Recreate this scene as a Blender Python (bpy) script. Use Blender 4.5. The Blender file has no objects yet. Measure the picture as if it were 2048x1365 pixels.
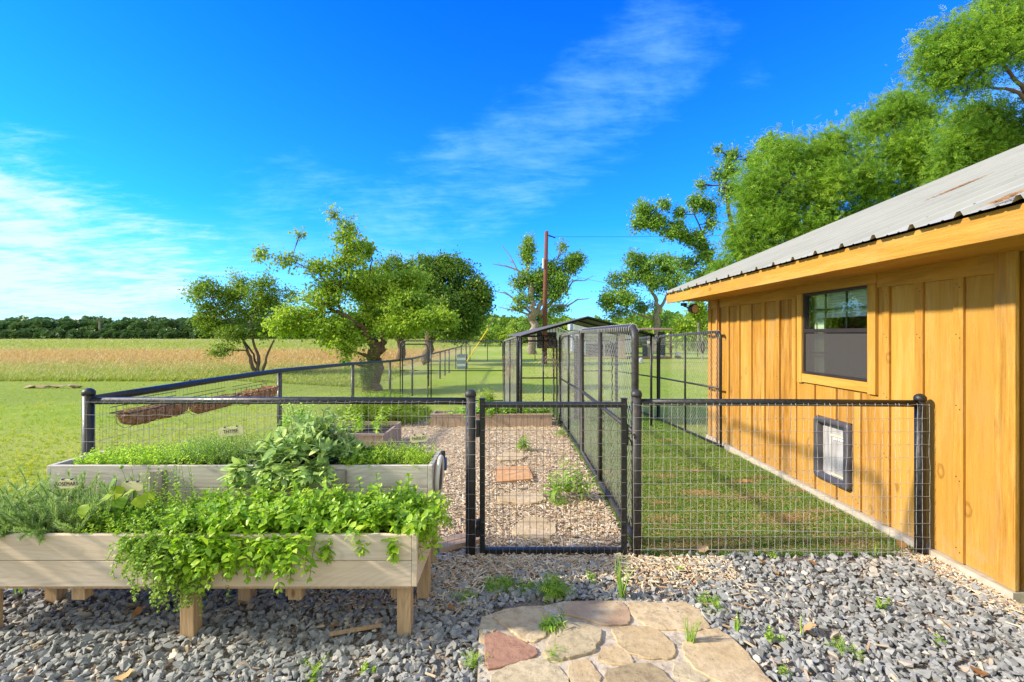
import bpy, math, random
import numpy as np
from mathutils import Vector, Matrix, Euler, noise as mnoise

random.seed(7)
rng = np.random.default_rng(7)
S = bpy.context.scene
COL = S.collection
PI = math.pi

# ------------------------------------------------------------------ camera
F, CX, CY, EYE = 950.0, 1024.0, 668.0, 1.6      # focal length in photo pixels, principal column, horizon row, eye height (m)
cam = bpy.data.cameras.new('camera')
cam.sensor_width = 36.0
cam.lens = F / 2048.0 * 36.0
cam.shift_y = -(682.5 - CY) / 2048.0
cam.clip_start = 0.05
cam.clip_end = 3000
camo = bpy.data.objects.new('camera', cam)
camo.location = (0, 0, EYE)
camo.rotation_euler = (PI / 2, 0, 0)
COL.objects.link(camo)
S.camera = camo
S.render.resolution_x, S.render.resolution_y = 1024, 682

# ------------------------------------------------------------------ sun, sky, exposure
SUN = Vector((-1.0, -0.13, 0.60)).normalized()
sun_el = math.asin(SUN.z)
sun_rot = math.atan2(SUN.x, SUN.y)
sl = bpy.data.lights.new('sun', 'SUN')
sl.energy = 3.45
sl.angle = math.radians(3.0)
sl.color = (1.0, 0.90, 0.74)
so = bpy.data.objects.new('sun', sl)
so.rotation_euler = SUN.to_track_quat('Z', 'Y').to_euler()
so.location = (-20, 6, 12)
COL.objects.link(so)

W = bpy.data.worlds.new('World')
S.world = W
W.use_nodes = True


def build_world():
    nt = W.node_tree
    nt.nodes.clear()
    N, L = nt.nodes, nt.links
    out = N.new('ShaderNodeOutputWorld')
    bg = N.new('ShaderNodeBackground')
    bg.inputs['Strength'].default_value = 0.118
    sky = N.new('ShaderNodeTexSky')
    sky.sky_type = 'NISHITA'
    sky.sun_disc = False
    sky.sun_elevation = sun_el
    sky.sun_rotation = sun_rot
    sky.altitude = 100
    sky.air_density = 1.0
    sky.dust_density = 0.6
    sky.ozone_density = 3.0
    tc = N.new('ShaderNodeTexCoord')
    sep = N.new('ShaderNodeSeparateXYZ')
    L.new(tc.outputs['Generated'], sep.inputs[0])
    # the processed photograph's deep saturated blue, paler and more cyan towards the horizon, all round
    tr = N.new('ShaderNodeValToRGB')
    els = tr.color_ramp.elements
    els[0].position = 0.0
    els[0].color = SKY_LOW
    els[1].position = 0.62
    els[1].color = SKY_HIGH
    e = els.new(0.22)
    e.color = SKY_MID
    ab = N.new('ShaderNodeMath'); ab.operation = 'ABSOLUTE'
    L.new(sep.outputs['Z'], ab.inputs[0])
    L.new(ab.outputs[0], tr.inputs[0])
    mul = N.new('ShaderNodeMix'); mul.data_type = 'RGBA'; mul.blend_type = 'MULTIPLY'
    mul.inputs[0].default_value = 1.0
    L.new(sky.outputs[0], mul.inputs[6])
    L.new(tr.outputs[0], mul.inputs[7])
    # cirrus: streaky noise in the plane of a high cloud layer, gathered in a few banks
    zc = N.new('ShaderNodeMath'); zc.operation = 'MAXIMUM'; zc.inputs[1].default_value = 0.0
    L.new(sep.outputs['Z'], zc.inputs[0])
    za = N.new('ShaderNodeMath'); za.operation = 'ADD'; za.inputs[1].default_value = 0.12
    L.new(zc.outputs[0], za.inputs[0])
    dx = N.new('ShaderNodeMath'); dx.operation = 'DIVIDE'
    dy = N.new('ShaderNodeMath'); dy.operation = 'DIVIDE'
    L.new(sep.outputs['X'], dx.inputs[0]); L.new(za.outputs[0], dx.inputs[1])
    L.new(sep.outputs['Y'], dy.inputs[0]); L.new(za.outputs[0], dy.inputs[1])
    cb = N.new('ShaderNodeCombineXYZ')
    L.new(dx.outputs[0], cb.inputs[0]); L.new(dy.outputs[0], cb.inputs[1])
    mp = N.new('ShaderNodeMapping')
    mp.inputs['Rotation'].default_value = (0, 0, math.radians(28))
    mp.inputs['Scale'].default_value = (1.6, 3.6, 1)
    L.new(cb.outputs[0], mp.inputs[0])
    n1 = N.new('ShaderNodeTexNoise'); n1.inputs['Scale'].default_value = 2.6
    n1.inputs['Detail'].default_value = 12; n1.inputs['Roughness'].default_value = 0.70
    n1.inputs['Distortion'].default_value = 0.25
    L.new(mp.outputs[0], n1.inputs['Vector'])
    r1 = N.new('ShaderNodeMapRange'); r1.inputs[1].default_value = 0.36; r1.inputs[2].default_value = 0.72; r1.inputs[3].default_value = 0.30
    L.new(n1.outputs[0], r1.inputs[0])
    n2 = N.new('ShaderNodeTexNoise'); n2.inputs['Scale'].default_value = 1.1
    n2.inputs['Detail'].default_value = 6; n2.inputs['Roughness'].default_value = 0.6; n2.inputs['Distortion'].default_value = 0.6
    L.new(cb.outputs[0], n2.inputs['Vector'])

    def mth(op, a, b, clamp=False):
        q = N.new('ShaderNodeMath'); q.operation = op; q.use_clamp = clamp
        for k_, v_ in enumerate((a, b)):
            if isinstance(v_, (int, float)): q.inputs[k_].default_value = v_
            else: L.new(v_, q.inputs[k_])
        return q.outputs[0]

    def bank(lst, lo, hi, opacity):
        total = None
        for (px, py, deg, st) in lst:
            d = Vector(((px - CX) / F, 1, (CY - py) / F)).normalized()
            dt = N.new('ShaderNodeVectorMath'); dt.operation = 'DOT_PRODUCT'
            dt.inputs[1].default_value = d
            L.new(tc.outputs['Generated'], dt.inputs[0])
            mr = N.new('ShaderNodeMapRange'); mr.interpolation_type = 'SMOOTHERSTEP'
            mr.inputs[1].default_value = math.cos(math.radians(deg)); mr.inputs[2].default_value = 1.0
            mr.inputs[4].default_value = st
            L.new(dt.outputs['Value'], mr.inputs[0])
            total = mr.outputs[0] if total is None else mth('MAXIMUM', total, mr.outputs[0])
        v = mth('ADD', mth('MULTIPLY', mth('SUBTRACT', n2.outputs[0], 0.5), 2.2), total)
        v = mth('ADD', v, mth('MULTIPLY', mth('SUBTRACT', n1.outputs[0], 0.5), 1.5))
        mr = N.new('ShaderNodeMapRange'); mr.interpolation_type = 'SMOOTHSTEP'
        mr.inputs[1].default_value = lo; mr.inputs[2].default_value = hi; mr.inputs[4].default_value = opacity
        L.new(v, mr.inputs[0])
        # nothing where the bank does not reach
        g_ = N.new('ShaderNodeMapRange'); g_.inputs[1].default_value = 0.0; g_.inputs[2].default_value = 0.25
        L.new(total, g_.inputs[0])
        return mth('MULTIPLY', mr.outputs[0], g_.outputs[0])

    bh = N.new('ShaderNodeMapRange'); bh.interpolation_type = 'SMOOTHSTEP'      # cloud veil added out of view as white fill for the shadows
    bh.inputs[1].default_value = 0.45; bh.inputs[2].default_value = -0.25; bh.inputs[3].default_value = 0.0; bh.inputs[4].default_value = 1.15
    L.new(sep.outputs['Y'], bh.inputs[0])
    fill_veil = mth('MULTIPLY', bh.outputs[0], mth('ADD', mth('MULTIPLY', n1.outputs[0], 0.8), 0.45))
    tot = mth('MAXIMUM', bank(CLOUDS_A, 0.18, 1.15, 0.85), bank(CLOUDS_B, 0.25, 1.5, 0.40))
    mo = mth('MAXIMUM', tot, fill_veil, True)
    mix = N.new('ShaderNodeMix'); mix.data_type = 'RGBA'
    L.new(mo, mix.inputs[0])
    L.new(mul.outputs[2], mix.inputs[6])
    cc = N.new('ShaderNodeMix'); cc.data_type = 'RGBA'       # thin wisps take the blue behind them
    L.new(mo, cc.inputs[0]); cc.inputs[6].default_value = (1.3, 4.1, 5.4, 1); cc.inputs[7].default_value = CLOUD_COL
    L.new(cc.outputs[2], mix.inputs[7])
    L.new(mix.outputs[2], bg.inputs['Color'])
    L.new(bg.outputs[0], out.inputs['Surface'])


SKY_LOW = (0.42, 0.92, 1.75, 1)
SKY_MID = (0.08, 0.70, 1.9, 1)
SKY_HIGH = (0.01, 0.49, 1.95, 1)
CLOUD_COL = (3.95, 4.25, 4.4, 1)
CLOUDS_A = [(-100, 650, 21, 1.0), (160, 640, 16, 0.95), (20, 500, 11, 0.6), (360, 620, 12, 0.6), (-1300, 400, 30, 0.5), (3200, 300, 40, 0.6)]
CLOUDS_B = [(760, 480, 10, 0.7), (850, 430, 9, 0.72), (940, 375, 9, 0.75), (1030, 325, 9, 0.78), (1110, 285, 9, 0.78), (1190, 230, 9, 0.78), (1250, 170, 9, 0.75), (1320, 120, 8.5, 0.8), (1390, 85, 6, 0.62), (600, 450, 13, 0.5), (1490, 180, 4, 0.5), (600, 600, 14, 0.6), (1250, 600, 13, 0.55)]
build_world()

S.view_settings.view_transform = 'Standard'
S.view_settings.look = 'None'
S.view_settings.exposure = 1.13
S.view_settings.gamma = 1.0
S.view_settings.use_curve_mapping = False
S.cycles.max_bounces = 6
S.cycles.transparent_max_bounces = 12
S.cycles.use_denoising = True


# ------------------------------------------------------------------ helpers
def smooth01(t):
    t = np.clip(t, 0, 1)
    return t * t * (3 - 2 * t)


def gz(y):
    """height of the lawn at distance y"""
    return -0.29 * smooth01((np.asarray(y, dtype=float) - 5.0) / 10.5)


def gzf(y):
    return float(gz(y))


def P(px, py, Y):
    return Vector(((px - CX) * Y / F, Y, EYE - (py - CY) * Y / F))


def G(px, py, z=0.0):
    Y = (EYE - z) * F / (py - CY)
    return Vector(((px - CX) * Y / F, Y, z))


def tag(o, label=None, cat=None, group=None, kind=None):
    if label: o['label'] = label
    if cat: o['category'] = cat
    if group: o['group'] = group
    if kind: o['kind'] = kind
    return o


def wloc(o):
    v = Vector((0, 0, 0))
    while o is not None:
        v += o.location
        o = o.parent
    return v


def thing(name, loc, label, cat, group=None):
    o = bpy.data.objects.new(name, None)
    o.empty_display_size = 0.1
    COL.objects.link(o)
    o.location = loc
    return tag(o, label, cat, group)


def finish(name, me, mat, parent=None, label=None, cat=None, group=None, kind=None, loc=None):
    if mat is not None and not me.materials:
        for m in (mat if isinstance(mat, (list, tuple)) else [mat]):
            me.materials.append(m)
    o = bpy.data.objects.new(name, me)
    COL.objects.link(o)
    if loc is not None:
        o.location = loc
    if parent is not None:
        o.parent = parent
    return tag(o, label, cat, group, kind)


class MB:
    """collects shapes in world coordinates; build() makes ONE mesh object"""
    def __init__(self):
        self.v, self.f, self.mi = [], [], []
        self.cur = 0

    def add(self, vs, fs):
        b = len(self.v)
        self.v.extend([tuple(p) for p in vs])
        for f in fs:
            self.f.append(tuple(i + b for i in f))
            self.mi.append(self.cur)

    def box(self, a, b, rot=None, c=None):
        (x0, y0, z0), (x1, y1, z1) = a, b
        vs = [Vector(p) for p in ((x0, y0, z0), (x1, y0, z0), (x1, y1, z0), (x0, y1, z0), (x0, y0, z1), (x1, y0, z1), (x1, y1, z1), (x0, y1, z1))]
        if rot is not None:
            m = Euler(rot).to_matrix()
            c = Vector(c) if c is not None else sum(vs, Vector()) / 8
            vs = [m @ (p - c) + c for p in vs]
        self.add(vs, [(0, 3, 2, 1), (4, 5, 6, 7), (0, 1, 5, 4), (1, 2, 6, 5), (2, 3, 7, 6), (3, 0, 4, 7)])
        return self

    def tube(self, pts, r, n=8, caps=True, close=False):
        pts = [Vector(p) for p in pts]
        k = len(pts)
        rs = r if isinstance(r, (list, tuple)) else [r] * k
        rings = []
        prev = None
        for i in range(k):
            if close:
                d = pts[(i + 1) % k] - pts[i - 1]
            else:
                d = pts[min(i + 1, k - 1)] - pts[max(i - 1, 0)]
            if d.length < 1e-9: d = Vector((0, 0, 1))
            d.normalize()
            if prev is None:
                up = Vector((0, 0, 1)) if abs(d.z) < 0.9 else Vector((1, 0, 0))
                a = d.cross(up).normalized()
            else:
                a = prev - d * prev.dot(d)
                if a.length < 1e-6:
                    a = d.orthogonal()
                a.normalize()
            prev = a
            b = d.cross(a)
            rings.append([pts[i] + (a * math.cos(2 * PI * j / n) + b * math.sin(2 * PI * j / n)) * rs[i] for j in range(n)])
        vs = [p for ring in rings for p in ring]
        fs = []
        m = k if close else k - 1
        for i in range(m):
            i2 = (i + 1) % k
            for j in range(n):
                fs.append((i * n + j, i * n + (j + 1) % n, i2 * n + (j + 1) % n, i2 * n + j))
        if caps and not close:
            fs.append(tuple(range(n))[::-1])
            fs.append(tuple((k - 1) * n + j for j in range(n)))
        self.add(vs, fs)
        return self

    def lathe(self, c, prof, n=14):
        """prof: (r, z) pairs"""
        c = Vector(c)
        vs, fs = [], []
        for r, z in prof:
            for j in range(n):
                vs.append(c + Vector((r * math.cos(2 * PI * j / n), r * math.sin(2 * PI * j / n), z)))
        for i in range(len(prof) - 1):
            for j in range(n):
                fs.append((i * n + j, i * n + (j + 1) % n, (i + 1) * n + (j + 1) % n, (i + 1) * n + j))
        fs.append(tuple(range(n))[::-1])
        fs.append(tuple((len(prof) - 1) * n + j for j in range(n)))
        self.add(vs, fs)
        return self

    def prism(self, poly, z0, z1):
        """poly: xy outline, counter-clockwise"""
        n = len(poly)
        vs = [(x, y, z0) for x, y in poly] + [(x, y, z1) for x, y in poly]
        self.add(vs, [tuple(range(n))[::-1], tuple(range(n, 2 * n))] + [(i, (i + 1) % n, n + (i + 1) % n, n + i) for i in range(n)])
        return self

    def build(self, name, mat, parent=None, smooth=False, loc=None, bevel=0, **kw):
        org = wloc(parent) if parent is not None else Vector(loc) if loc is not None else Vector((0, 0, 0))
        me = bpy.data.meshes.new(name)
        me.from_pydata([(x - org[0], y - org[1], z - org[2]) for x, y, z in self.v], [], self.f)
        if isinstance(mat, (list, tuple)):
            for m in mat: me.materials.append(m)
            me.polygons.foreach_set('material_index', self.mi)
        else:
            me.materials.append(mat)
        if smooth:
            me.polygons.foreach_set('use_smooth', [True] * len(me.polygons))
        me.update()
        o = finish(name, me, None, parent, loc=None if parent is not None else org, **kw)
        if bevel:
            b = o.modifiers.new('bevel', 'BEVEL'); b.width = bevel; b.segments = 2; b.limit_method = 'ANGLE'
        return o


def fast_mesh(name, V, Fc, tint=None, smooth=False):
    """V (n,3), Fc (m,k) one face size; tint per vertex"""
    me = bpy.data.meshes.new(name)
    V = np.ascontiguousarray(V, dtype=np.float32)
    m, k = Fc.shape
    me.vertices.add(len(V))
    me.vertices.foreach_set('co', V.ravel())
    me.loops.add(m * k)
    me.loops.foreach_set('vertex_index', np.ascontiguousarray(Fc, dtype=np.int32).ravel())
    me.polygons.add(m)
    me.polygons.foreach_set('loop_start', np.arange(m, dtype=np.int32) * k)
    me.polygons.foreach_set('use_smooth', np.full(m, smooth, dtype=bool))
    if tint is not None:
        at = me.attributes.new('tint', 'FLOAT', 'POINT')
        at.data.foreach_set('value', np.ascontiguousarray(tint, dtype=np.float32))
    me.update(calc_edges=True)
    return me


def merge(bases, which, R, T):
    """bases: list of (V,F); which (N,), R (N,3,3), T (N,3) -> V, F, index of instance per vertex"""
    Vs, Fs, Is = [], [], []
    off = 0
    for b, (bv, bf) in enumerate(bases):
        idx = np.nonzero(which == b)[0]
        if len(idx) == 0: continue
        v = np.einsum('nij,vj->nvi', R[idx], bv) + T[idx][:, None, :]
        nb = len(bv)
        f = bf[None, :, :] + (np.arange(len(idx)) * nb)[:, None, None] + off
        Vs.append(v.reshape(-1, 3)); Fs.append(f.reshape(-1, bf.shape[1])); Is.append(np.repeat(idx, nb))
        off += len(idx) * nb
    return np.concatenate(Vs), np.concatenate(Fs), np.concatenate(Is)


def scatter(name, bases, R, T, mat, tint=None, parent=None, which=None, smooth=False, **kw):
    N = len(T)
    if which is None:
        which = rng.integers(0, len(bases), N)
    if tint is None:
        tint = rng.random(N)
    V, Fc, I = merge(bases, which, R, T)
    if parent is not None:
        V = V - np.array(wloc(parent))
    me = fast_mesh(name, V, Fc, tint[I], smooth)
    return finish(name, me, mat, parent, **kw)


def rotz(a):
    a = np.asarray(a); c, s = np.cos(a), np.sin(a); o = np.zeros_like(a); i = np.ones_like(a)
    return np.stack([np.stack([c, -s, o], -1), np.stack([s, c, o], -1), np.stack([o, o, i], -1)], -2)


def rotx(a):
    a = np.asarray(a); c, s = np.cos(a), np.sin(a); o = np.zeros_like(a); i = np.ones_like(a)
    return np.stack([np.stack([i, o, o], -1), np.stack([o, c, -s], -1), np.stack([o, s, c], -1)], -2)


def roty(a):
    a = np.asarray(a); c, s = np.cos(a), np.sin(a); o = np.zeros_like(a); i = np.ones_like(a)
    return np.stack([np.stack([c, o, s], -1), np.stack([o, i, o], -1), np.stack([-s, o, c], -1)], -2)


def frames(D, roll=None):
    """rotation matrices whose +Y is D and whose +Z points as far up as it can"""
    D = D / np.maximum(np.linalg.norm(D, axis=1, keepdims=True), 1e-9)
    up = np.tile(np.array([0, 0, 1.0]), (len(D), 1))
    bad = np.abs(D[:, 2]) > 0.97
    up[bad] = (1, 0, 0)
    X = np.cross(D, up); X /= np.linalg.norm(X, axis=1, keepdims=True)
    Z = np.cross(X, D)
    M = np.stack([X, D, Z], -1)
    if roll is not None:
        M = M @ roty(roll)
    return M


def unit(n):
    v = rng.normal(size=(n, 3))
    return v / np.linalg.norm(v, axis=1, keepdims=True)


# leaf shapes, along +Y, normal +Z, length 1
def A(v, f): return np.array(v, dtype=float), np.array(f, dtype=int)


LEAF2 = A([(0, 0, 0), (0.26, 0.45, 0.07), (0, 1, -0.06), (-0.26, 0.45, 0.07)], [(0, 1, 2), (0, 2, 3)])
LEAFR = A([(0, 0, 0), (0.42, 0.5, 0.1), (0, 1, -0.12), (-0.42, 0.5, 0.1)], [(0, 1, 2), (0, 2, 3)])
NEEDLE = A([(-0.05, 0, 0), (0.05, 0, 0), (0.0, 1, 0.0), (0, 0.5, 0.05)], [(0, 1, 3), (1, 2, 3), (2, 0, 3)])
BLADE = A([(-0.035, 0, 0), (0.035, 0, 0), (0.02, 0.6, 0.10), (-0.02, 0.6, 0.10), (0, 1, 0.32)], [(0, 1, 2), (0, 2, 3), (3, 2, 4)])


def ovate(w=0.5, fold=0.12, curl=-0.18, wav=0.0):
    ys = [0, 0.12, 0.32, 0.56, 0.8, 1.0]
    ws = [0.02, 0.30, 0.48, 0.45, 0.24, 0.0]
    V, Fc = [], []
    for i, (y, ww) in enumerate(zip(ys, ws)):
        z = curl * y * y
        x = ww * w
        wz = wav * (1 if i % 2 else -1)
        V += [(-x, y, z + fold * ww + wz), (0, y, z), (x, y, z + fold * ww - wz)]
    for i in range(5):
        a = i * 3
        Fc += [(a, a + 1, a + 4), (a, a + 4, a + 3), (a + 1, a + 2, a + 5), (a + 1, a + 5, a + 4)]
    return A(V, Fc)


def frond(n=7, w=0.10, l=0.34, droop=0.25):
    """a feathery spray: leaflets in pairs along a drooping midrib"""
    V, Fc = [], []
    for i in range(n):
        t = (i + 0.6) / n
        y, z = t, -droop * t * t
        L = l * (1 - 0.55 * abs(t - 0.35) * 1.6)
        for s in (-1, 1):
            b = len(V)
            tip = (s * L * 0.85, y + L * 0.55, z - 0.06)
            V += [(0, y, z), (s * L * 0.40, y + L * 0.04, z + 0.03), tip, (s * L * 0.34, y + L * 0.52, z + 0.02)]
            Fc += [(b, b + 1, b + 2), (b, b + 2, b + 3)] if s > 0 else [(b, b + 2, b + 1), (b, b + 3, b + 2)]
    return A(V, Fc)


def tuft(n, spread, w, seed):
    r = random.Random(seed)
    V, Fc = [], []
    for i in range(n):
        a = r.uniform(0, 2 * PI); l = r.uniform(0.55, 1.0); lean = r.uniform(0.1, spread)
        bx, by = r.uniform(-0.25, 0.25), r.uniform(-0.25, 0.25)
        dx, dy = math.cos(a), math.sin(a)
        b = len(V)
        V += [(bx - dy * w, by + dx * w, 0), (bx + dy * w, by - dx * w, 0), (bx + dx * lean * 0.35, by + dy * lean * 0.35, l * 0.6), (bx + dx * lean, by + dy * lean, l)]
        Fc += [(b, b + 1, b + 2), (b + 2, b, b + 3)]
    return A(V, Fc)


def rock(seed, n=11, flat=0.6):
    """angular broken stone: the hull of a few scattered points"""
    import bmesh
    r = random.Random(seed)
    bm = bmesh.new()
    sx, sy = r.uniform(1.0, 1.4), r.uniform(0.65, 0.95)
    for i in range(n):
        v = Vector((r.gauss(0, 1), r.gauss(0, 1), r.gauss(0, 1))).normalized() * r.uniform(0.8, 1.0)
        bm.verts.new((v.x * sx, v.y * sy, v.z * flat))
    g = bmesh.ops.convex_hull(bm, input=bm.verts)
    bmesh.ops.delete(bm, geom=[e for e in g['geom_interior'] if isinstance(e, bmesh.types.BMVert)], context='VERTS')
    bmesh.ops.triangulate(bm, faces=bm.faces)
    bm.verts.index_update()
    V = [tuple(v.co) for v in bm.verts]
    Fc = [tuple(v.index for v in f.verts) for f in bm.faces]
    bm.free()
    return A(V, Fc)


# ------------------------------------------------------------------ materials
class NT:
    def __init__(self, name):
        self.m = bpy.data.materials.new(name)
        self.m.use_nodes = True
        self.t = self.m.node_tree
        self.t.nodes.clear()
        self.out = self.n('OutputMaterial')
        self.tc = None

    def n(self, kind, **kw):
        nd = self.t.nodes.new('ShaderNode' + kind)
        for k, v in kw.items():
            if hasattr(nd, k): setattr(nd, k, v)
        return nd

    def l(self, a, b): self.t.links.new(a, b)

    def set(self, sock, v):
        if hasattr(v, 'is_output') or isinstance(v, bpy.types.NodeSocket): self.l(v, sock)
        else:
            if isinstance(v, (tuple, list)) and len(v) == 3 and len(sock.default_value) == 4: v = (*v, 1)
            sock.default_value = v

    def coord(self, which='Object', scale=(1, 1, 1), rnd=False, rot=(0, 0, 0)):
        tc = self.n('TexCoord')
        src = tc.outputs[which]
        if which == 'World':
            src = self.n('NewGeometry').outputs['Position']
        mp = self.n('Mapping')
        mp.inputs['Scale'].default_value = scale
        mp.inputs['Rotation'].default_value = rot
        if rnd:
            oi = self.n('ObjectInfo')
            mm = self.n('VectorMath', operation='SCALE')
            cb = self.n('CombineXYZ')
            for i in range(3): self.l(oi.outputs['Random'], cb.inputs[i])
            self.l(cb.outputs[0], mm.inputs[0]); mm.inputs['Scale'].default_value = 37.0
            ad = self.n('VectorMath', operation='ADD')
            self.l(src, ad.inputs[0]); self.l(mm.outputs[0], ad.inputs[1])
            src = ad.outputs[0]
        self.l(src, mp.inputs[0])
        return mp.outputs[0]

    def pos(self, scale=(1, 1, 1), rot=(0, 0, 0)):
        g = self.n('NewGeometry')
        mp = self.n('Mapping')
        mp.inputs['Scale'].default_value = scale
        mp.inputs['Rotation'].default_value = rot
        self.l(g.outputs['Position'], mp.inputs[0])
        return mp.outputs[0]

    def noise(self, vec, scale=5, detail=4, rough=0.55, dist=0.0):
        nd = self.n('TexNoise')
        nd.inputs['Scale'].default_value = scale
        nd.inputs['Detail'].default_value = detail
        nd.inputs['Roughness'].default_value = rough
        nd.inputs['Distortion'].default_value = dist
        self.l(vec, nd.inputs['Vector'])
        return nd.outputs[0]

    def voronoi(self, vec, scale=5, feature='F1', out='Distance', rand=1.0):
        nd = self.n('TexVoronoi', feature=feature)
        nd.inputs['Scale'].default_value = scale
        nd.inputs['Randomness'].default_value = rand
        self.l(vec, nd.inputs['Vector'])
        return nd.outputs[out]

    def ramp(self, fac, stops, interp='LINEAR'):
        nd = self.n('ValToRGB')
        cr = nd.color_ramp
        cr.interpolation = interp
        while len(cr.elements) < len(stops): cr.elements.new(0.5)
        for e, (p, c) in zip(cr.elements, stops):
            e.position = p
            e.color = (*c, 1) if isinstance(c, (tuple, list)) else (c, c, c, 1)
        self.l(fac, nd.inputs[0])
        return nd.outputs[0]

    def mix(self, fac, a, b, mode='MIX'):
        nd = self.n('Mix', data_type='RGBA', blend_type=mode)
        self.set(nd.inputs[0], fac); self.set(nd.inputs[6], a); self.set(nd.inputs[7], b)
        return nd.outputs[2]

    def math(self, op, a, b=0.5, clamp=False):
        nd = self.n('Math', operation=op, use_clamp=clamp)
        self.set(nd.inputs[0], a); self.set(nd.inputs[1], b)
        return nd.outputs[0]

    def rng(self, v, a, b, c=0.0, d=1.0):
        nd = self.n('MapRange')
        self.set(nd.inputs[0], v)
        for i, x in enumerate((a, b, c, d)): nd.inputs[i + 1].default_value = x
        return nd.outputs[0]

    def attr(self, name='tint'):
        nd = self.n('Attribute'); nd.attribute_name = name
        return nd.outputs['Fac']

    def rand(self): return self.n('ObjectInfo').outputs['Random']

    def bump(self, h, strength=0.3, dist=0.01, normal=None):
        nd = self.n('Bump')
        nd.inputs['Strength'].default_value = strength
        nd.inputs['Distance'].default_value = dist
        self.l(h, nd.inputs['Height'])
        if normal is not None: self.l(normal, nd.inputs['Normal'])
        return nd.outputs[0]

    def bsdf(self, col, rough=0.7, metal=0.0, spec=0.4, normal=None, link=True, **kw):
        b = self.n('BsdfPrincipled')
        self.set(b.inputs['Base Color'], col)
        self.set(b.inputs['Roughness'], rough)
        self.set(b.inputs['Metallic'], metal)
        self.set(b.inputs['Specular IOR Level'], spec)
        for k, v in kw.items(): self.set(b.inputs[k.replace('_', ' ')], v)
        if normal is not None: self.l(normal, b.inputs['Normal'])
        if link: self.l(b.outputs[0], self.out.inputs[0])
        return b.outputs[0]


def leaf_mat(name, stops, trans=0.35, rough=0.5, spec=0.3, byobj=False, tgain=(1.25, 1.35, 0.8)):
    t = NT(name)
    f = t.rand() if byobj else t.attr()
    n = t.noise(t.pos(), 3.0, 2)
    f2 = t.math('ADD', t.math('MULTIPLY', f, 0.75), t.math('MULTIPLY', n, 0.25))
    c = t.ramp(f2, stops)
    b = t.bsdf(c, rough, spec=spec, link=False)
    tr = t.n('BsdfTranslucent')
    t.l(t.mix(1.0, c, tgain, 'MULTIPLY'), tr.inputs[0])
    mx = t.n('MixShader'); mx.inputs[0].default_value = trans
    t.l(b, mx.inputs[1]); t.l(tr.outputs[0], mx.inputs[2])
    t.l(mx.outputs[0], t.out.inputs[0])
    return t.m


def plain(name, col, rough=0.6, metal=0.0, spec=0.4, var=0.15, scale=8, bump=0.0, bscale=60):
    t = NT(name)
    n = t.noise(t.pos(), scale, 5)
    c = t.mix(t.rng(n, 0.3, 0.7, 0, 1), tuple(x * (1 - var) for x in col), tuple(min(1, x * (1 + var)) for x in col))
    nm = t.bump(t.noise(t.pos(), bscale, 4), bump, 0.004) if bump else None
    t.bsdf(c, rough, metal, spec, nm)
    return t.m


def stain_wood(name, axis='z', light=(0.52, 0.265, 0.044), dark=(0.29, 0.122, 0.017)):
    """amber stained rough sawn cedar: grain along the axis, thin spots, knots"""
    t = NT(name)
    sc = {'z': (1, 1, 0.07), 'y': (1, 0.07, 1), 'x': (0.07, 1, 1)}[axis]
    v = t.coord('Object', sc, rnd=True)
    v0 = t.coord('Object', (1, 1, 1), rnd=True)
    sk = {'z': (0, 1, 0.55), 'y': (0, 0.55, 1), 'x': (0.55, 0, 1)}[axis]      # knots are cut where the board's face meets them
    vk = t.coord('Object', sk, rnd=True)
    g = t.noise(v, 75, 6, 0.7, 0.4)
    g2 = t.noise(v, 22, 4, 0.55, 0.8)
    blot = t.noise(t.coord('Object', tuple(0.35 + 0.65 * (s > 0.5) for s in sc), rnd=True), 5.5, 4, 0.55)
    c = t.mix(t.rng(g, 0.3, 0.72), dark, light)
    c = t.mix(t.rng(g2, 0.48, 0.66, 0, 0.7), c, tuple(x * 0.6 for x in dark))
    c = t.mix(t.rng(t.noise(v, 120, 3, 0.6), 0.62, 0.72, 0, 0.55), c, (0.17, 0.075, 0.02))
    c = t.mix(t.rng(blot, 0.52, 0.68, 0, 0.55), c, (0.33, 0.195, 0.085))       # the stain worn thin, grey brown wood showing
    c = t.mix(t.rng(t.rand(), 0, 1, 0, 0.55), c, (0.64, 0.36, 0.065))
    c = t.mix(t.rng(t.math('FRACT', t.math('MULTIPLY', t.rand(), 7.3)), 0.4, 1, 0, 0.4), c, (0.36, 0.17, 0.03))
    if axis == 'z':
        zz = t.n('SeparateXYZ'); t.l(t.pos(), zz.inputs[0])
        c = t.mix(t.math('MULTIPLY', t.rng(zz.outputs[2], 0.06, 0.42, 0.75, 0.0), t.rng(t.noise(v0, 16, 5), 0.38, 0.66)), c, (0.42, 0.27, 0.11))
    k = t.math('ADD', t.voronoi(vk, 3.2), t.math('MULTIPLY', t.math('SUBTRACT', t.noise(v0, 14, 3), 0.5), 0.07))
    ring = t.rng(t.math('ABSOLUTE', t.math('SUBTRACT', k, 0.095)), 0.006, 0.028, 0.5, 0)
    c = t.mix(ring, c, (0.16, 0.065, 0.012))
    c = t.mix(t.rng(k, 0.035, 0.06, 0.8, 0), c, (0.17, 0.065, 0.012))
    h = t.math('ADD', g, t.math('MULTIPLY', t.noise(v0, 160, 3), 0.4))
    c = t.mix(t.rng(t.voronoi(v0, 7.0), 0.012, 0.02, 0.7, 0), c, (0.10, 0.05, 0.02))
    c = t.mix(t.rng(t.noise(t.coord('Object', tuple(s_ * 0.9 if s_ > 0.5 else 0.12 for s_ in sc), rnd=True), 9, 5, 0.6), 0.5, 0.66, 0, 0.38), c, (0.62, 0.40, 0.12))
    t.bsdf(c, 0.85, spec=0.12, normal=t.bump(h, 0.9, 0.006))
    return t.m


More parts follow.
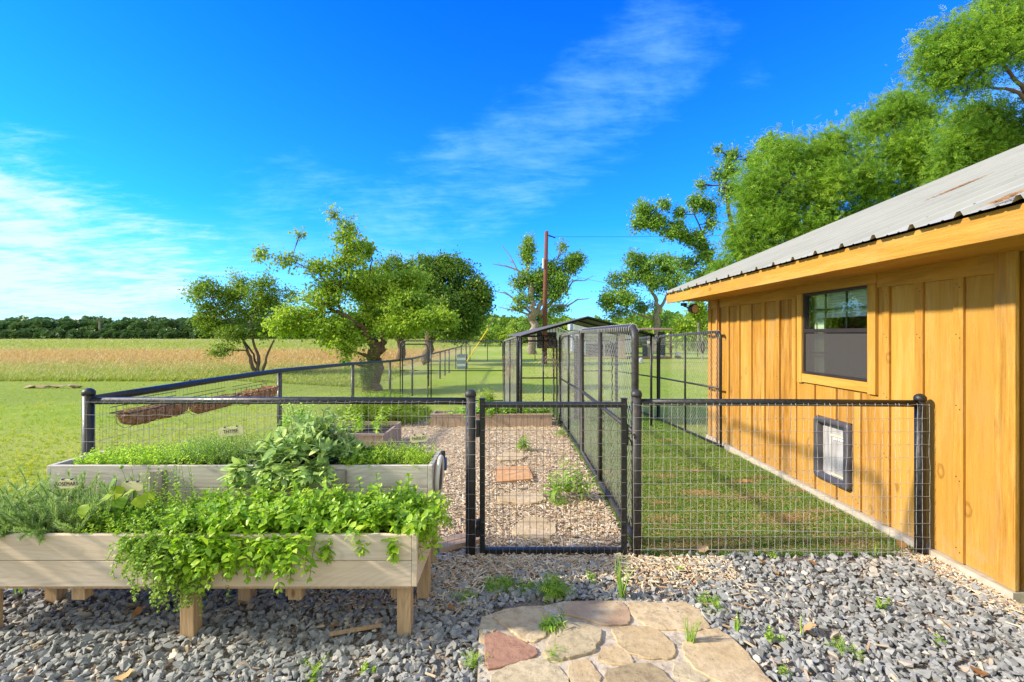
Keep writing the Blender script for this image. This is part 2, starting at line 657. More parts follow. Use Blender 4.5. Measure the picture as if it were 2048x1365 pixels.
def pale_wood(name, light, dark, axis='x', warm=None):
    t = NT(name)
    sc = {'z': (1, 1, 0.06), 'y': (1, 0.06, 1), 'x': (0.06, 1, 1)}[axis]
    v = t.coord('Object', sc, rnd=True)
    v0 = t.coord('Object', rnd=True)
    ve = t.coord('Object', tuple(0.22 + 0.78 * (s > 0.5) for s in sc), rnd=True)
    # cathedral grain: contour lines of a stretched noise
    n = t.noise(ve, 3.2, 2, 0.4, 0.3)
    lines = t.math('FRACT', t.math('MULTIPLY', n, 30.0))
    lines = t.rng(t.math('ABSOLUTE', t.math('SUBTRACT', lines, 0.5)), 0.0, 0.5)
    g = t.noise(v, 70, 5, 0.6)
    c = t.mix(t.rng(g, 0.3, 0.7), light, dark)
    c = t.mix(t.math('MULTIPLY', t.rng(lines, 0.55, 1.0), 0.28), c, tuple(x * 0.55 for x in dark))
    if warm:
        c = t.mix(t.rng(t.noise(v0, 1.1, 2), 0.4, 0.66, 0, 0.75), c, warm)
    k = t.voronoi(t.coord('Object', {'x': (0.5, 0, 1), 'z': (1, 0, 0.5), 'y': (0, 0.5, 1)}[axis], rnd=True), 3.4)
    c = t.mix(t.rng(k, 0.05, 0.16, 0.5, 0), c, tuple(x * 0.65 for x in dark))
    c = t.mix(t.rng(k, 0.028, 0.055, 0.9, 0), c, (0.20, 0.09, 0.045))
    w = t.noise(v0, 6, 5)
    c = t.mix(t.rng(w, 0.6, 0.8, 0, 0.3), c, (0.22, 0.21, 0.2))
    t.bsdf(c, 0.8, spec=0.2, normal=t.bump(g, 0.35, 0.003))
    return t.m


def metal_black(name, col=(0.011, 0.011, 0.010), rust=0.3, rough=0.38):
    t = NT(name)
    n = t.noise(t.pos(), 9, 6, 0.65)
    n2 = t.noise(t.pos(), 45, 4)
    c = t.mix(t.rng(n2, 0.35, 0.7), col, tuple(x * 2.4 for x in col))
    c = t.mix(t.rng(n, 0.62, 0.74, 0, rust), c, (0.13, 0.045, 0.018))
    t.bsdf(c, t.rng(n2, 0.3, 0.7, rough - 0.08, rough + 0.2), spec=0.5, normal=t.bump(n2, 0.15, 0.002))
    return t.m


MAT = {}
MAT['stain_v'] = stain_wood('amber_board', 'z')
MAT['stain_b'] = stain_wood('amber_batten', 'z', (0.58, 0.30, 0.052), (0.36, 0.158, 0.021))
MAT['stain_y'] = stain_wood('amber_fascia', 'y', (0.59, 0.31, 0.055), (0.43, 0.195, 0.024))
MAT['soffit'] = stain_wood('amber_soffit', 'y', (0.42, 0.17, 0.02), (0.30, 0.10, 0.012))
MAT['plank_new'] = pale_wood('planter_board', (0.76, 0.65, 0.51), (0.62, 0.50, 0.37), 'x', (0.74, 0.54, 0.34))
MAT['plank_grey'] = pale_wood('weathered_board', (0.64, 0.58, 0.51), (0.48, 0.42, 0.36), 'x')
MAT['leg_wood'] = pale_wood('planter_leg', (0.62, 0.42, 0.23), (0.42, 0.27, 0.135), 'z')
MAT['bed_wood'] = pale_wood('bed_plank', (0.50, 0.38, 0.28), (0.36, 0.26, 0.18), 'z')
MAT['black'] = metal_black('black_pipe')
MAT['black_rust'] = metal_black('worn_black_pipe', (0.020, 0.018, 0.016), 0.9, 0.5)
MAT['gate_black'] = metal_black('gate_tube', (0.010, 0.010, 0.010), 0.08, 0.33)
MAT['wire'] = plain('galvanised_wire', (0.34, 0.325, 0.31), 0.5, 0.0, var=0.25, scale=25)
MAT['wire_dark'] = plain('gate_wire', (0.20, 0.17, 0.15), 0.5, 0.2, var=0.3, scale=25)
MAT['link'] = plain('chain_link_wire', (0.52, 0.51, 0.49), 0.45, 0.0, var=0.25, scale=10)
MAT['link_dark'] = plain('coated_chain_link', (0.06, 0.06, 0.06), 0.45, 0.1, var=0.25, scale=10)
MAT['soil'] = plain('potting_soil', (0.035, 0.024, 0.016), 0.95, bump=0.8, bscale=90, var=0.4)
MAT['concrete'] = plain('foundation_concrete', (0.46, 0.40, 0.30), 0.9, var=0.18, scale=14, bump=0.3)
MAT['white'] = plain('white_plastic', (0.75, 0.74, 0.70), 0.4, var=0.05)
MAT['ring'] = plain('aged_white_plastic', (0.60, 0.55, 0.48), 0.5, var=0.12)
MAT['dark_plastic'] = plain('dark_grey_plastic', (0.075, 0.07, 0.078), 0.35, var=0.2, bump=0.08)
MAT['bronze'] = plain('bronze_window_metal', (0.045, 0.035, 0.034), 0.35, 0.3, var=0.15)
MAT['muntin'] = plain('black_muntin', (0.012, 0.02, 0.014), 0.35, var=0.1)
MAT['green_blue'] = plain('blue_plastic', (0.03, 0.08, 0.22), 0.4)
MAT['cream'] = plain('cream_plaque', (0.68, 0.60, 0.36), 0.5, var=0.06)
MAT['ink'] = plain('brown_ink', (0.05, 0.03, 0.02), 0.6)
MAT['yellow'] = plain('yellow_plastic', (0.75, 0.52, 0.03), 0.4, var=0.08)
MAT['pole'] = pale_wood('pole_wood', (0.21, 0.085, 0.05), (0.13, 0.05, 0.03), 'z')
MAT['grey_post'] = pale_wood('grey_post_wood', (0.36, 0.32, 0.27), (0.22, 0.19, 0.16), 'z')
MAT['ply'] = pale_wood('raw_plywood', (0.62, 0.42, 0.24), (0.5, 0.33, 0.19), 'z')
MAT['shed_white'] = plain('pale_painted_metal', (0.48, 0.50, 0.50), 0.5, var=0.1, scale=2)
MAT['shed_blue'] = plain('pale_blue_paint', (0.42, 0.50, 0.52), 0.6, var=0.1)
MAT['shed_dark'] = plain('dark_opening', (0.012, 0.012, 0.013), 0.9)
MAT['shed_grey'] = plain('grey_hutch_screen', (0.055, 0.062, 0.065), 0.7, var=0.3)
MAT['rust_sheet'] = plain('rusty_sheet', (0.20, 0.115, 0.085), 0.75, var=0.4, scale=5)
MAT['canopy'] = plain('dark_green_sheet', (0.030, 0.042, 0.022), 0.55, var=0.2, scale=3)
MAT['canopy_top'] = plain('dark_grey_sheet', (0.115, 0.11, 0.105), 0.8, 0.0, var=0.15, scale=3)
MAT['glassrefl'] = None


def roof_metal():
    t = NT('galvalume_sheet')
    n = t.noise(t.pos(), 1.6, 4)
    n2 = t.noise(t.pos((1, 6, 1)), 9, 6, 0.7)
    c = t.mix(t.rng(n, 0.3, 0.7), (0.315, 0.315, 0.285), (0.38, 0.375, 0.34))
    c = t.mix(t.rng(n2, 0.55, 0.8, 0, 0.35), c, (0.36, 0.30, 0.22))
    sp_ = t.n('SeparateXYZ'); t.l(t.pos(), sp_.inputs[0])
    f = t.math('FRACT', t.math('ADD', t.math('DIVIDE', sp_.outputs[1], 0.3048), 0.667))       # rib shading in the colour: dark line painted along each rib's foot
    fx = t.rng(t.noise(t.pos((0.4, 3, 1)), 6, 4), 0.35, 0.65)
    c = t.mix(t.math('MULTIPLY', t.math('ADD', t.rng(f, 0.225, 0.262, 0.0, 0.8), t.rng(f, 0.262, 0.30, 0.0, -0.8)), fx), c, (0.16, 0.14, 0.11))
    c = t.mix(t.math('ADD', t.rng(f, 0.10, 0.14, 0.0, 0.5), t.rng(f, 0.155, 0.19, 0.0, -0.5)), c, (0.55, 0.54, 0.50))  # pale line painted along each rib as its bright edge
    t.bsdf(c, 0.6, 0.0, spec=0.35, normal=t.bump(n, 0.05, 0.01))
    return t.m


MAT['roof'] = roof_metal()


def glass_mat(name, gain=1.0, tint=(0.95, 1.0, 0.96), rough=0.0):
    t = NT(name)
    lw = t.n('LayerWeight'); lw.inputs[0].default_value = 0.5
    fr = t.math('ADD', t.math('MULTIPLY', t.math('POWER', lw.outputs['Facing'], 4.0), 0.9), 0.05)
    gl = t.n('BsdfGlossy'); gl.inputs['Roughness'].default_value = rough
    tp = t.n('BsdfTransparent'); tp.inputs[0].default_value = (*tint, 1)
    mx = t.n('MixShader')
    t.l(t.math('MULTIPLY', fr, gain, True), mx.inputs[0])
    t.l(tp.outputs[0], mx.inputs[1]); t.l(gl.outputs[0], mx.inputs[2])
    t.l(mx.outputs[0], t.out.inputs[0])
    return t.m


def screen_mat():
    t = NT('insect_screen')
    tp = t.n('BsdfTransparent')
    d = t.bsdf((0.085, 0.078, 0.068), 0.7, link=False)
    mx = t.n('MixShader'); mx.inputs[0].default_value = 0.5
    t.l(tp.outputs[0], mx.inputs[1]); t.l(d, mx.inputs[2]); t.l(mx.outputs[0], t.out.inputs[0])
    return t.m


MAT['glass'] = glass_mat('window_glass', 1.5)
MAT['screen'] = screen_mat()


def blind_mat():
    t = NT('woven_blind')
    v = t.pos((1, 1, 1))
    sep = t.n('SeparateXYZ'); t.l(v, sep.inputs[0])
    s = t.math('SINE', t.math('MULTIPLY', sep.outputs[2], 160.0))
    c = t.mix(t.rng(s, -1, 1, 0.0, 0.4), (0.62, 0.68, 0.52), (0.42, 0.48, 0.36))
    t.bsdf(c, 0.8)
    return t.m


MAT['blind'] = blind_mat()


def bark(name, c0, c1):
    t = NT(name)
    v = t.pos((1, 1, 0.25))
    n = t.noise(v, 9, 6, 0.7)
    c = t.mix(t.rng(n, 0.3, 0.7), c0, c1)
    t.bsdf(c, 0.92, spec=0.15, normal=t.bump(n, 0.9, 0.05))
    return t.m


MAT['bark_brown'] = bark('brown_bark', (0.09, 0.062, 0.042), (0.22, 0.16, 0.11))
MAT['bark_grey'] = bark('grey_bark', (0.15, 0.125, 0.10), (0.34, 0.29, 0.235))
MAT['bark_pale'] = bark('bare_limb_bark', (0.20, 0.155, 0.125), (0.38, 0.32, 0.26))
MAT['bark_red'] = bark('red_brown_bark', (0.11, 0.06, 0.04), (0.24, 0.15, 0.10))

MAT['lf_mid'] = leaf_mat('mid_green_leaf', [(0.1, (0.113, 0.185, 0.020)), (0.5, (0.212, 0.337, 0.035)), (0.9, (0.398, 0.500, 0.061))])
MAT['lf_dark'] = leaf_mat('dark_green_leaf', [(0.1, (0.066, 0.138, 0.024)), (0.5, (0.125, 0.242, 0.035)), (0.9, (0.281, 0.380, 0.059))], 0.28)
MAT['lf_lime'] = leaf_mat('lime_green_leaf', [(0.1, (0.159, 0.277, 0.026)), (0.5, (0.299, 0.434, 0.037)), (0.9, (0.532, 0.609, 0.074))], 0.4)
MAT['lf_cypress'] = leaf_mat('feathery_needles', [(0.1, (0.118, 0.240, 0.027)), (0.5, (0.234, 0.397, 0.039)), (0.9, (0.445, 0.584, 0.062))], 0.4)
MAT['lf_olive'] = leaf_mat('olive_leaf', [(0.1, (0.114, 0.217, 0.034)), (0.5, (0.216, 0.383, 0.050)), (0.9, (0.385, 0.546, 0.102))], 0.3)
MAT['lf_far'] = leaf_mat('far_oak_leaf', [(0.1, (0.061, 0.121, 0.046)), (0.5, (0.106, 0.190, 0.061)), (0.9, (0.210, 0.292, 0.084))], 0.15)
MAT['mint'] = leaf_mat('mint_leaf', [(0.1, (0.173, 0.340, 0.021)), (0.5, (0.328, 0.522, 0.033)), (0.9, (0.569, 0.679, 0.076))], 0.4, 0.42, 0.45)
MAT['mint_o'] = leaf_mat('mint_leaf_single', [(0.1, (0.173, 0.340, 0.021)), (0.5, (0.328, 0.522, 0.033)), (0.9, (0.569, 0.679, 0.076))], 0.4, 0.42, 0.45, True)
MAT['marjoram'] = leaf_mat('marjoram_leaf', [(0.1, (0.190, 0.325, 0.045)), (0.5, (0.325, 0.482, 0.067)), (0.9, (0.470, 0.594, 0.134))], 0.4)
MAT['sage_o'] = leaf_mat('sage_leaf_single', [(0.1, (0.256, 0.397, 0.140)), (0.5, (0.433, 0.596, 0.208)), (0.9, (0.763, 0.837, 0.298))], 0.22, 0.75, 0.2, True)
MAT['sage'] = leaf_mat('sage_leaf', [(0.1, (0.189, 0.307, 0.111)), (0.5, (0.353, 0.491, 0.165)), (0.9, (0.637, 0.715, 0.239))], 0.22, 0.75, 0.2)
MAT['rosemary'] = leaf_mat('rosemary_needle', [(0.1, (0.173, 0.299, 0.080)), (0.5, (0.329, 0.472, 0.134)), (0.9, (0.623, 0.692, 0.267))], 0.25)
MAT['thyme'] = leaf_mat('thyme_leaf', [(0.1, (0.265, 0.445, 0.075)), (0.5, (0.430, 0.629, 0.133)), (0.9, (0.694, 0.826, 0.314))], 0.3)
MAT['gold'] = leaf_mat('golden_oregano_leaf', [(0.1, (0.241, 0.423, 0.030)), (0.5, (0.469, 0.664, 0.054)), (0.9, (0.725, 0.831, 0.121))], 0.35)
MAT['big_leaf'] = leaf_mat('broad_yellow_leaf', [(0.1, (0.17, 0.33, 0.03)), (0.5, (0.32, 0.46, 0.03)), (0.9, (0.47, 0.53, 0.03))], 0.45, byobj=True)
MAT['weed'] = leaf_mat('weed_leaf', [(0.1, (0.177, 0.322, 0.056)), (0.5, (0.301, 0.483, 0.064)), (0.9, (0.531, 0.676, 0.097))], 0.4)
MAT['stem'] = leaf_mat('herb_stem', [(0.1, (0.10, 0.14, 0.03)), (0.9, (0.20, 0.18, 0.08))], 0.1)
MAT['grass'] = leaf_mat('lawn_blade', [(0.1, (0.248, 0.336, 0.026)), (0.5, (0.401, 0.467, 0.039)), (0.9, (0.650, 0.583, 0.090))], 0.35)
MAT['field'] = leaf_mat('meadow_blade', [(0.0, (0.26, 0.36, 0.035)), (0.35, (0.42, 0.44, 0.09)), (0.55, (0.56, 0.47, 0.20)), (0.75, (0.56, 0.32, 0.115)), (1.0, (0.62, 0.50, 0.30))], 0.3)
MAT['turf'] = leaf_mat('turf_blade', [(0.1, (0.072, 0.186, 0.019)), (0.55, (0.153, 0.329, 0.034)), (0.9, (0.367, 0.504, 0.092))], 0.25)
MAT['dry'] = leaf_mat('dry_leaf', [(0.1, (0.299, 0.149, 0.069)), (0.5, (0.517, 0.299, 0.138)), (0.9, (0.713, 0.483, 0.253))], 0.25, 0.8)


def chips_mat():
    t = NT('wood_chip')
    c = t.ramp(t.attr(), [(0.0, (0.22, 0.11, 0.06)), (0.25, (0.42, 0.28, 0.16)), (0.6, (0.58, 0.46, 0.30)), (1.0, (0.74, 0.66, 0.50))])
    t.bsdf(c, 0.9, spec=0.12)
    return t.m


def stones_mat():
    t = NT('crushed_stone')
    f = t.attr()
    c = t.ramp(f, [(0.0, (0.13, 0.138, 0.14)), (0.3, (0.205, 0.215, 0.213)), (0.62, (0.295, 0.30, 0.285)), (0.88, (0.41, 0.39, 0.34)), (0.95, (0.52, 0.40, 0.27)), (1.0, (0.66, 0.58, 0.48))])
    n = t.noise(t.pos(), 70, 5, 0.65)
    c = t.mix(t.rng(n, 0.35, 0.7, 0, 0.5), c, (0.36, 0.335, 0.28))
    t.bsdf(c, 0.8, spec=0.3, normal=t.bump(n, 0.4, 0.003))
    return t.m


MAT['chips'] = chips_mat()
MAT['stones'] = stones_mat()


def flag_mat(name, a, b, c2):
    t = NT(name)
    v = t.coord('Object', rnd=True)
    n = t.noise(v, 3.5, 6, 0.6, 0.3)
    n2 = t.noise(v, 24, 6, 0.7)
    c = t.mix(t.rng(n, 0.35, 0.65), a, b)
    c = t.mix(t.rng(n2, 0.45, 0.65, 0, 0.85), c, c2)
    c = t.mix(t.rng(t.noise(v, 7, 6, 0.7, 0.8), 0.56, 0.66, 0, 0.55), c, tuple(x * 0.62 for x in c2))
    c = t.mix(t.rng(t.noise(v, 75, 3), 0.66, 0.72, 0, 0.7), c, (0.07, 0.05, 0.035))
    h = t.math('ADD', t.math('MULTIPLY', n, 2.5), n2)
    t.bsdf(c, 0.92, spec=0.12, normal=t.bump(h, 0.55, 0.010))
    return t.m


MAT['flag_tan'] = flag_mat('tan_sandstone', (0.50, 0.37, 0.20), (0.60, 0.47, 0.29), (0.38, 0.28, 0.16))
MAT['flag_grey'] = flag_mat('buff_sandstone', (0.46, 0.37, 0.22), (0.56, 0.46, 0.30), (0.33, 0.27, 0.17))
MAT['flag_red'] = flag_mat('red_sandstone', (0.34, 0.18, 0.12), (0.40, 0.235, 0.16), (0.27, 0.14, 0.10))
MAT['flag_brown'] = flag_mat('brown_sandstone', (0.33, 0.25, 0.14), (0.42, 0.33, 0.19), (0.24, 0.18, 0.11))
MAT['flag_mottled'] = flag_mat('mottled_sandstone', (0.34, 0.20, 0.13), (0.60, 0.49, 0.31), (0.40, 0.28, 0.17))
MAT['orange_stone'] = flag_mat('orange_sandstone', (0.56, 0.30, 0.13), (0.64, 0.38, 0.19), (0.42, 0.22, 0.10))
MAT['mortar'] = flag_mat('sandy_mortar', (0.46, 0.38, 0.27), (0.58, 0.49, 0.37), (0.30, 0.24, 0.17))


def ground_mat():
    t = NT('lawn_and_field')
    p = t.pos()
    sep = t.n('SeparateXYZ'); t.l(p, sep.inputs[0])
    X, Y = sep.outputs[0], sep.outputs[1]
    big = t.noise(p, 0.12, 4, 0.55)
    mid = t.noise(p, 0.9, 5, 0.6)
    fine = t.noise(t.pos((1, 1, 1)), 24, 6, 0.7)
    streak = t.noise(t.pos((0.35, 1, 1)), 2.4, 6, 0.65)
    lawn = t.mix(t.rng(mid, 0.3, 0.7), (0.24, 0.35, 0.03), (0.36, 0.43, 0.06))
    lawn = t.mix(t.rng(big, 0.42, 0.62, 0, 0.6), lawn, (0.48, 0.44, 0.13))
    lawn = t.mix(t.rng(t.noise(p, 4.0, 4, 0.6), 0.52, 0.72, 0, 0.4), lawn, (0.20, 0.28, 0.035))
    lawn = t.mix(t.rng(fine, 0.4, 0.75, 0, 0.5), lawn, (0.13, 0.22, 0.02))
    # the hay field: bands of ripe and green grass by distance, torn at their edges
    yy = t.math('ADD', Y, t.math('MULTIPLY', t.math('SUBTRACT', t.noise(t.pos((0.35, 1, 1)), 0.10, 5, 0.6), 0.5), 26.0))
    lg = t.math('LOGARITHM', t.math('MAXIMUM', yy, 1.0), 10.0)
    band = t.ramp(t.rng(lg, 1.0, 2.4), [(0.0, (0.22, 0.30, 0.035)), (0.19, (0.27, 0.34, 0.045)), (0.235, (0.40, 0.37, 0.17)), (0.30, (0.52, 0.42, 0.21)), (0.36, (0.54, 0.36, 0.14)), (0.50, (0.53, 0.37, 0.14)),
                                        (0.56, (0.34, 0.31, 0.09)), (0.66, (0.30, 0.335, 0.10)), (0.82, (0.33, 0.35, 0.13)), (0.93, (0.34, 0.31, 0.19)), (1.0, (0.30, 0.27, 0.2))])
    band = t.mix(t.rng(streak, 0.42, 0.72, 0, 0.45), band, (0.26, 0.30, 0.07))
    band = t.mix(t.rng(fine, 0.45, 0.8, 0, 0.35), band, (0.13, 0.15, 0.04))
    # field lies left of the tree row
    m = t.rng(t.math('ADD', X, t.math('MULTIPLY', t.math('SUBTRACT', mid, 0.5), 3.0)), -6.5, -4.0, 1, 0)
    far = t.rng(t.math('ADD', Y, t.math('MULTIPLY', X, -0.55)), 17.5, 21, 0, 1)
    c = t.mix(t.math('MULTIPLY', m, far), lawn, band)
    h = t.math('ADD', fine, t.math('MULTIPLY', t.noise(p, 90, 3), 0.6))
    t.bsdf(c, 0.95, spec=0.08, normal=t.bump(h, 0.7, 0.04))
    return t.m


MAT['ground'] = ground_mat()


def bed_mat(name, cols, scale, rough=0.95, dist=0.02):
    t = NT(name)
    p = t.pos()
    n = t.noise(p, scale, 6, 0.7)
    v = t.voronoi(t.pos((1, 1, 1)), scale * 1.7)
    c = t.ramp(t.math('ADD', t.math('MULTIPLY', n, 0.6), t.math('MULTIPLY', v, 0.55)), [(0.2, cols[0]), (0.5, cols[1]), (0.8, cols[2])])
    t.bsdf(c, rough, spec=0.1, normal=t.bump(t.math('ADD', n, v), 0.8, dist))
    return t.m


MAT['mulch'] = bed_mat('mulch_ground', [(0.24, 0.15, 0.08), (0.46, 0.34, 0.21), (0.64, 0.53, 0.37)], 30)
MAT['gravel_base'] = bed_mat('gravel_ground', [(0.13, 0.10, 0.08), (0.24, 0.20, 0.16), (0.36, 0.29, 0.22)], 40)
MAT['turf_base'] = bed_mat('turf_ground', [(0.07, 0.14, 0.02), (0.14, 0.22, 0.035), (0.40, 0.35, 0.19)], 26)
MAT['coir'] = bed_mat('coir_liner', [(0.16, 0.075, 0.035), (0.34, 0.18, 0.09), (0.50, 0.32, 0.19)], 28, dist=0.03)
# ================================================================== the setting: ground sheets
def sheet(name, xs, ys, zoff, mat, amp=0.0, mask=None):
    X, Y = np.meshgrid(xs, ys)
    Z = gz(Y) + zoff
    if amp:
        Z = Z + np.array([[mnoise.noise(Vector((x * 0.5, y * 0.5, 3.1))) for x in xs] for y in ys]) * amp
    V = np.stack([X, Y, Z], -1).reshape(-1, 3)
    nx = len(xs)
    q = []
    for j in range(len(ys) - 1):
        for i in range(nx - 1):
            if mask is None or mask((xs[i] + xs[i + 1]) / 2, (ys[j] + ys[j + 1]) / 2):
                a = j * nx + i
                q.append((a, a + 1, a + nx + 1, a + nx))
    me = fast_mesh(name, V, np.array(q), smooth=True)
    return finish(name, me, mat, kind='structure')


gy = np.concatenate([np.linspace(-12, 0, 7), np.linspace(1, 20, 39), np.linspace(22, 60, 16), np.geomspace(66, 2400, 22)])
gx = np.concatenate([-np.geomspace(14, 2600, 24)[::-1], np.linspace(-13, 13, 40), np.geomspace(14, 2600, 24)])
sheet('ground', gx, gy, -0.012, MAT['ground'])
sheet('gravel_bed', np.linspace(-4.6, 2.95, 40), np.linspace(0.6, 3.42, 18), 0.004, MAT['gravel_base'])
my = np.linspace(3.42, 12.4, 60)
sheet('mulch_bed', np.linspace(-2.98, 0.86, 30), my, 0.002, MAT['mulch'], mask=lambda x, y: not (x < -1.2 and y > 9.6 + 0.5 * math.sin(x * 3)))
sheet('artificial_turf', np.linspace(0.88, 2.97, 18), np.linspace(3.42, 12.6, 50), 0.004, MAT['turf_base'])

# ------------------------------------------------------------------ crushed stone, chips, turf, grass
ROCKS = [rock(i, 9 + i % 5) for i in range(14)]


def gravel(name, n, x0, x1, y0, y1, s0, s1, base=0.008, keep=None, **kw):
    x = rng.uniform(x0, x1, n)
    y = rng.uniform(y0, y1, n)
    if keep is not None:
        k = keep(x, y); x, y = x[k], y[k]
    n = len(x)
    s = s0 + (s1 - s0) * rng.random(n) ** 1.45
    z = gz(y) + base + rng.uniform(0.0, 0.020, n) - s * 0.1
    R = rotz(rng.uniform(0, 2 * PI, n)) @ rotx(rng.normal(0, 0.42, n)) @ roty(rng.normal(0, 0.42, n))
    R = R * s[:, None, None]
    tn = np.clip(rng.normal(0.45, 0.2, n), 0, 0.9)
    odd = rng.random(n) < 0.035
    tn[odd] = rng.uniform(0.9, 1.0, odd.sum())
    return scatter(name, ROCKS, R, np.stack([x, y, z], -1), MAT['stones'], tn, **kw)


def not_path(x, y):
    l = 0.012 + (-0.24 - 0.012) * np.clip((2.9 - y) / 0.7, -1, 3) * 0.35
    inside = (y < 2.82) & (x > PATH_L(y) + 0.02) & (x < PATH_R(y) - 0.02)
    return ~inside


def PATH_L(y): return np.interp(y, [0.5, 2.2, 2.45, 2.66, 2.82], [-0.25, -0.10, -0.17, -0.16, 0.02])
def PATH_R(y): return np.interp(y, [0.5, 2.2, 2.45, 2.66, 2.82], [1.25, 1.22, 1.06, 0.90, 0.70])


def gravel_keep(x, y):
    k = not_path(x, y)
    # the bark has spilled out in front of the gate
    spill = (y > 3.03 + 0.12 * np.sin(x * 5)) & (x > -1.1) & (x < 1.3) & (rng.random(len(x)) < 0.80)
    edge = (y > 3.3) & (rng.random(len(x)) < 0.6)
    return k & ~spill & ~edge & (x < 2.93)


gravel('gravel', 23000, -4.2, 2.95, 1.5, 3.42, 0.013, 0.037, keep=gravel_keep, label='loose blue grey crushed stone spread across the front of the garden', cat='gravel', kind='stuff')

CHIP = A([(-.5, -.5, -.5), (.5, -.5, -.5), (.42, .5, -.5), (-.45, .5, -.5), (-.4, -.45, .5), (.45, -.5, .5), (.38, .48, .5), (-.5, .42, .5)],
         [(0, 3, 2, 1), (4, 5, 6, 7), (0, 1, 5, 4), (1, 2, 6, 5), (2, 3, 7, 6), (3, 0, 4, 7)])


def chips(name, x, y, lmin, lmax, zspread=0.018, **kw):
    n = len(x)
    L = lmin + (lmax - lmin) * rng.random(n) ** 2
    w = rng.uniform(0.004, 0.013, n)
    h = rng.uniform(0.002, 0.006, n)
    R = rotz(rng.uniform(0, 2 * PI, n)) @ rotx(rng.normal(0, 0.22, n)) @ roty(rng.normal(0, 0.3, n))
    R = R * np.stack([w, L, h], -1)[:, None, :]
    z = gz(y) + 0.004 + rng.uniform(0, zspread, n)
    return scatter(name, [CHIP], R, np.stack([x, y, z], -1), MAT['chips'], np.clip(rng.normal(0.6, 0.24, n), 0, 1), **kw)


def sample_y(n, y0, y1, p=1.0):
    u = rng.random(n)
    a, b = y0 ** -p, y1 ** -p
    return (a + (b - a) * u) ** (-1 / p)


n = 30000
cy_ = sample_y(n, 3.36, 10.0, 1.2); cx_ = rng.uniform(-2.95, 0.88, n)
n2 = 6500
sx = rng.uniform(-1.5, 1.5, n2); sy = 3.42 - np.abs(rng.normal(0, 0.2, n2)) - 0.05
ok = not_path(sx, sy) & (sy > 2.6)
n3 = 2600
wx = 2.96 - np.abs(rng.normal(0, 0.09, n3)); wy = rng.uniform(1.6, 3.45, n3)
n4 = 1500
ux = rng.uniform(-1.3, -0.2, n4); uy = rng.uniform(2.72, 3.15, n4)
n5 = 1500
vx = rng.uniform(-4, 2.9, n5); vy = rng.uniform(1.6, 3.2, n5); k5 = not_path(vx, vy)
chips('bark_mulch', np.concatenate([cx_, sx[ok], wx, ux, vx[k5]]), np.concatenate([cy_, sy[ok], wy, uy, vy[k5]]), 0.018, 0.08,
      zspread=0.026, label='pale shredded bark mulch covering the ground behind the gate', cat='mulch', kind='stuff')

# artificial turf pile and the tan pine litter on it
TF = [tuft(6, 0.55, 0.05, s) for s in range(5)]
TF1 = [(v.reshape(-1, 4, 3)[:, [0, 1, 3]].reshape(-1, 3), np.arange(len(v) // 4 * 3).reshape(-1, 3)) for v, f in TF]
n = 42000
ty = sample_y(n, 3.40, 12.5, 1.4); tx = rng.uniform(0.9, 2.96, n)
s = rng.uniform(0.016, 0.03, n) * (1 + 0.06 * (ty - 3.4))
R = rotz(rng.uniform(0, 6.28, n)) * s[:, None, None]
scatter('turf_pile', TF, R, np.stack([tx, ty, gz(ty) + 0.004], -1), MAT['turf'], rng.random(n), label='short dark green artificial turf of the narrow dog run', cat='turf', kind='stuff')


def needles(name, cx, cy, n, rx, ry, z, mat, L=(0.02, 0.06), **kw):
    x = rng.normal(cx, rx, n); y = rng.normal(cy, ry, n)
    l = rng.uniform(*L, n)
    R = rotz(rng.uniform(0, 2 * PI, n)) @ rotx(rng.normal(0.05, 0.2, n)) * np.stack([l * 0.6, l, l], -1)[:, None, :]
    zz = (gz(y) if z is None else z) + rng.uniform(0.02, 0.036, n)
    return scatter(name, [NEEDLE], R, np.stack([x, y, zz], -1), mat, rng.random(n), **kw)


lx, ly = [], []
for (px, py, w, m) in [(1400, 990, 0.10, 300), (1490, 968, 0.06, 160), (1500, 1000, 0.16, 340), (1560, 1045, 0.15, 320), (1590, 1040, 0.1, 180), (1330, 1045, 0.10, 160), (1360, 1100, 0.12, 200), (1440, 1090, 0.15, 220),
                       (1325, 955, 0.08, 130), (1390, 945, 0.08, 120), (1520, 960, 0.06, 90), (1640, 1030, 0.10, 150), (1330, 880, 0.1, 120), (1380, 850, 0.14, 130), (1700, 1090, 0.1, 140), (1600, 985, 0.08, 140), (1320, 1010, 0.06, 90),
                       (1230, 1060, 0.1, 90), (1215, 950, 0.1, 90)]:
    g = G(px, py)
    m = int(m * 2.4)
    lx.append(rng.normal(g.x, w * 1.1, m)); ly.append(rng.normal(g.y, w * 0.5, m))
m = 20000
lx.append(rng.uniform(0.95, 2.95, m)); ly.append(sample_y(m, 3.42, 8.5, 1.2))
lx, ly = np.concatenate(lx), np.concatenate(ly)
k = (lx > 0.93) & (lx < 2.96) & (ly > 3.4); lx, ly = lx[k], ly[k]
l = rng.uniform(0.012, 0.036, len(lx))
R = rotz(rng.uniform(0, 2 * PI, len(lx))) @ rotx(rng.normal(0.05, 0.25, len(lx))) * np.stack([l * 1.1, l, l], -1)[:, None, :]
scatter('leaf_litter', [NEEDLE, LEAF2], R, np.stack([lx, ly, gz(ly) + rng.uniform(0.016, 0.03, len(lx))], -1), MAT['dry'], rng.random(len(lx)),
        label='tan drifts of fallen catkins and needles on the green turf', cat='litter', kind='stuff') if False else \
    scatter('leaf_litter', [NEEDLE], R, np.stack([lx, ly, gz(ly) + rng.uniform(0.018, 0.032, len(lx))], -1), MAT['dry'], rng.random(len(lx)),
            label='tan drifts of fallen needles lying on the green turf', cat='litter', kind='stuff')


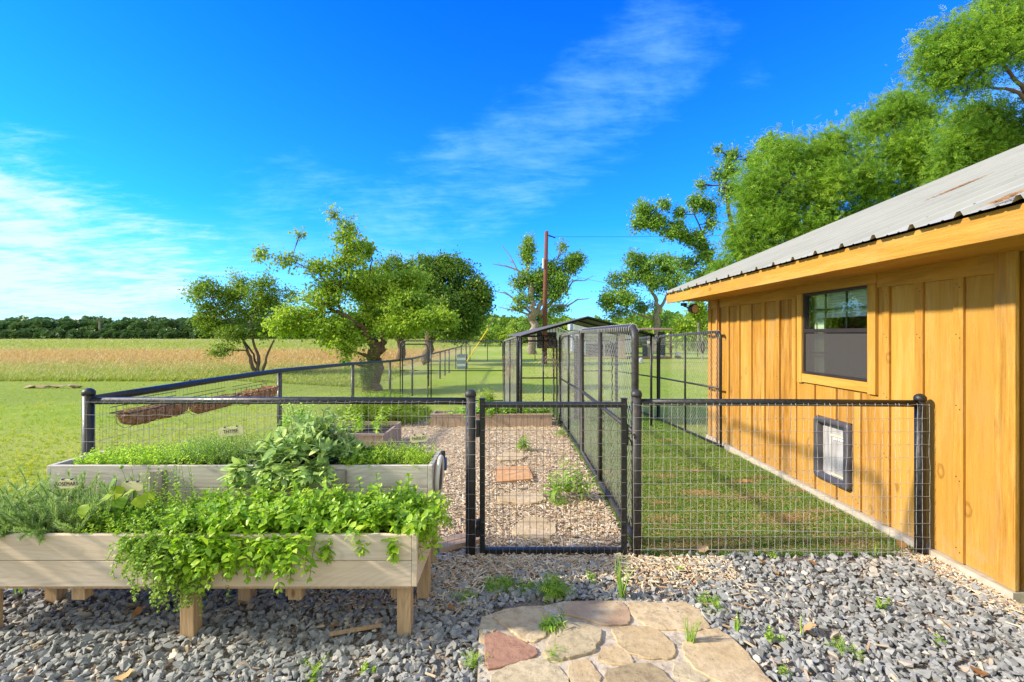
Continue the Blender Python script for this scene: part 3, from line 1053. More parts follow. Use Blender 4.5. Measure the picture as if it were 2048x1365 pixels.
# mown lawn blades
def lawn(n, xf, y0, y1, s0, s1, name, label, p=1.3, mat='grass', tt=None):
    y = sample_y(n, y0, y1, p); x = xf(y, rng.random(n))
    keep = ~((x > -2.98) & (x < 2.95) & (y < 12.4)) & ~((x > 2.9) & (y < 7.3)) & ~((x > -4.0) & (y < 3.42))
    x, y = x[keep], y[keep]
    s = rng.uniform(s0, s1, len(x)) * (1 + 0.05 * y)
    R = rotz(rng.uniform(0, 6.28, len(x))) * np.stack([s * 1.3, s * 1.3, s], -1)[:, None, :]
    t = rng.random(len(x)) if tt is None else tt(x, y)
    return scatter(name, TF, R, np.stack([x, y, gz(y) - 0.012], -1), MAT[mat], t, label=label, cat='grass', kind='stuff')


lawn(42000, lambda y, u: -1.35 * y + u * (1.9 * y), 2.0, 30, 0.022, 0.042, 'lawn_grass', 'short bright green mown grass of the yard around the fences')


def ftint(x, y):
    yy = y + rng.normal(0, 3.5, len(y))
    return np.clip(np.interp(yy, [15, 21, 25, 29, 50, 58, 75, 120], [0.05, 0.2, 0.42, 0.72, 0.76, 0.35, 0.22, 0.3]) + rng.normal(0, 0.10, len(y)), 0, 1)


n = 52000
y = sample_y(n, 19, 150, 1.0); x = (-1.25 + rng.random(n) * 1.2) * y
k = (x < -6.5 + 0 * y) & (y - 0.5 * x > 26 + 2 * np.sin(x * 0.5)); x, y = x[k], y[k]
s = rng.uniform(0.12, 0.34, len(x)) * (0.6 + 0.012 * y)
R = rotz(rng.uniform(0, 6.28, len(x))) * np.stack([s * 1.8, s * 1.8, s], -1)[:, None, :]
scatter('field_grass', TF1, R, np.stack([x, y, gz(y) - 0.03], -1), MAT['field'], ftint(x, y), label='tall unmown hay grass ripening rust and straw in the open field', cat='grass', kind='stuff')
# taller rank grass where the mown strip stops
n = 16000
x = rng.uniform(-30, -5.0, n); y = 14.5 - x * 0.42 + rng.uniform(0, 1, n) ** 1.5 * 8
k = (x / y > -1.2); x, y = x[k], y[k]
s = rng.uniform(0.08, 0.2, len(x))
R = rotz(rng.uniform(0, 6.28, len(x))) * np.stack([s * 1.6, s * 1.6, s], -1)[:, None, :]
scatter('rough_grass', TF1, R, np.stack([x, y, gz(y) - 0.03], -1), MAT['field'], np.clip(rng.normal(0.12, 0.08, len(x)), 0, 1), label='lime green rough grass along the near edge of the field', cat='grass', kind='stuff')

# ================================================================== flagstone path
def path_pt(cx, cy, z=0.02):
    """crop coordinates read off the photograph -> ground"""
    g = G(880 + cx / 3.2, 1080 + cy / 3.2, z)
    return (g.x, g.y)


pth = thing('flagstone_path', (0.45, 2.5, 0), None, None); tag(pth, kind='structure')
mb = MB()
outline = [(235, 1500), (240, 900), (250, 600), (270, 500), (420, 450), (660, 430), (790, 400), (1150, 395), (1560, 400), (1660, 450), (1740, 570), (1830, 600), (1960, 720), (2060, 850), (2200, 1060), (2450, 1500)]
po = [path_pt(*p) for p in outline]
mb.prism(po, -0.02, 0.026)
mb.build('mortar_bed', MAT['mortar'], pth)


def flag(pts, mat, z=0.034, tilt=0.0, seed=0, parent=None, name='flagstone', conv=path_pt, drop=0.05, shrink=0.010, sub=4, **kw):
    r = random.Random(seed)
    pts = [Vector((*conv(*p), 0)) for p in pts]
    ar = sum(pts[i].x * pts[(i + 1) % len(pts)].y - pts[(i + 1) % len(pts)].x * pts[i].y for i in range(len(pts)))
    if ar < 0: pts = pts[::-1]
    c = sum(pts, Vector()) / len(pts)
    out = []
    for i in range(len(pts)):
        a, b = pts[i], pts[(i + 1) % len(pts)]
        for k in range(sub):
            p = a.lerp(b, k / sub)
            if k: p += Vector((r.gauss(0, 1), r.gauss(0, 1), 0)) * 0.004
            out.append(p)
    n = len(out)
    vs, fs = [], []
    z = 0.026 + (z - 0.026) * 0.72
    levels = [(-0.016, z - drop), (-0.015, z - 0.003), (-0.011, z), ]
    for inset, zz in levels:
        for p in out:
            d = (c - p).normalized()
            q = p + d * inset
            vs.append((q.x, q.y, zz + (r.uniform(-0.002, 0.002) if zz < z else 0) + tilt * (q.x - c.x)))
    for l in range(2):
        for i in range(n):
            fs.append((l * n + i, l * n + (i + 1) % n, (l + 1) * n + (i + 1) % n, (l + 1) * n + i))
    fs.append(tuple(2 * n + i for i in range(n)))
    m = MB(); m.add(vs, fs)
    if parent is None:
        return m.build(name, mat, None, smooth=False, loc=(c.x, c.y, 0), **kw)
    return m.build(name, mat, parent, smooth=False, **kw)


FL = [([(340, 500), (420, 465), (640, 445), (668, 480), (680, 560), (665, 620), (600, 660), (540, 650)], 'flag_tan', 0.04),
      ([(275, 515), (325, 503), (352, 560), (335, 600), (265, 607)], 'flag_grey', 0.036),
      ([(300, 625), (380, 612), (500, 665), (600, 715), (610, 745), (470, 800), (320, 835), (305, 800)], 'flag_red', 0.042),
      ([(805, 440), (860, 418), (1150, 415), (1190, 450), (1205, 520), (1190, 550), (1030, 550), (930, 515), (805, 495)], 'flag_mottled', 0.044),
      ([(1218, 430), (1560, 420), (1650, 470), (1715, 575), (1620, 590), (1400, 580), (1330, 560), (1225, 485)], 'flag_tan', 0.04),
      ([(750, 580), (840, 555), (930, 570), (1020, 600), (1010, 670), (960, 730), (870, 750), (790, 775), (700, 770), (672, 740), (720, 660)], 'flag_grey', 0.048),
      ([(1110, 590), (1240, 570), (1370, 590), (1480, 680), (1490, 740), (1440, 770), (1300, 760), (1200, 728), (1150, 680)], 'flag_tan', 0.04),
      ([(1048, 720), (1110, 703), (1190, 742), (1226, 785), (1222, 812), (1110, 800), (1025, 780)], 'flag_tan', 0.036),
      ([(1570, 680), (1650, 620), (1780, 590), (1900, 690), (2010, 810), (2130, 960), (2010, 1000), (1830, 935), (1640, 840), (1580, 770)], 'flag_tan', 0.042),
      ([(1512, 805), (1610, 815), (1700, 900), (1660, 925), (1510, 885)], 'flag_grey', 0.034),
      ([(1085, 860), (1200, 835), (1330, 820), (1400, 860), (1480, 930), (1440, 1010), (1150, 1010), (1080, 930)], 'flag_brown', 0.044),
      ([(850, 810), (950, 795), (1000, 870), (1010, 960), (860, 985), (838, 900)], 'flag_tan', 0.038),
      ([(345, 890), (480, 810), (640, 785), (760, 850), (820, 930), (800, 1020), (560, 1080), (345, 1060)], 'flag_grey', 0.038),
      ([(256, 612), (292, 640), (300, 700), (268, 680)], 'flag_tan', 0.034),
      ([(345, 1120), (600, 1120), (820, 1060), (900, 1180), (860, 1400), (350, 1400)], 'flag_tan', 0.038),
      ([(950, 1060), (1450, 1050), (1560, 1180), (1480, 1400), (960, 1400)], 'flag_tan', 0.04),
      ([(1560, 980), (1820, 990), (2120, 1060), (2300, 1350), (1650, 1400), (1640, 1150)], 'flag_grey', 0.04)]
for i, (p, m, z) in enumerate(FL):
    flag(p, MAT[m], z, seed=i, parent=pth)


def photo_pt(z):
    return lambda x, y: tuple(G(x, y, z)[:2])


STEP = [([(996, 912), (1010, 904), (1044, 906), (1050, 912), (1040, 918), (1002, 920)], 'flag_tan', 0.03, 'pale flat stepping stone farthest from the gate in the bark mulch'),
        ([(994, 934), (1055, 931), (1064, 955), (1030, 958), (995, 962)], 'orange_stone', 0.05, 'orange sandstone block stepping stone with a rough broken front edge'),
        ([(996, 992), (1030, 984), (1080, 986), (1090, 998), (1060, 1006), (1002, 1000)], 'flag_tan', 0.035, 'wide thin buff stepping stone beside the lettuce like weeds'),
        ([(1027, 1060), (1050, 1036), (1075, 1034), (1108, 1047), (1109, 1060), (1098, 1075), (1068, 1074), (1035, 1068)], 'flag_tan', 0.035, 'rounded tan stepping stone just behind the closed gate')]
for i, (p, m, z, lb) in enumerate(STEP):
    flag(p, MAT[m], z, seed=40 + i, name='stepping_stone', conv=photo_pt(z), label=lb, cat='stepping stone', group='stepping stones in the bark mulch')

# ================================================================== the amber cabin
WX, Y0, Y1 = 3.02, 2.85, 7.24       # wall face, near corner, far corner
ZB = 0.065
EX, ZE0, ZE1 = 2.47, 2.083, 2.232   # fascia face, its bottom and top
PITCH = 0.413
RX = 8.6
RZ = 2.245 + (RX - 2.43) * PITCH
cab = thing('wooden_cabin', (WX, 5.0, 0), 'amber stained board and batten cabin with a ribbed metal roof', 'cabin')
MB().box((WX - 0.045, Y0 - 0.03, -0.3), (13.5, Y1 + 0.04, ZB - 0.005)).build('foundation', MAT['concrete'], cab)
bat = [2.885 + 0.311 * i for i in range(15)]
win_y0, win_y1, win_z0, win_z1 = 4.0, 4.91, 1.19, 2.012
pd_y0, pd_y1, pd_z0, pd_z1 = 4.205, 4.69, 0.20, 0.80
edges = [Y0] + [b + 0.0 for b in bat[1:-1]] + [Y1]
top = 2.30


def wall_piece(name, ya, yb, za, zb, x0, x1, mat):
    if yb - ya < 0.004 or zb - za < 0.004: return
    MB().box((x0, ya, za), (x1, yb, zb)).build(name, mat, cab)


def cut(name, ya, yb, x0, x1, mat, jit=0.0):
    """a vertical board, sawn round the window and the pet door"""
    segs = [(ya, yb, ZB, top)]
    for (hy0, hy1, hz0, hz1) in ((win_y0, win_y1, win_z0, win_z1), (pd_y0, pd_y1, pd_z0, pd_z1)):
        new = []
        for (a, b, c, d) in segs:
            if b <= hy0 or a >= hy1 or d <= hz0 or c >= hz1:
                new.append((a, b, c, d)); continue
            if c < hz0: new.append((a, b, c, hz0))
            if d > hz1: new.append((a, b, hz1, d))
            if a < hy0: new.append((a, hy0, max(c, hz0), min(d, hz1)))
            if b > hy1: new.append((hy1, b, max(c, hz0), min(d, hz1)))
        segs = new
    for (a, b, c, d) in segs:
        if b - a > 0.004 and d - c > 0.004:
            MB().box((x0, a, c), (x1, b, d)).build(name, mat, cab)


for i in range(len(edges) - 1):
    j = random.uniform(-0.002, 0.002)
    cut('wall_board', edges[i] + 0.002, edges[i + 1] - 0.002, WX + j, WX + 0.03, MAT['stain_v'])
trim = [(win_y0 - 0.09, win_y1 + 0.09, win_z0 - 0.10, win_z1 + 0.15), (pd_y0, pd_y1, pd_z0, pd_z1)]
for i, b in enumerate(bat[1:-1]):
    w = 0.035
    segs = [(ZB, 1.955 + 0.05)]
    for (hy0, hy1, hz0, hz1) in trim:
        if b + w > hy0 and b - w < hy1:
            new = []
            for c, d in segs:
                if c < hz0: new.append((c, min(d, hz0)))
                if d > hz1: new.append((max(c, hz1), d))
            segs = new
    for c, d in segs:
        if d - c > 0.03: MB().box((WX - 0.020, b - w, c + 0.002), (WX - 0.0025, b + w, d)).build('batten', MAT['stain_b'], cab, bevel=0.002)
# corner boards, frieze under the eave
MB().box((WX - 0.026, Y0 - 0.024, ZB), (WX - 0.003, Y0 + 0.10, 2.1)).build('corner_board', MAT['stain_b'], cab, bevel=0.002)
MB().box((WX - 0.024, Y1 - 0.07, ZB), (WX - 0.003, Y1 + 0.024, 2.1)).build('corner_board', MAT['stain_b'], cab, bevel=0.002)
MB().box((WX - 0.022, Y0 + 0.102, 1.975), (WX - 0.003, win_y0 - 0.095, 2.1)).build('frieze_board', MAT['stain_y'], cab)
MB().box((WX - 0.022, win_y1 + 0.095, 1.975), (WX - 0.003, Y1 - 0.072, 2.1)).build('frieze_board', MAT['stain_y'], cab)
# window casing
MB().box((WX - 0.030, win_y0 - 0.088, win_z0 - 0.095), (WX - 0.004, win_y0, win_z1)).build('window_trim', MAT['stain_b'], cab, bevel=0.002)
MB().box((WX - 0.030, win_y1, win_z0 - 0.095), (WX - 0.004, win_y1 + 0.08, win_z1)).build('window_trim', MAT['stain_b'], cab, bevel=0.002)
MB().box((WX - 0.028, win_y0 + 0.002, win_z0 - 0.085), (WX - 0.004, win_y1 - 0.002, win_z0)).build('window_trim', MAT['stain_y'], cab, bevel=0.002)
MB().box((WX - 0.033, win_y0 - 0.10, win_z1 + 0.002), (WX - 0.004, win_y1 + 0.09, win_z1 + 0.085)).build('window_trim', MAT['stain_y'], cab, bevel=0.002)
# window
wn = MB()
for a, b in (((WX - 0.012, win_y0 + 0.001, win_z0 + 0.001), (WX + 0.05, win_y0 + 0.022, win_z1 - 0.001)), ((WX - 0.012, win_y1 - 0.022, win_z0 + 0.001), (WX + 0.05, win_y1 - 0.001, win_z1 - 0.001)),
             ((WX - 0.012, win_y0 + 0.022, win_z0 + 0.001), (WX + 0.05, win_y1 - 0.022, win_z0 + 0.026)), ((WX - 0.012, win_y0 + 0.022, win_z1 - 0.024), (WX + 0.05, win_y1 - 0.022, win_z1 - 0.001))):
    wn.box(a, b)
win = wn.build('window', MAT['bronze'], cab, bevel=0.002)
zm = 1.632
MB().box((WX - 0.016, win_y0 + 0.023, zm - 0.022), (WX + 0.03, win_y1 - 0.023, zm + 0.016)).build('meeting_rail', MAT['bronze'], win, bevel=0.003)
MB().box((WX + 0.012, win_y0 + 0.023, zm + 0.017), (WX + 0.016, win_y1 - 0.023, win_z1 - 0.025)).build('pane', MAT['glass'], win)
MB().box((WX + 0.022, win_y0 + 0.023, win_z0 + 0.027), (WX + 0.026, win_y1 - 0.023, zm - 0.023)).build('pane', MAT['glass'], win)
MB().box((WX + 0.001, win_y0 + 0.023, win_z0 + 0.027), (WX + 0.002, win_y1 - 0.023, zm - 0.023)).build('insect_screen', MAT['screen'], win)
mm = MB()
for yy in (win_y0 + 0.32, win_y0 + 0.61, win_y1 - 0.06):
    mm.box((WX + 0.020, yy - 0.009, zm + 0.018), (WX + 0.030, yy + 0.009, win_z1 - 0.026))
mm.box((WX + 0.0195, win_y0 + 0.024, 1.825), (WX + 0.0305, win_y1 - 0.024, 1.845))
mm.build('muntins', MAT['muntin'], win)
mm = MB()
for yy in (win_y0 + 0.32, win_y0 + 0.61, win_y1 - 0.06):
    mm.box((WX + 0.032, yy - 0.009, win_z0 + 0.028), (WX + 0.040, yy + 0.009, zm - 0.024))
mm.box((WX + 0.0315, win_y0 + 0.024, 1.40), (WX + 0.0405, win_y1 - 0.024, 1.42))
mm.build('muntins', MAT['muntin'], win)
bl = MB()
for k in range(9):
    z = 1.785 + k * 0.024
    bl.box((WX + 0.065, win_y0 - 0.02, z), (WX + 0.072, win_y1 - 0.10, z + 0.022))
bl.build('woven_blind', MAT['blind'], win)
MB().box((WX + 0.06, win_y0 - 0.02, 1.755), (WX + 0.08, win_y1 - 0.10, 1.783)).build('blind_rail', MAT['shed_white'], win)
MB().box((WX + 0.10, win_y1 - 0.16, 1.1), (WX + 0.125, win_y1 + 0.10, 2.1)).build('inner_casing', MAT['blind'], win)
# what one makes out through the glass
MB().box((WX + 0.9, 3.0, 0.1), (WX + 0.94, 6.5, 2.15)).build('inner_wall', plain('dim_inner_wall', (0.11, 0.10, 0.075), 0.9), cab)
# pet door
pd = MB()


def rr(y0, y1, z0, z1, r, n=5):
    p = []
    for cy, cz, a0 in ((y1 - r, z1 - r, 0), (y0 + r, z1 - r, 90), (y0 + r, z0 + r, 180), (y1 - r, z0 + r, 270)):
        for k in range(n + 1):
            a = math.radians(a0 + 90 * k / n)
            p.append((cy + r * math.cos(a), cz + r * math.sin(a)))
    return p


o1 = rr(pd_y0, pd_y1, pd_z0, pd_z1, 0.045); o2 = rr(pd_y0 + 0.01, pd_y1 - 0.01, pd_z0 + 0.01, pd_z1 - 0.01, 0.04)
i1 = rr(pd_y0 + 0.062, pd_y1 - 0.062, pd_z0 + 0.055, pd_z1 - 0.055, 0.025); nn = len(o1)
vs = [(WX - 0.003, a, b) for a, b in o1] + [(WX - 0.040, a, b) for a, b in o1] + [(WX - 0.050, a, b) for a, b in o2] + [(WX - 0.046, a, b) for a, b in i1] + [(WX + 0.05, a, b) for a, b in i1]
fs = []
for l in range(4):
    for i in range(nn):
        fs.append((l * nn + i, l * nn + (i + 1) % nn, (l + 1) * nn + (i + 1) % nn, (l + 1) * nn + i))
pd.add(vs, fs)
pet = pd.build('pet_door', MAT['dark_plastic'], cab, smooth=True)
t = NT('frosted_flap')
t.bsdf(t.mix(t.rng(t.noise(t.pos((1, 5, 1)), 3, 3), 0.3, 0.7), (0.22, 0.21, 0.20), (0.50, 0.48, 0.45)), 0.3)
MB().box((WX + 0.012, pd_y0 + 0.05, pd_z0 + 0.045), (WX + 0.018, pd_y1 - 0.05, pd_z1 - 0.045)).build('flap', t.m, pet)
MB().box((WX - 0.006, pd_y0 + 0.085, pd_z0 + 0.075), (WX + 0.004, pd_y1 - 0.20, pd_z0 + 0.09)).build('flap_strip', MAT['cream'], pet)
MB().box((WX - 0.006, pd_y0 + 0.085, pd_z1 - 0.16), (WX + 0.004, pd_y1 - 0.20, pd_z1 - 0.145)).build('flap_strip', MAT['cream'], pet)
m = MB()
for k in range(6):
    m.box((WX - 0.002, pd_y0 + 0.085 + k * 0.03, pd_z1 - 0.19), (WX + 0.006, pd_y0 + 0.105 + k * 0.03, pd_z1 - 0.168))
m.box((WX - 0.004, pd_y1 - 0.19, pd_z0 + 0.06), (WX + 0.010, pd_y1 - 0.182, pd_z1 - 0.06))
m.build('flap_clips', MAT['white'], pet, kind='stuff')
# fascia, soffit, rafters tails
RY0, RY1 = -0.6, 7.60
MB().box((EX, RY0, ZE0), (EX + 0.035, RY1 - 1.05, ZE1)).build('fascia_board', MAT['stain_y'], cab, bevel=0.003)
MB().box((EX, RY1 - 1.048, ZE0), (EX + 0.035, RY1, ZE1)).build('fascia_board', MAT['stain_y'], cab, bevel=0.003)
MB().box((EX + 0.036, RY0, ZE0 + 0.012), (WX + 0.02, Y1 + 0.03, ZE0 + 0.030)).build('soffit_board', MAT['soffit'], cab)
m = MB()
slab = [(EX + 0.036, 2.18), (RX, 2.18 + (RX - EX - 0.036) * PITCH)]
m.add([(slab[0][0], RY1 - 0.035, slab[0][1] - 0.09), (slab[1][0], RY1 - 0.035, slab[1][1] - 0.13), (slab[1][0], RY1 - 0.035, slab[1][1]), (slab[0][0], RY1 - 0.035, slab[0][1]),
       (slab[0][0], RY1, slab[0][1] - 0.09), (slab[1][0], RY1, slab[1][1] - 0.13), (slab[1][0], RY1, slab[1][1]), (slab[0][0], RY1, slab[0][1])],
      [(0, 1, 2, 3), (7, 6, 5, 4), (0, 4, 5, 1), (1, 5, 6, 2), (2, 6, 7, 3), (3, 7, 4, 0)])
m.build('rake_board', MAT['stain_y'], cab)
# deck under the sheets
m = MB()
for sgn in (1,):
    m.add([(EX + 0.04, RY0, 2.178), (RX, RY0, 2.185 + (RX - EX - 0.04) * PITCH), (RX, RY1 - 0.04, 2.185 + (RX - EX - 0.04) * PITCH), (EX + 0.04, RY1 - 0.04, 2.185),
           (EX + 0.04, RY0, 2.20), (RX, RY0, 2.20 + (RX - EX - 0.04) * PITCH), (RX, RY1 - 0.04, 2.20 + (RX - EX - 0.04) * PITCH), (EX + 0.04, RY1 - 0.04, 2.20)],
          [(0, 3, 2, 1), (4, 5, 6, 7), (0, 1, 5, 4), (1, 2, 6, 5), (2, 3, 7, 6), (3, 0, 4, 7)])
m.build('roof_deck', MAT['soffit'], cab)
# ribbed sheets: one 0.915 m sheet spans three ribs
rib = 0.3048
prof1 = [(0.0, 0.0), (0.012, 0.0), (0.030, 0.030), (0.052, 0.030), (0.070, 0.0), (0.125, 0.0), (0.131, 0.005), (0.141, 0.005), (0.147, 0.0), (0.215, 0.0), (0.221, 0.005), (0.231, 0.005), (0.237, 0.0)]
XE = 2.425


def roof_sheet(ya, nr, side=1):
    pts = []
    for r_ in range(nr):
        pts += [(ya + r_ * rib + a, b) for a, b in prof1]
    pts.append((ya + nr * rib, 0.0))
    n = len(pts)
    vs = []
    for x in (XE, RX):
        for (yy, h) in pts:
            z = 2.237 + (x - XE) * PITCH
            X = x if side == 1 else 2 * RX - x
            vs.append((X, yy, z + h))
    for x in (XE, RX):
        for (yy, h) in pts:
            z = 2.237 + (x - XE) * PITCH
            X = x if side == 1 else 2 * RX - x
            vs.append((X, yy, z + h - 0.0015))
    fs = []
    for i in range(n - 1):
        fs.append((i, i + 1, n + i + 1, n + i))
        fs.append((2 * n + i, 3 * n + i, 3 * n + i + 1, 2 * n + i + 1))
        fs.append((i, 2 * n + i, 2 * n + i + 1, i + 1))
    m = MB(); m.add(vs, fs)
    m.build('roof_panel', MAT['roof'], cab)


y = 2.235 - 3 * rib * 3
while y < RY1 - 0.02:
    nr = min(3, int(round((RY1 + 0.02 - y) / rib)))
    if nr < 1: break
    roof_sheet(y + 0.0005, nr); roof_sheet(y + 0.0005, nr, -1)
    y += nr * rib
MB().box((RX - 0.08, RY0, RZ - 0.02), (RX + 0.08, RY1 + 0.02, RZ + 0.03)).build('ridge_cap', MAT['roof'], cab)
m = MB()
for yy in np.arange(-0.3, 7.5, rib):
    for xx in (2.62, 3.5, 4.4, 5.3):
        z = 2.248 + (xx - XE) * PITCH
        for o in (0.085, 0.185):
            m.box((xx - 0.007, yy + 0.05 + o, z - 0.001), (xx + 0.007, yy + 0.064 + o, z + 0.008))
m.build('roof_screws', MAT['bronze'], cab, kind='stuff')
# other walls
MB().box((WX + 0.03, Y0 + 0.002, ZB), (WX + 0.06, Y1 - 0.002, 2.18)).build('sheathing', MAT['shed_dark'], cab) if False else None
m = MB()
for k in range(11):
    x0 = WX + 0.033 + k * 0.31
    MB().box((x0, Y0 - 0.018 + random.uniform(-.001, .001), ZB), (x0 + 0.306, Y0 + 0.01, 2.12)).build('wall_board', MAT['stain_v'], cab)
    MB().box((x0 - 0.03, Y0 - 0.038, ZB), (x0 + 0.03, Y0 - 0.0195, 2.10)).build('batten', MAT['stain_b'], cab) if k else None
for k in range(34):
    x0 = WX + 0.033 + k * 0.31
    h = 2.1 + (min(x0, 2 * RX - x0 - 0.31) - XE) * PITCH
    MB().box((x0, Y1 - 0.01, ZB), (x0 + 0.306, Y1 + 0.02, h)).build('wall_board', MAT['stain_v'], cab)
MB().box((WX + 34 * 0.31, Y0, ZB), (WX + 34 * 0.31 + 0.04, Y1, 2.2)).build('back_wall', MAT['stain_v'], cab)
MB().box((WX + 0.05, RY0, 1.93), (WX + 0.20, Y0 - 0.045, 2.08)).build('porch_beam', MAT['soffit'], cab)
MB().box((WX + 0.03, RY0, -0.1), (WX + 0.17, RY0 + 0.14, 1.93)).build('porch_post', MAT['stain_v'], cab)
m = MB()
for b in bat[1:-1]:
    for z in (0.14, 0.62, 1.10, 1.58, 1.92):
        if not (win_y0 - 0.13 < b < win_y1 + 0.13 and z > win_z0 - 0.14) and not (pd_y0 - 0.04 < b < pd_y1 + 0.04 and z < pd_z1):
            for o_ in (-0.012, 0.013):
                m.box((WX - 0.0215, b + o_ - 0.0035, z + o_), (WX - 0.0195, b + o_ + 0.0035, z + o_ + 0.007))
m.build('nail_heads', MAT['bronze'], cab, kind='stuff')
# conduit up the wall
m = MB()
m.tube([(WX - 0.055, 6.87, 0.0), (WX - 0.055, 6.87, 1.9), (WX - 0.05, 6.87, 2.09)], 0.018, 8)
m.build('conduit_pipe', plain('painted_conduit', (0.50, 0.24, 0.07), 0.5), cab, smooth=True)
MB().lathe((WX - 0.055, 6.87, 1.55), [(0.022, 0), (0.024, 0.01), (0.024, 0.06), (0.022, 0.07)], 10).build('pipe_coupling', MAT['black_rust'], cab)
# flood lamp under the eave
fl = thing('flood_light', (2.62, 7.35, 2.06), 'round flood lamp hanging under the far end of the cabin eave', 'lamp')
MB().lathe((2.66, 7.35, 2.03), [(0.05, 0), (0.05, 0.045)], 12).build('mount', MAT['bronze'], fl)
d = Vector((0.45, -1.0, -0.1)).normalized()
c = Vector((2.76, 7.28, 1.985))
MB().tube([(2.66, 7.35, 2.03), (2.72, 7.33, 2.0), tuple(c)], 0.012, 6).build('arm', MAT['bronze'], fl)
MB().tube([c - d * 0.05, c - d * 0.02, c + d * 0.05, c + d * 0.062], [0.034, 0.064, 0.078, 0.078], 16).build('housing', MAT['bronze'], fl, smooth=False)
MB().tube([c + d * 0.060, c + d * 0.067], 0.064, 16).build('lens', plain('amber_lens', (0.72, 0.55, 0.30), 0.3), fl)
# brown litter caught in the pans of the roof
for (px, py, w, nm) in ((1921, 374, 0.16, 'upper'), (1995, 407, 0.15, 'lower')):
    # place on the roof plane
    best = None
    for xx in np.linspace(2.45, 5, 300):
        z = 2.248 + (xx - XE) * PITCH
        Y = (xx * F) / (px - CX)
        yy = CY - (z - EYE) * F / Y
        if best is None or abs(yy - py) < best[0]: best = (abs(yy - py), xx, Y, z)
    _, xx, Y, z = best
    n = 700
    x_ = rng.normal(xx, w * 0.75, n); y_ = rng.normal(Y, 0.022, n)
    z_ = 2.248 + (x_ - XE) * PITCH + 0.004 + rng.uniform(0, 0.012, n)
    k = x_ > XE + 0.02
    x_, y_, z_ = x_[k], y_[k], z_[k]
    l = rng.uniform(0.015, 0.045, len(x_))
    R = roty(np.full(len(x_), -math.atan(PITCH))) @ rotz(rng.normal(PI / 2, 0.7, len(x_))) * l[:, None, None]
    me_v = np.stack([x_, y_, z_], -1)
    scatter('leaf_litter', [NEEDLE], R, me_v, MAT['dry'], rng.random(len(x_)) * 0.5, label='rusty patch of needles caught %s' % ('mid way up the metal roof' if nm == 'upper' else 'at the eave of the metal roof'), cat='litter', kind='stuff')
# ================================================================== fences and gate
FY = 3.416


def post(parent, x, y, z0, z1, r=0.036, mat=None, name='post'):
    mat = mat or MAT['black']
    p = MB().tube([(x, y, z0), (x, y, z1 - 0.03)], r, 16).build(name, mat, parent, smooth=True)
    MB().lathe((x, y, z1 - 0.045), [(r + 0.004, 0), (r + 0.005, 0.012), (r + 0.0045, 0.024), (r * 0.92, 0.036), (r * 0.55, 0.046), (0.003, 0.050)], 16).build('post_cap', mat, p, smooth=True)
    return p


def wire(m, a, b, r, jit, n, amp_dir, rnd):
    pts = []
    a, b = Vector(a), Vector(b)
    for i in range(n + 1):
        t_ = i / n
        p = a.lerp(b, t_)
        p += Vector((rnd.gauss(0, 1) * amp_dir[0], rnd.gauss(0, 1) * amp_dir[1], rnd.gauss(0, 1) * amp_dir[2])) * jit
        pts.append(p)
    m.tube(pts, r, 3, caps=False)


def woven(parent, x0, x1, y, z0, z1, dx, dz, r, mat, seed, name='wire_mesh', hook=0.0):
    rnd = random.Random(seed)
    m = MB()
    nx = int(round((x1 - x0) / dx))
    for i in range(nx + 1):
        x = x0 + (x1 - x0) * i / nx + rnd.gauss(0, 0.0025)
        lean = rnd.gauss(0, 0.003)
        top_ = z1 + rnd.uniform(-0.004, 0.004)
        if hook:
            m.tube([(x + lean * 3 + 0.010, y + hook, z1 + 0.005), (x + lean * 3 + 0.008, y + 0.003, z1 - 0.004)], r, 3, caps=False)
        wire(m, (x + lean * 3 + 0.006, y, top_), (x, y, z0), r, 0.0016, 12, (1, 0.6, 0), rnd)
    z = z1 - 0.004
    k = 0
    while z > z0 - 0.001:
        wire(m, (x0 - 0.002, y - 0.002, z + rnd.gauss(0, 0.002)), (x1 + 0.002, y - 0.002, z + rnd.gauss(0, 0.003)), r, 0.0014, nx, (0, 0.5, 1), rnd)
        k += 1
        z -= dz * (1.0 if k > 1 else 1.0)
    m.build(name, mat, parent)


# left section
fence = thing('garden_fence', (-1.66, FY, 0), 'black pipe fence section with welded wire mesh behind the two herb planters', 'fence', 'low black pipe fence sections facing the gravel')
post(fence, -3.045, FY, -0.05, 1.205)
post(fence, -0.298, FY, -0.05, 1.195, mat=MAT['black_rust'])
MB().tube([(-3.03, FY, 1.118), (-1.5, FY, 1.121), (-0.30, FY, 1.115)], 0.026, 12).build('top_rail', MAT['black'], fence, smooth=True)
woven(fence, -3.075, -0.262, FY - 0.040, 0.03, 1.118, 0.0505, 0.0935, 0.0012, MAT['wire'], 3, hook=0.012)
# right section
fence2 = thing('garden_fence', (1.92, FY, 0), 'black pipe fence section with welded wire mesh between gate latch post and cabin', 'fence', 'low black pipe fence sections facing the gravel')
post(fence2, 0.895, FY, -0.05, 1.195, 0.035, mat=MAT['black_rust'])
post(fence2, 2.935, FY, -0.05, 1.165, 0.034)
MB().tube([(0.895, FY, 1.108), (2.0, FY, 1.106), (2.935, FY, 1.098)], 0.025, 12).build('top_rail', MAT['black'], fence2, smooth=True)
woven(fence2, 0.868, 2.970, FY - 0.038, 0.02, 1.098, 0.050, 0.0935, 0.0012, MAT['wire'], 5, hook=0.010)
mb = MB()
rnd = random.Random(9)
for z in (0.075, 0.215):
    wire(mb, (0.95, FY - 0.045, z), (2.86, FY - 0.045, z - 0.03), 0.0017, 0.002, 30, (0, 1, 1), rnd)
for x in np.arange(1.12, 2.86, 0.195):
    wire(mb, (x, FY - 0.046, 0.0), (x, FY - 0.046, 0.215), 0.0017, 0.001, 3, (1, 0, 0), rnd)
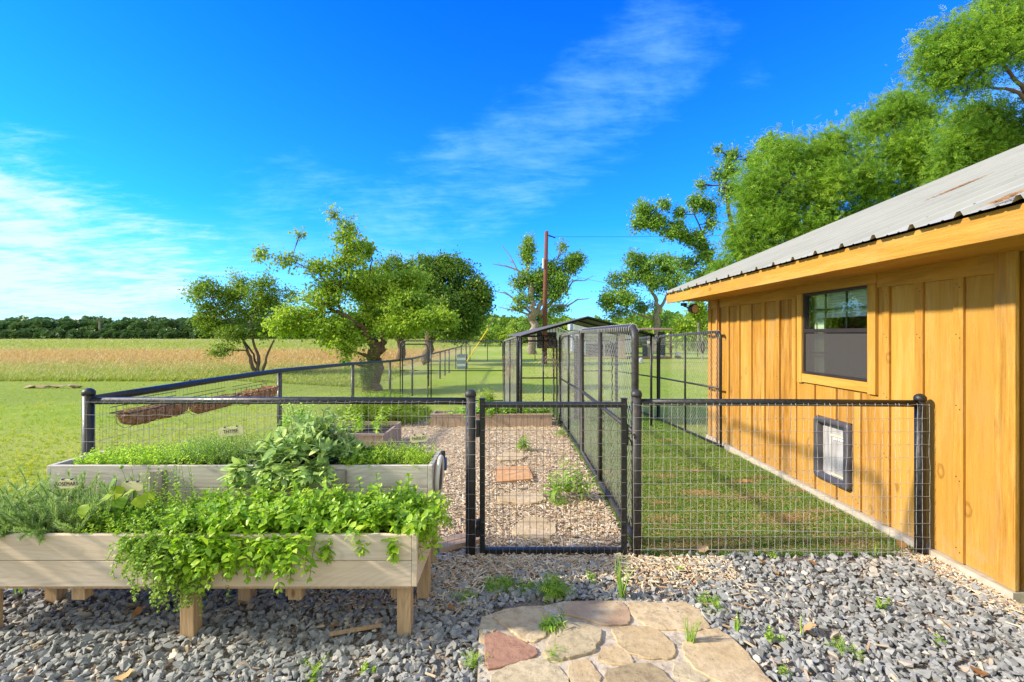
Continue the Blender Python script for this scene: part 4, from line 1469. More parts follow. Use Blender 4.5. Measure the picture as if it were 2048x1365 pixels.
mb.build('extra_wire_strip', MAT['wire'], fence2)

# gate
gate = thing('garden_gate', (0.295, FY, 0), 'closed black square tube garden gate filled with wire grid', 'gate')
gx0, gx1, gz0, gz1 = -0.232, 0.824, 0.022, 1.118
s = 0.019
mb = MB()
mb.box((gx0, FY - s, gz0), (gx0 + 2 * s, FY + s, gz1 + 0.012)).box((gx1 - 2 * s, FY - s, gz0), (gx1, FY + s, gz1 + 0.012))
mb.build('gate_stiles', MAT['gate_black'], gate, bevel=0.003)
MB().box((gx0 + 2 * s, FY - s + 0.001, gz1 - 0.047), (gx1 - 2 * s, FY + s - 0.001, gz1 - 0.009)).build('top_rail', MAT['gate_black'], gate, bevel=0.003)
MB().box((gx0 + 2 * s, FY - s + 0.001, gz0 + 0.001), (gx1 - 2 * s, FY + s - 0.001, gz0 + 0.037)).build('bottom_rail', MAT['gate_black'], gate, bevel=0.003)
for x in (gx0 + s, gx1 - s):
    MB().box((x - s - 0.003, FY - s - 0.003, gz1 + 0.0125), (x + s + 0.003, FY + s + 0.003, gz1 + 0.020)).build('stile_cap', MAT['gate_black'], gate, bevel=0.002)
mb = MB(); rnd = random.Random(11)
nx = 20
for i in range(nx):
    x = gx0 + 0.046 + (gx1 - gx0 - 0.09) * (i + 0.5) / nx
    wire(mb, (x, FY - s - 0.003, gz0 + 0.004), (x + rnd.gauss(0, 0.001), FY - s - 0.003, gz1 - 0.018), 0.0019, 0.0003, 4, (1, 0, 0), rnd)
for k in range(11):
    z = gz1 - 0.02 - 0.0005 - 0.0935 * k
    if k == 0: z -= 0.0
    wire(mb, (gx0 + 0.012, FY - s - 0.0065, z), (gx1 - 0.012, FY - s - 0.0065, z), 0.0019, 0.0004, 6, (0, 0, 1), rnd)
mb.build('wire_grid', MAT['wire_dark'], gate)
for z in (0.86, 0.145):
    MB().box((gx0 - 0.026, FY - 0.022, z), (gx0 - 0.001, FY + 0.012, z + 0.118)).box((-0.262, FY - 0.014, z - 0.018), (gx0 - 0.027, FY + 0.006, z + 0.055)).build('hinge', MAT['gate_black'], gate, bevel=0.002)
mb = MB()
mb.box((gx1 + 0.001, FY - 0.012, 0.80), (gx1 + 0.012, FY + 0.012, 0.95))
mb.tube([(gx1 + 0.01, FY - 0.012, 0.885), (gx1 + 0.028, FY - 0.03, 0.895), (gx1 + 0.036, FY - 0.034, 0.88), (gx1 + 0.030, FY - 0.03, 0.862)], 0.006, 6)
mb.tube([(gx1 + 0.012, FY - 0.01, 0.86), (gx1 + 0.03, FY - 0.02, 0.82), (gx1 + 0.028, FY - 0.02, 0.80)], 0.005, 6)
mb.build('latch', MAT['gate_black'], gate)

# side fence running away on the left
SX = -3.045
side = thing('side_fence', (SX, 12, gzf(12)), 'long black pipe fence with wire mesh running from the corner post towards the trees', 'fence')
sy = [6.22, 9.08, 11.85, 14.5, 17.3, 20.1, 21.6, 23.0, 25.7, 28.5]
for y in sy:
    MB().tube([(SX, y, gzf(y) - 0.1), (SX, y, gzf(y) + 1.10)], 0.030, 8).build('post', MAT['black'], side, smooth=True)
pts = [(SX, FY + 0.02, 1.125)] + [(SX, y, gzf(y) + 1.125) for y in [4.0, 5.0] + sy + [29.5]]
MB().tube(pts, 0.030, 10).build('top_rail', MAT['black'], side, smooth=True)
MB().lathe((SX, 4.86, 1.096), [(0.001, 0), (0.001, 0.002)], 6) if False else None
mb = MB(); rnd = random.Random(21)
y = FY + 0.06
while y < 12:
    z = gzf(y)
    wire(mb, (SX + 0.03, y, z + 0.02), (SX + 0.03, y, z + 1.10), 0.0014, 0.0012, 5, (0.5, 1, 0), rnd)
    y += 0.052
while y < 29:
    z = gzf(y)
    mb.tube([(SX + 0.03, y, z + 0.02), (SX + 0.03, y, z + 1.10)], 0.0014, 3, caps=False)
    y += 0.104
for k in range(12):
    pts = [(SX + 0.028, yy, gzf(yy) + 1.10 - 0.094 * k + rnd.gauss(0, 0.002)) for yy in np.arange(FY + 0.04, 29, 0.35)]
    mb.tube(pts, 0.0014, 3, caps=False)
mb.build('wire_mesh', MAT['wire'], side)


# ------------------------------------------------------------------ tall chain link panels of the dog run
def link_mesh(m, o, u, H, L, s, r, z0):
    """diamonds of wire across a panel from o along u (unit), height H, length L, pitch s (diamond width)"""
    h = s
    k = -int(H / h) - 1
    while k * s < L + 0.01:
        # rising wire through (k*s, 0)
        for sg in (1, -1):
            a0 = k * s if sg == 1 else k * s + H
            t0, t1 = 0.0, H
            xa, xb = a0, a0 + sg * H
            lo, hi = 0.0, L
            # clip
            pts = []
            if sg == 1:
                ta = max(0, lo - a0); tb = min(H, hi - a0)
            else:
                ta = max(0, a0 - hi); tb = min(H, a0 - lo)
            if tb - ta > 0.01:
                pa = o + u * (a0 + sg * ta) + Vector((0, 0, z0 + ta)); pb = o + u * (a0 + sg * tb) + Vector((0, 0, z0 + tb))
                m.tube([pa, pb], r, 3, caps=False)
        k += 1


def kennel_panel(p0, p1, label, H=1.60, r=0.0185, mids=(0.5,), name='kennel_panel', mat='black', lmat='link', s=0.078, lr=0.0016, lift=0.0, wraps=True, midrail=True, gate=None, gx=(0, 0)):
    a = Vector((p0[0], p0[1], gzf(p0[1]) + 0.05 + lift)); b = Vector((p1[0], p1[1], gzf(p1[1]) + 0.05 + lift))
    L = (b - a).length
    u = (b - a).normalized()
    up = Vector((0, 0, 1))
    c = (a + b) / 2
    th = thing(name, (c.x, c.y, gzf(c.y)), label, 'fence panel', 'tall black chain link panels of the dog run')
    R = 0.11

    def loop(x0, x1, z0, z1, R):
        pts = []
        for cx, cz, a0 in ((x1 - R, z1 - R, 0), (x0 + R, z1 - R, 90)):
            for k in range(6):
                t_ = math.radians(a0 + 90 * k / 5)
                pts.append(a + u * (cx + R * math.cos(t_)) + up * (cz + R * math.sin(t_)))
        pts.append(a + u * x0 + up * z0)
        pts.append(a + u * x1 + up * z0)
        return pts
    MB().tube(loop(0, L, 0, H, R), r, 10, close=True).build('frame', MAT[mat], th, smooth=True)
    for f in mids:
        MB().tube([a + u * (L * f), a + u * (L * f) + up * H], r * 0.8, 8).build('brace', MAT[mat], th, smooth=True)
    if midrail:
        MB().tube([a + up * (H * 0.5) + Vector((0.004, 0.004, 0)), b + up * (H * 0.5) + Vector((0.004, 0.004, 0))], r * 0.72, 8).build('mid_rail', MAT[mat], th, smooth=True)
    m = MB()
    nrm = u.cross(up)
    if gate:
        g0, g1 = gate
        MB().tube(loop(g0, g1, 0.06, H - 0.09, 0.09), r * 0.9, 8, close=True).build('gate_leaf', MAT[mat], th, smooth=True)
    for sg in (1,):
        link_mesh(m, a + nrm * (r + 0.003) * sg, u, H - 0.02, L, s, lr, 0.01)
    if wraps:
        # the selvage: wire turned round the top tube
        x = 0.06
        while x < L - 0.05:
            q = a + u * x + up * H
            m.tube([q + nrm * (r + 0.004) - up * 0.02, q + nrm * (r + 0.002) + up * (r * 0.6), q + up * (r + 0.004) + u * 0.01, q - nrm * (r + 0.003) + up * 0.0 + u * 0.02, q - nrm * (r + .002) - up * (r + 0.002) + u * 0.025], lr * 1.3, 3, caps=False)
            x += s
    m.build('chain_link', MAT[lmat], th)
    return th


kennel_panel((0.925, 3.57), (0.925, 6.28), 'near chain link panel running back from the gate latch post, worn thick frame', r=0.027, mids=(0.52,), mat='black_rust', lr=0.0018)
kennel_panel((0.925, 6.36), (0.905, 9.02), 'second chain link panel in line behind the near one beside the mulch', mids=(0.5,), r=0.020)
kennel_panel((0.86, 9.12), (0.12, 9.12), 'narrow chain link door panel facing the planted timber bed', mids=(0.35,), gate=(0.06, 0.68), lift=0.0)
kennel_panel((0.10, 9.2), (-0.20, 12.6), 'chain link panel seen edge on left of the narrow door', mids=(0.5,), midrail=False)
kennel_panel((-0.24, 12.75), (-3.0, 12.75), 'wide chain link panel with a rounded walk gate beside the old tree trunk', mids=(0.36, 0.70), gate=(2.02, 2.70), lr=0.0013)
kennel_panel((2.925, 6.66), (2.86, 9.22), 'chain link panel fixed to the far corner of the cabin', mids=(0.5,), r=0.020)
kennel_panel((2.85, 9.3), (2.72, 12.5), 'chain link panel continuing from the cabin panel towards the canopy', mids=(0.5,))
kennel_panel((2.66, 12.62), (1.82, 12.62), 'rounded chain link gate panel under the dark canopy', mids=(), lr=0.0018)
kennel_panel((0.95, 9.2), (1.22, 9.2), 'narrow chain link infill panel under the canopy edge covered with dry vine', mids=(), midrail=False)
kennel_panel((1.26, 9.25), (1.76, 12.5), 'chain link panel inside the run seen almost edge on', mids=(0.33, 0.66))

# dry vines on the run
for (a, b, z0, z1, n, lb) in (((0.93, 9.15), (1.24, 9.15), 0.5, 1.55, 60, 'tangle of dry pinkish vine on the narrow infill panel'), ((0.06, 9.6), (-0.16, 12.2), 0.9, 1.55, 45, 'dry vine hanging on the edge on panel left of the door'),
                              ((0.62, 9.05), (0.95, 9.05), 1.15, 1.62, 40, 'dark dry vine knotted over the top corner of the narrow door')):
    m = MB(); rnd = random.Random(int(z0 * 100 + n))
    for k in range(n):
        t_ = rnd.random(); z = rnd.uniform(z0, z1)
        p = Vector((a[0] + (b[0] - a[0]) * t_, a[1] + (b[1] - a[1]) * t_, z + gzf(a[1])))
        pts = [p.copy()]
        for q in range(6):
            p += Vector((rnd.gauss(0, 0.05), rnd.gauss(0, 0.03), rnd.gauss(-0.045, 0.05)))
            pts.append(p.copy())
        m.tube(pts, 0.0028, 3, caps=False)
    m.build('dry_vine', plain('dry_vine_stem', (0.34, 0.22, 0.18), 0.9), label=lb, cat='vine', smooth=False)

# canopy over the run
can = thing('metal_canopy', (1.32, 10, gzf(10)), 'dark ridged sheet metal canopy roof over the dog run', 'canopy')
cy0, cy1 = 8.5, 11.5
rx_, rz_ = 1.36, 1.905
lx_, lz_ = 0.10, 1.545
qx, qz = 2.58, 1.575
m = MB()
for (xa, za, xb, zb) in ((lx_, lz_, rx_, rz_),):
    m.add([(0.16, cy0, 1.562), (xb, cy0, zb), (xb, cy1, zb), (-0.14, cy1, 1.545), (0.16, cy0, 1.574), (xb, cy0, zb + 0.012), (xb, cy1, zb + 0.012), (-0.14, cy1, 1.557)],
          [(0, 3, 2, 1), (4, 5, 6, 7), (0, 1, 5, 4), (1, 2, 6, 5), (2, 3, 7, 6), (3, 0, 4, 7)])
m.build('roof_sheet', MAT['canopy_top'], can)
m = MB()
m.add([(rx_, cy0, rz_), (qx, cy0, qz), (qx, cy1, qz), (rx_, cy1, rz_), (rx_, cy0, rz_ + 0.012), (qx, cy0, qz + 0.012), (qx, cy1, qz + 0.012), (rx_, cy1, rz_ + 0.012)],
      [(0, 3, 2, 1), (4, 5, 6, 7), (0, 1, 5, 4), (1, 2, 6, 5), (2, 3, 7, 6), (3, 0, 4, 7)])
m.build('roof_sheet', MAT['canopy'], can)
for yy in (cy0 + 0.1, (cy0 + cy1) / 2, cy1 - 0.1):
    MB().tube([(lx_, yy, lz_ - 0.02), (rx_, yy, rz_ - 0.025), (qx, yy, qz - 0.02)], 0.018, 6).build('rafter', MAT['black'], can)
for x, z in ((lx_ + 0.06, lz_), (qx - 0.06, qz)):
    for yy in (cy0 + 0.1, cy1 - 0.1):
        MB().tube([(x, yy, gzf(yy) - 0.05), (x, yy, z)], 0.022, 8).build('post', MAT['black'], can, smooth=True)

# ================================================================== planters
def plank(parent, name, a, b, mat, **kw):
    return MB().box(a, b).build(name, mat, parent, bevel=0.003, **kw)


pl = thing('herb_planter', (-1.9, 2.7, 0), 'front raised wooden planter box on legs overflowing with mint', 'planter', 'raised cedar herb planters on legs')
PX0, PX1, PY0, PY1 = -3.05, -0.492, 2.455, 2.905
for (z0, z1) in ((0.292, 0.425), (0.4275, 0.560)):
    plank(pl, 'board', (PX0, PY0, z0), (PX1 - 0.028, PY0 + 0.027, z1), MAT['plank_new'])
    plank(pl, 'board', (PX0, PY1 - 0.027, z0), (PX1 - 0.028, PY1, z1), MAT['plank_new'])
plank(pl, 'end_board', (PX1 - 0.027, PY0, 0.292), (PX1, PY1, 0.560), MAT['plank_new'])
plank(pl, 'end_board', (PX0 - 0.027, PY0, 0.292), (PX0, PY1, 0.560), MAT['plank_new'])
plank(pl, 'bottom_board', (PX0 + 0.03, PY0 + 0.010, 0.276), (PX1 - 0.030, PY1 - 0.03, 0.290), MAT['leg_wood'])
MB().box((PX0 + 0.002, PY0 + 0.028, 0.30), (PX1 - 0.029, PY1 - 0.028, 0.525)).build('soil', MAT['soil'], pl)
for (x, y, z0) in ((-0.568, 2.462, -0.02), (-1.692, 2.440, -0.03), (-0.53, 2.82, -0.02), (-1.58, 2.80, -0.02), (-2.72, 2.80, -0.02), (-2.78, 2.462, -0.02)):
    plank(pl, 'leg', (x - 0.036, y + 0.030 if y < 2.6 else y, z0), (x + 0.036, (y + 0.030 if y < 2.6 else y) + 0.072, 0.291), MAT['leg_wood'])
for x in (-1.16, -2.30):
    plank(pl, 'cleat', (x - 0.020, 2.50, 0.198), (x + 0.050, 2.555, 0.291), MAT['leg_wood'])
    plank(pl, 'cleat', (x - 0.062, 2.56, 0.185), (x - 0.028, 2.60, 0.275), MAT['leg_wood'])
plank(pl, 'cleat', (-0.655, 2.57, 0.17), (-0.61, 2.60, 0.29), MAT['leg_wood'])
plank(pl, 'cleat', (-1.755, 2.53, 0.16), (-1.73, 2.58, 0.29), MAT['leg_wood'])

pb = thing('herb_planter', (-1.7, 3.17, 0), 'higher back planter of greyed boards holding sage, thyme and parsley', 'planter', 'raised cedar herb planters on legs')
BX0, BX1, BY0, BY1 = -2.885, -0.500, 2.972, 3.355
for (z0, z1) in ((0.50, 0.637), (0.6395, 0.775)):
    plank(pb, 'board', (BX0, BY0, z0), (BX1 - 0.028, BY0 + 0.027, z1), MAT['plank_grey'])
    plank(pb, 'board', (BX0, BY1 - 0.027, z0), (BX1 - 0.028, BY1, z1), MAT['plank_grey'])
plank(pb, 'end_board', (BX1 - 0.027, BY0, 0.50), (BX1, BY1, 0.775), MAT['plank_grey'])
plank(pb, 'end_board', (BX0 - 0.027, BY0, 0.50), (BX0, BY1, 0.775), MAT['plank_grey'])
MB().box((BX0 + 0.002, BY0 + 0.028, 0.51), (BX1 - 0.029, BY1 - 0.028, 0.745)).build('soil', MAT['soil'], pb)
for x in (-2.235, -1.11):
    plank(pb, 'cleat', (x, BY0 - 0.043, 0.40), (x + 0.078, BY0 - 0.003, 0.752), MAT['grey_post'])
for (x, y) in ((-0.565, 3.26), (-0.565, 3.00), (-2.80, 3.26), (-2.80, 3.0)):
    plank(pb, 'leg', (x - 0.036, y, -0.02), (x + 0.036, y + 0.07, 0.505), MAT['leg_wood'])

# the pale ring hanging on the end of the back planter
rg = thing('hose_ring', (BX1 + 0.03, 3.16, 0.66), 'pale ring of stiff hose hanging on the right end of the back planter', 'hose')
pts = [(BX1 + 0.022 + 0.008 * math.sin(a), 3.13 + 0.105 * math.cos(a), 0.66 + 0.125 * math.sin(a)) for a in np.linspace(0, 2 * PI, 24, endpoint=False)]
MB().tube(pts, 0.015, 10, close=True).build('ring', MAT['ring'], rg, smooth=True)
pts = [(BX1 + 0.020, 3.13 + 0.082 * math.cos(a), 0.66 + 0.10 * math.sin(a)) for a in np.linspace(0, 2 * PI, 24, endpoint=False)]
MB().tube(pts, 0.010, 8, close=True).build('inner_ring', plain('brown_rubber', (0.13, 0.10, 0.08), 0.6), rg, smooth=True)
MB().box((BX1 + 0.002, 3.26, 0.66), (BX1 + 0.05, 3.30, 0.74)).build('blue_tap', MAT['green_blue'], rg, bevel=0.006)
MB().tube([(BX1 + 0.025, 3.28, 0.74), (BX1 + 0.025, 3.28, 0.79)], 0.014, 8).build('tap_neck', MAT['black_rust'], rg)


# plant labels
def sign(px, py, Y, w, h, text, label, rot=0.0, stake=0.14, lean=0.0):
    c = P(px, py, Y)
    th = thing('plant_label', (c.x, c.y, c.z - h / 2 - stake), label, 'plant label', 'cream herb name plaques')
    m = MB()
    n = 6
    pts = []
    R = 0.010
    base = [(w / 2, -h / 2 + R), (w / 2, h / 2 - R), (w / 2 - R, h / 2 - R * 0.5), (w / 2 - R, h / 2), (-w / 2 + R, h / 2), (-w / 2 + R, h / 2 - R * 0.5), (-w / 2, h / 2 - R), (-w / 2, -h / 2 + R),
            (-w / 2 + R, -h / 2 + R * 0.5), (-w / 2 + R, -h / 2), (w / 2 - R, -h / 2), (w / 2 - R, -h / 2 + R * 0.5)]
    ca, sa = math.cos(rot), math.sin(rot)
    vs = []
    for dy in (-0.003, 0.003):
        for (x, z) in base:
            vs.append((c.x + x * ca - z * sa, c.y + dy, c.z + x * sa + z * ca))
    k = len(base)
    m.add(vs, [tuple(range(k)), tuple(range(k, 2 * k))[::-1]] + [(i, k + i, k + (i + 1) % k, (i + 1) % k) for i in range(k)])
    m.build('plaque', MAT['cream'], th)
    m = MB()
    for dx in (-w * 0.25, w * 0.25):
        m.box((c.x + dx - 0.005, c.y - 0.006, c.z + h / 2 - 0.002 + dx * sa), (c.x + dx + 0.005, c.y + 0.006, c.z + h / 2 + 0.004 + dx * sa))
    m.tube([(c.x + 0.003 + lean, c.y + 0.005, c.z - h / 2 - stake), (c.x + 0.003, c.y + 0.005, c.z)], 0.0022, 5)
    m.build('stake', MAT['bronze'], th)
    if text:
        cu = bpy.data.curves.new('lettering', 'FONT')
        cu.body = text; cu.size = h * 0.62; cu.align_x = 'CENTER'; cu.align_y = 'CENTER'
        cu.extrude = 0.0006; cu.space_character = 1.05
        cu.materials.append(MAT['ink'])
        o = bpy.data.objects.new('lettering', cu)
        COL.objects.link(o)
        o.parent = th
        o.location = Vector((c.x, c.y - 0.0042, c.z)) - Vector(wloc(th))
        o.rotation_euler = (PI / 2, -rot, 0)
        o.scale = (0.82, 1, 1)
        bpy.context.view_layer.update()
        me = bpy.data.meshes.new_from_object(o.evaluated_get(bpy.context.evaluated_depsgraph_get()))
        o2 = bpy.data.objects.new('lettering', me); COL.objects.link(o2); o2.parent = th
        o2.location, o2.rotation_euler, o2.scale = o.location.copy(), o.rotation_euler.copy(), o.scale.copy()
        bpy.data.objects.remove(o)
        o2.name = 'lettering'


sign(462, 863, 3.18, 0.165, 0.060, 'THYME', 'cream plaque reading THYME standing in the pale thyme of the back planter', 0.10)
sign(838, 877, 3.15, 0.118, 0.047, 'PARSLEY', 'cream plaque reading PARSLEY at the right end of the back planter', 0.09, 0.10, 0.012)
sign(135, 968, 2.60, 0.098, 0.048, 'ROSEMARY', 'cream plaque standing in the rosemary at the left end', 0.02)
sign(265, 973, 2.66, 0.120, 0.050, '', 'cream plaque half hidden by broad yellow leaves, left of the mint', 0.02)

# coir baskets on the side fence
for i, (ya, yb, zt, zb, lb, seed) in enumerate(((3.55, 4.25, 1.00, 0.895, 'coir lined wire trough nearest the corner post, full of dry twigs', 1), (4.33, 4.98, 0.955, 0.86, 'middle coir lined wire trough hanging on the side fence', 2),
                                                (5.10, 5.85, 0.945, 0.83, 'farthest coir trough, its fibre liner slumped and ragged', 3))):
    th = thing('hanging_trough', (SX + 0.13, (ya + yb) / 2, zb), lb, 'planter', 'coir lined troughs hung on the side fence')
    rnd = random.Random(seed)
    m = MB()
    n = 26
    x0, x1 = SX + 0.045, SX + 0.20
    rings = []
    for k in range(n + 1):
        t_ = k / n
        y_ = ya + (yb - ya) * t_
        e = min(t_, 1 - t_) * 6
        inset = 0.035 * max(0, 1 - e) ** 2
        j = lambda a=0.008: rnd.gauss(0, a)
        zt_ = zt + j(0.005 if i < 2 else 0.02)
        zb_ = zb + j(0.006) + 0.05 * max(0, 1 - e) ** 2
        rings.append([(x0 + inset, y_, zt_), (x0 + 0.02 + inset, y_ + j(.002), zb_ + 0.02), (x0 + 0.07, y_, zb_), (x1 - 0.06, y_, zb_ + j(.004)), (x1 - 0.01 - inset + j(.006), y_, zb_ + 0.03 + j(.004)), (x1 - inset + j(.006), y_, zt_ + j(.004)),
                      (x1 - inset - 0.022, y_, zt_ - 0.006), ((x0 + x1) / 2 + 0.03, y_, zt_ - 0.02 + j(.006)), ((x0 + x1) / 2 - 0.03, y_, zt_ - 0.02 + j(.006)), (x0 + inset + 0.02, y_, zt_ - 0.006)])
    k = len(rings[0])
    vs = [p for r_ in rings for p in r_]
    fs = []
    for a_ in range(n):
        for b_ in range(k):
            fs.append((a_ * k + b_, a_ * k + (b_ + 1) % k, (a_ + 1) * k + (b_ + 1) % k, (a_ + 1) * k + b_))
    fs.append(tuple(range(k))[::-1]); fs.append(tuple(n * k + b_ for b_ in range(k)))
    m.add(vs, fs)
    m.build('coir_liner', MAT['coir'], th)
    m = MB()
    m.tube([(x0, ya - 0.01, zt + 0.008), (x1, ya - 0.01, zt + 0.008), (x1 + 0.003, yb + 0.01, zt + 0.008), (x0, yb + 0.01, zt + 0.008)], 0.004, 5, close=True)
    for y_ in np.linspace(ya + 0.05, yb - 0.05, 7):
        m.tube([(x1 + 0.004, y_, zt + 0.008), (x1 - 0.004, y_, zb + 0.02), (x1 - 0.07, y_, zb - 0.006), (x0 + 0.05, y_, zb - 0.006), (x0, y_, zb + 0.03), (x0, y_, zt + 0.05)], 0.0022, 4)
    for dz in (0.05, 0.085):
        m.tube([(x0 - 0.003, ya, zt + dz), (x0 - 0.003, yb, zt + dz)], 0.0028, 4)
    m.build('wire_cradle', MAT['black'], th)
    nn_ = 260 if i < 2 else 120
    xx = rng.uniform(x0 + 0.02, x1 - 0.02, nn_); yy = rng.uniform(ya + 0.03, yb - 0.03, nn_)
    l_ = rng.uniform(0.03, 0.11, nn_)
    R = rotz(rng.uniform(0, 6.28, nn_)) @ rotx(rng.normal(0.05, 0.15, nn_)) * np.stack([l_ * 0.5, l_, l_ * 0.5], -1)[:, None, :]
    scatter('dry_twigs', [NEEDLE], R, np.stack([xx, yy, zt - 0.012 + rng.uniform(0, 0.03, nn_)], -1), MAT['dry'], rng.random(nn_), parent=th, kind='stuff')


# timber beds in the mulch
def bed(x0, x1, y0, y1, h, label, n):
    g = gzf(y0)
    th = thing('timber_bed', ((x0 + x1) / 2, (y0 + y1) / 2, g), label, 'garden bed', 'low timber beds in the mulch')
    w = (x1 - x0) / n
    for i in range(n):
        MB().box((x0 + i * w + 0.002, y0, g - 0.03), (x0 + (i + 1) * w - 0.002, y0 + 0.03, g + h + random.uniform(-.002, .002))).build('plank', MAT['bed_wood'], th)
    nd = max(2, int((y1 - y0) / w))
    wy_ = (y1 - y0 - 0.03) / nd
    for x in (x0, x1 - 0.03):
        for i in range(nd):
            MB().box((x, y0 + 0.032 + i * wy_, g - 0.03), (x + 0.03, y0 + 0.030 + (i + 1) * wy_ - 0.002, g + h)).build('plank', MAT['bed_wood'], th)
    MB().box((x0, y1, g - 0.03), (x1, y1 + 0.03, g + h)).build('back_board', MAT['bed_wood'], th)
    MB().box((x0 - 0.01, y0 - 0.012, g + h + 0.001), (x1 + 0.01, y0 + 0.06, g + h + 0.022)).build('cap_rail', MAT['bed_wood'], th)
    MB().box((x0 + 0.031, y0 + 0.031, g), (x1 - 0.031, y1 - 0.001, g + h - 0.05)).build('soil', MAT['soil'], th)
    return th


bed(-1.47, 0.72, 8.55, 9.05, 0.21, 'wide low plank bed behind the gate planted with strawberry like leaves', 20)
bed(-3.0, -1.72, 6.35, 7.35, 0.25, 'short plank bed by the side fence with drying yellow plants', 10)

# loose lumber by the gate post
m = MB()
th = thing('lumber_offcuts', (-0.47, 3.60, 0), 'two pale board offcuts lying on the mulch behind the planter leg', 'lumber')
MB().box((-0.62, 3.56, 0.02), (-0.32, 3.64, 0.05), rot=(0, 0, 0.55)).build('board', MAT['ply'], th)
MB().box((-0.56, 3.50, 0.02), (-0.22, 3.57, 0.055), rot=(0, 0, 0.50)).build('board', MAT['ply'], th)
g = G(712, 1262, 0.03)
MB().box((-0.13, -0.009, -0.006), (0.13, 0.009, 0.006)).build('wood_stick', MAT['leg_wood'], loc=(0, 0, 0), label='flat splintered stick lying on the gravel in front of the planter', cat='stick')
st = bpy.data.objects['wood_stick']; st.location = (g.x, g.y, 0.036); st.rotation_euler = (0.1, 0.03, 0.35)
# ================================================================== herbs
def stem_leaves(p0, d0, h, nodes, lf0, lf1, droop, pair_elev, rnd_, top=True, start=0.15, per=2, jit=0.25, wander=0.05):
    """one leafy stem: returns the stem's points and the leaf frames"""
    pts = []
    p = np.array(p0, float); d = np.array(d0, float); d /= np.linalg.norm(d)
    n = nodes + 3
    step = h / n
    out = []
    for i in range(n):
        pts.append(p.copy())
        t = i / n
        if t >= start:
            az = (i % 2) * PI / 2 + rnd_.normal(0, 0.3)
            a = np.cross(d, [0.3, 0.2, 0.9]); a /= np.linalg.norm(a) + 1e-9
            b = np.cross(d, a)
            s = lf0 + (lf1 - lf0) * (1 - abs(t - 0.55) * 1.5)
            s = max(s, lf0) * rnd_.uniform(0.75, 1.2)
            for k in range(per):
                ang = az + 2 * PI * k / per
                o = a * math.cos(ang) + b * math.sin(ang)
                D = o * math.cos(pair_elev) + d * math.sin(pair_elev) + rnd_.normal(0, jit, 3) * 0.6
                out.append((p.copy(), D, s))
        d = d + np.array([0, 0, -droop]) * (0.4 + t) / n * 3 + rnd_.normal(0, wander, 3)
        d /= np.linalg.norm(d)
        p = p + d * step
    if top:
        for k in range(4):
            ang = k * PI / 2 + rnd_.uniform(0, 0.5)
            a = np.cross(d, [0.3, 0.2, 0.9]); a /= np.linalg.norm(a) + 1e-9
            b = np.cross(d, a)
            o = a * math.cos(ang) + b * math.sin(ang)
            out.append((p.copy(), o * 0.75 + d * 0.7, lf0 * rnd_.uniform(0.8, 1.3)))
    pts.append(p)
    return pts, out


def herb(name, loc, label, spots, leafs, mat, matp=None, nodes=7, lf=(0.02, 0.045), pair_elev=0.35, parts=0, stem_r=0.0016, top=True, per=2, seed=1, group='herbs growing in the raised planters', cat='herb', start=0.15, jit=0.25, stems=True, wander=0.06):
    th = thing(name, loc, label, cat, group)
    rnd_ = np.random.default_rng(seed)
    LP, LD, LS = [], [], []
    m = MB()
    for (p0, d0, h, droop) in spots:
        pts, out = stem_leaves(p0, d0, h, nodes, lf[0], lf[1], droop, pair_elev, rnd_, top, start, per, jit, wander)
        if stems: m.tube(pts[::2] + [pts[-1]], stem_r, 3, caps=False)
        for a, b, c in out:
            LP.append(a); LD.append(b); LS.append(c)
    LP, LD, LS = np.array(LP), np.array(LD), np.array(LS)
    R = frames(LD, rnd_.normal(0, 0.35, len(LP))) * LS[:, None, None]
    if stems:
        m.build('stems', MAT['stem'], th, kind='stuff')
    idx = np.arange(len(LP))
    if parts:
        # the leaves a viewer sees largest: on the outside of the clump
        sc = -LP[:, 1] * 1.0 + LP[:, 2] * 0.55 + LS * 4 + rnd_.normal(0, 0.05, len(LP))
        order = np.argsort(-sc)
        big = order[:parts]
        idx = order[parts:]
        org = np.array(wloc(th))
        mes = []
        for (bv, bf) in leafs:
            me = fast_mesh('leaf', bv, bf, smooth=True); me.materials.append(matp or mat); mes.append(me)
        for q, i in enumerate(big):
            o = bpy.data.objects.new('leaf', mes[q % len(mes)])
            M4 = Matrix([list(R[i][0]) + [LP[i][0] - org[0]], list(R[i][1]) + [LP[i][1] - org[1]], list(R[i][2]) + [LP[i][2] - org[2]], [0, 0, 0, 1]])
            COL.objects.link(o)
            o.parent = th
            o.matrix_local = M4
    if len(idx):
        tn = np.clip(rnd_.normal(0.5, 0.22, len(idx)), 0, 1)
        scatter('leaves', leafs, R[idx], LP[idx], mat, tn, parent=th, kind='stuff', smooth=True)
    return th


MINT = [ovate(0.62, 0.14, -0.22, 0.02), ovate(0.55, 0.10, -0.35, 0.015), ovate(0.68, 0.18, -0.1, 0.02)]
SAGE = [ovate(0.42, 0.08, -0.12, 0.008), ovate(0.38, 0.14, -0.28, 0.006), ovate(0.46, 0.05, -0.2, 0.01)]
r0 = random.Random(5)


def U(a, b): return r0.uniform(a, b)


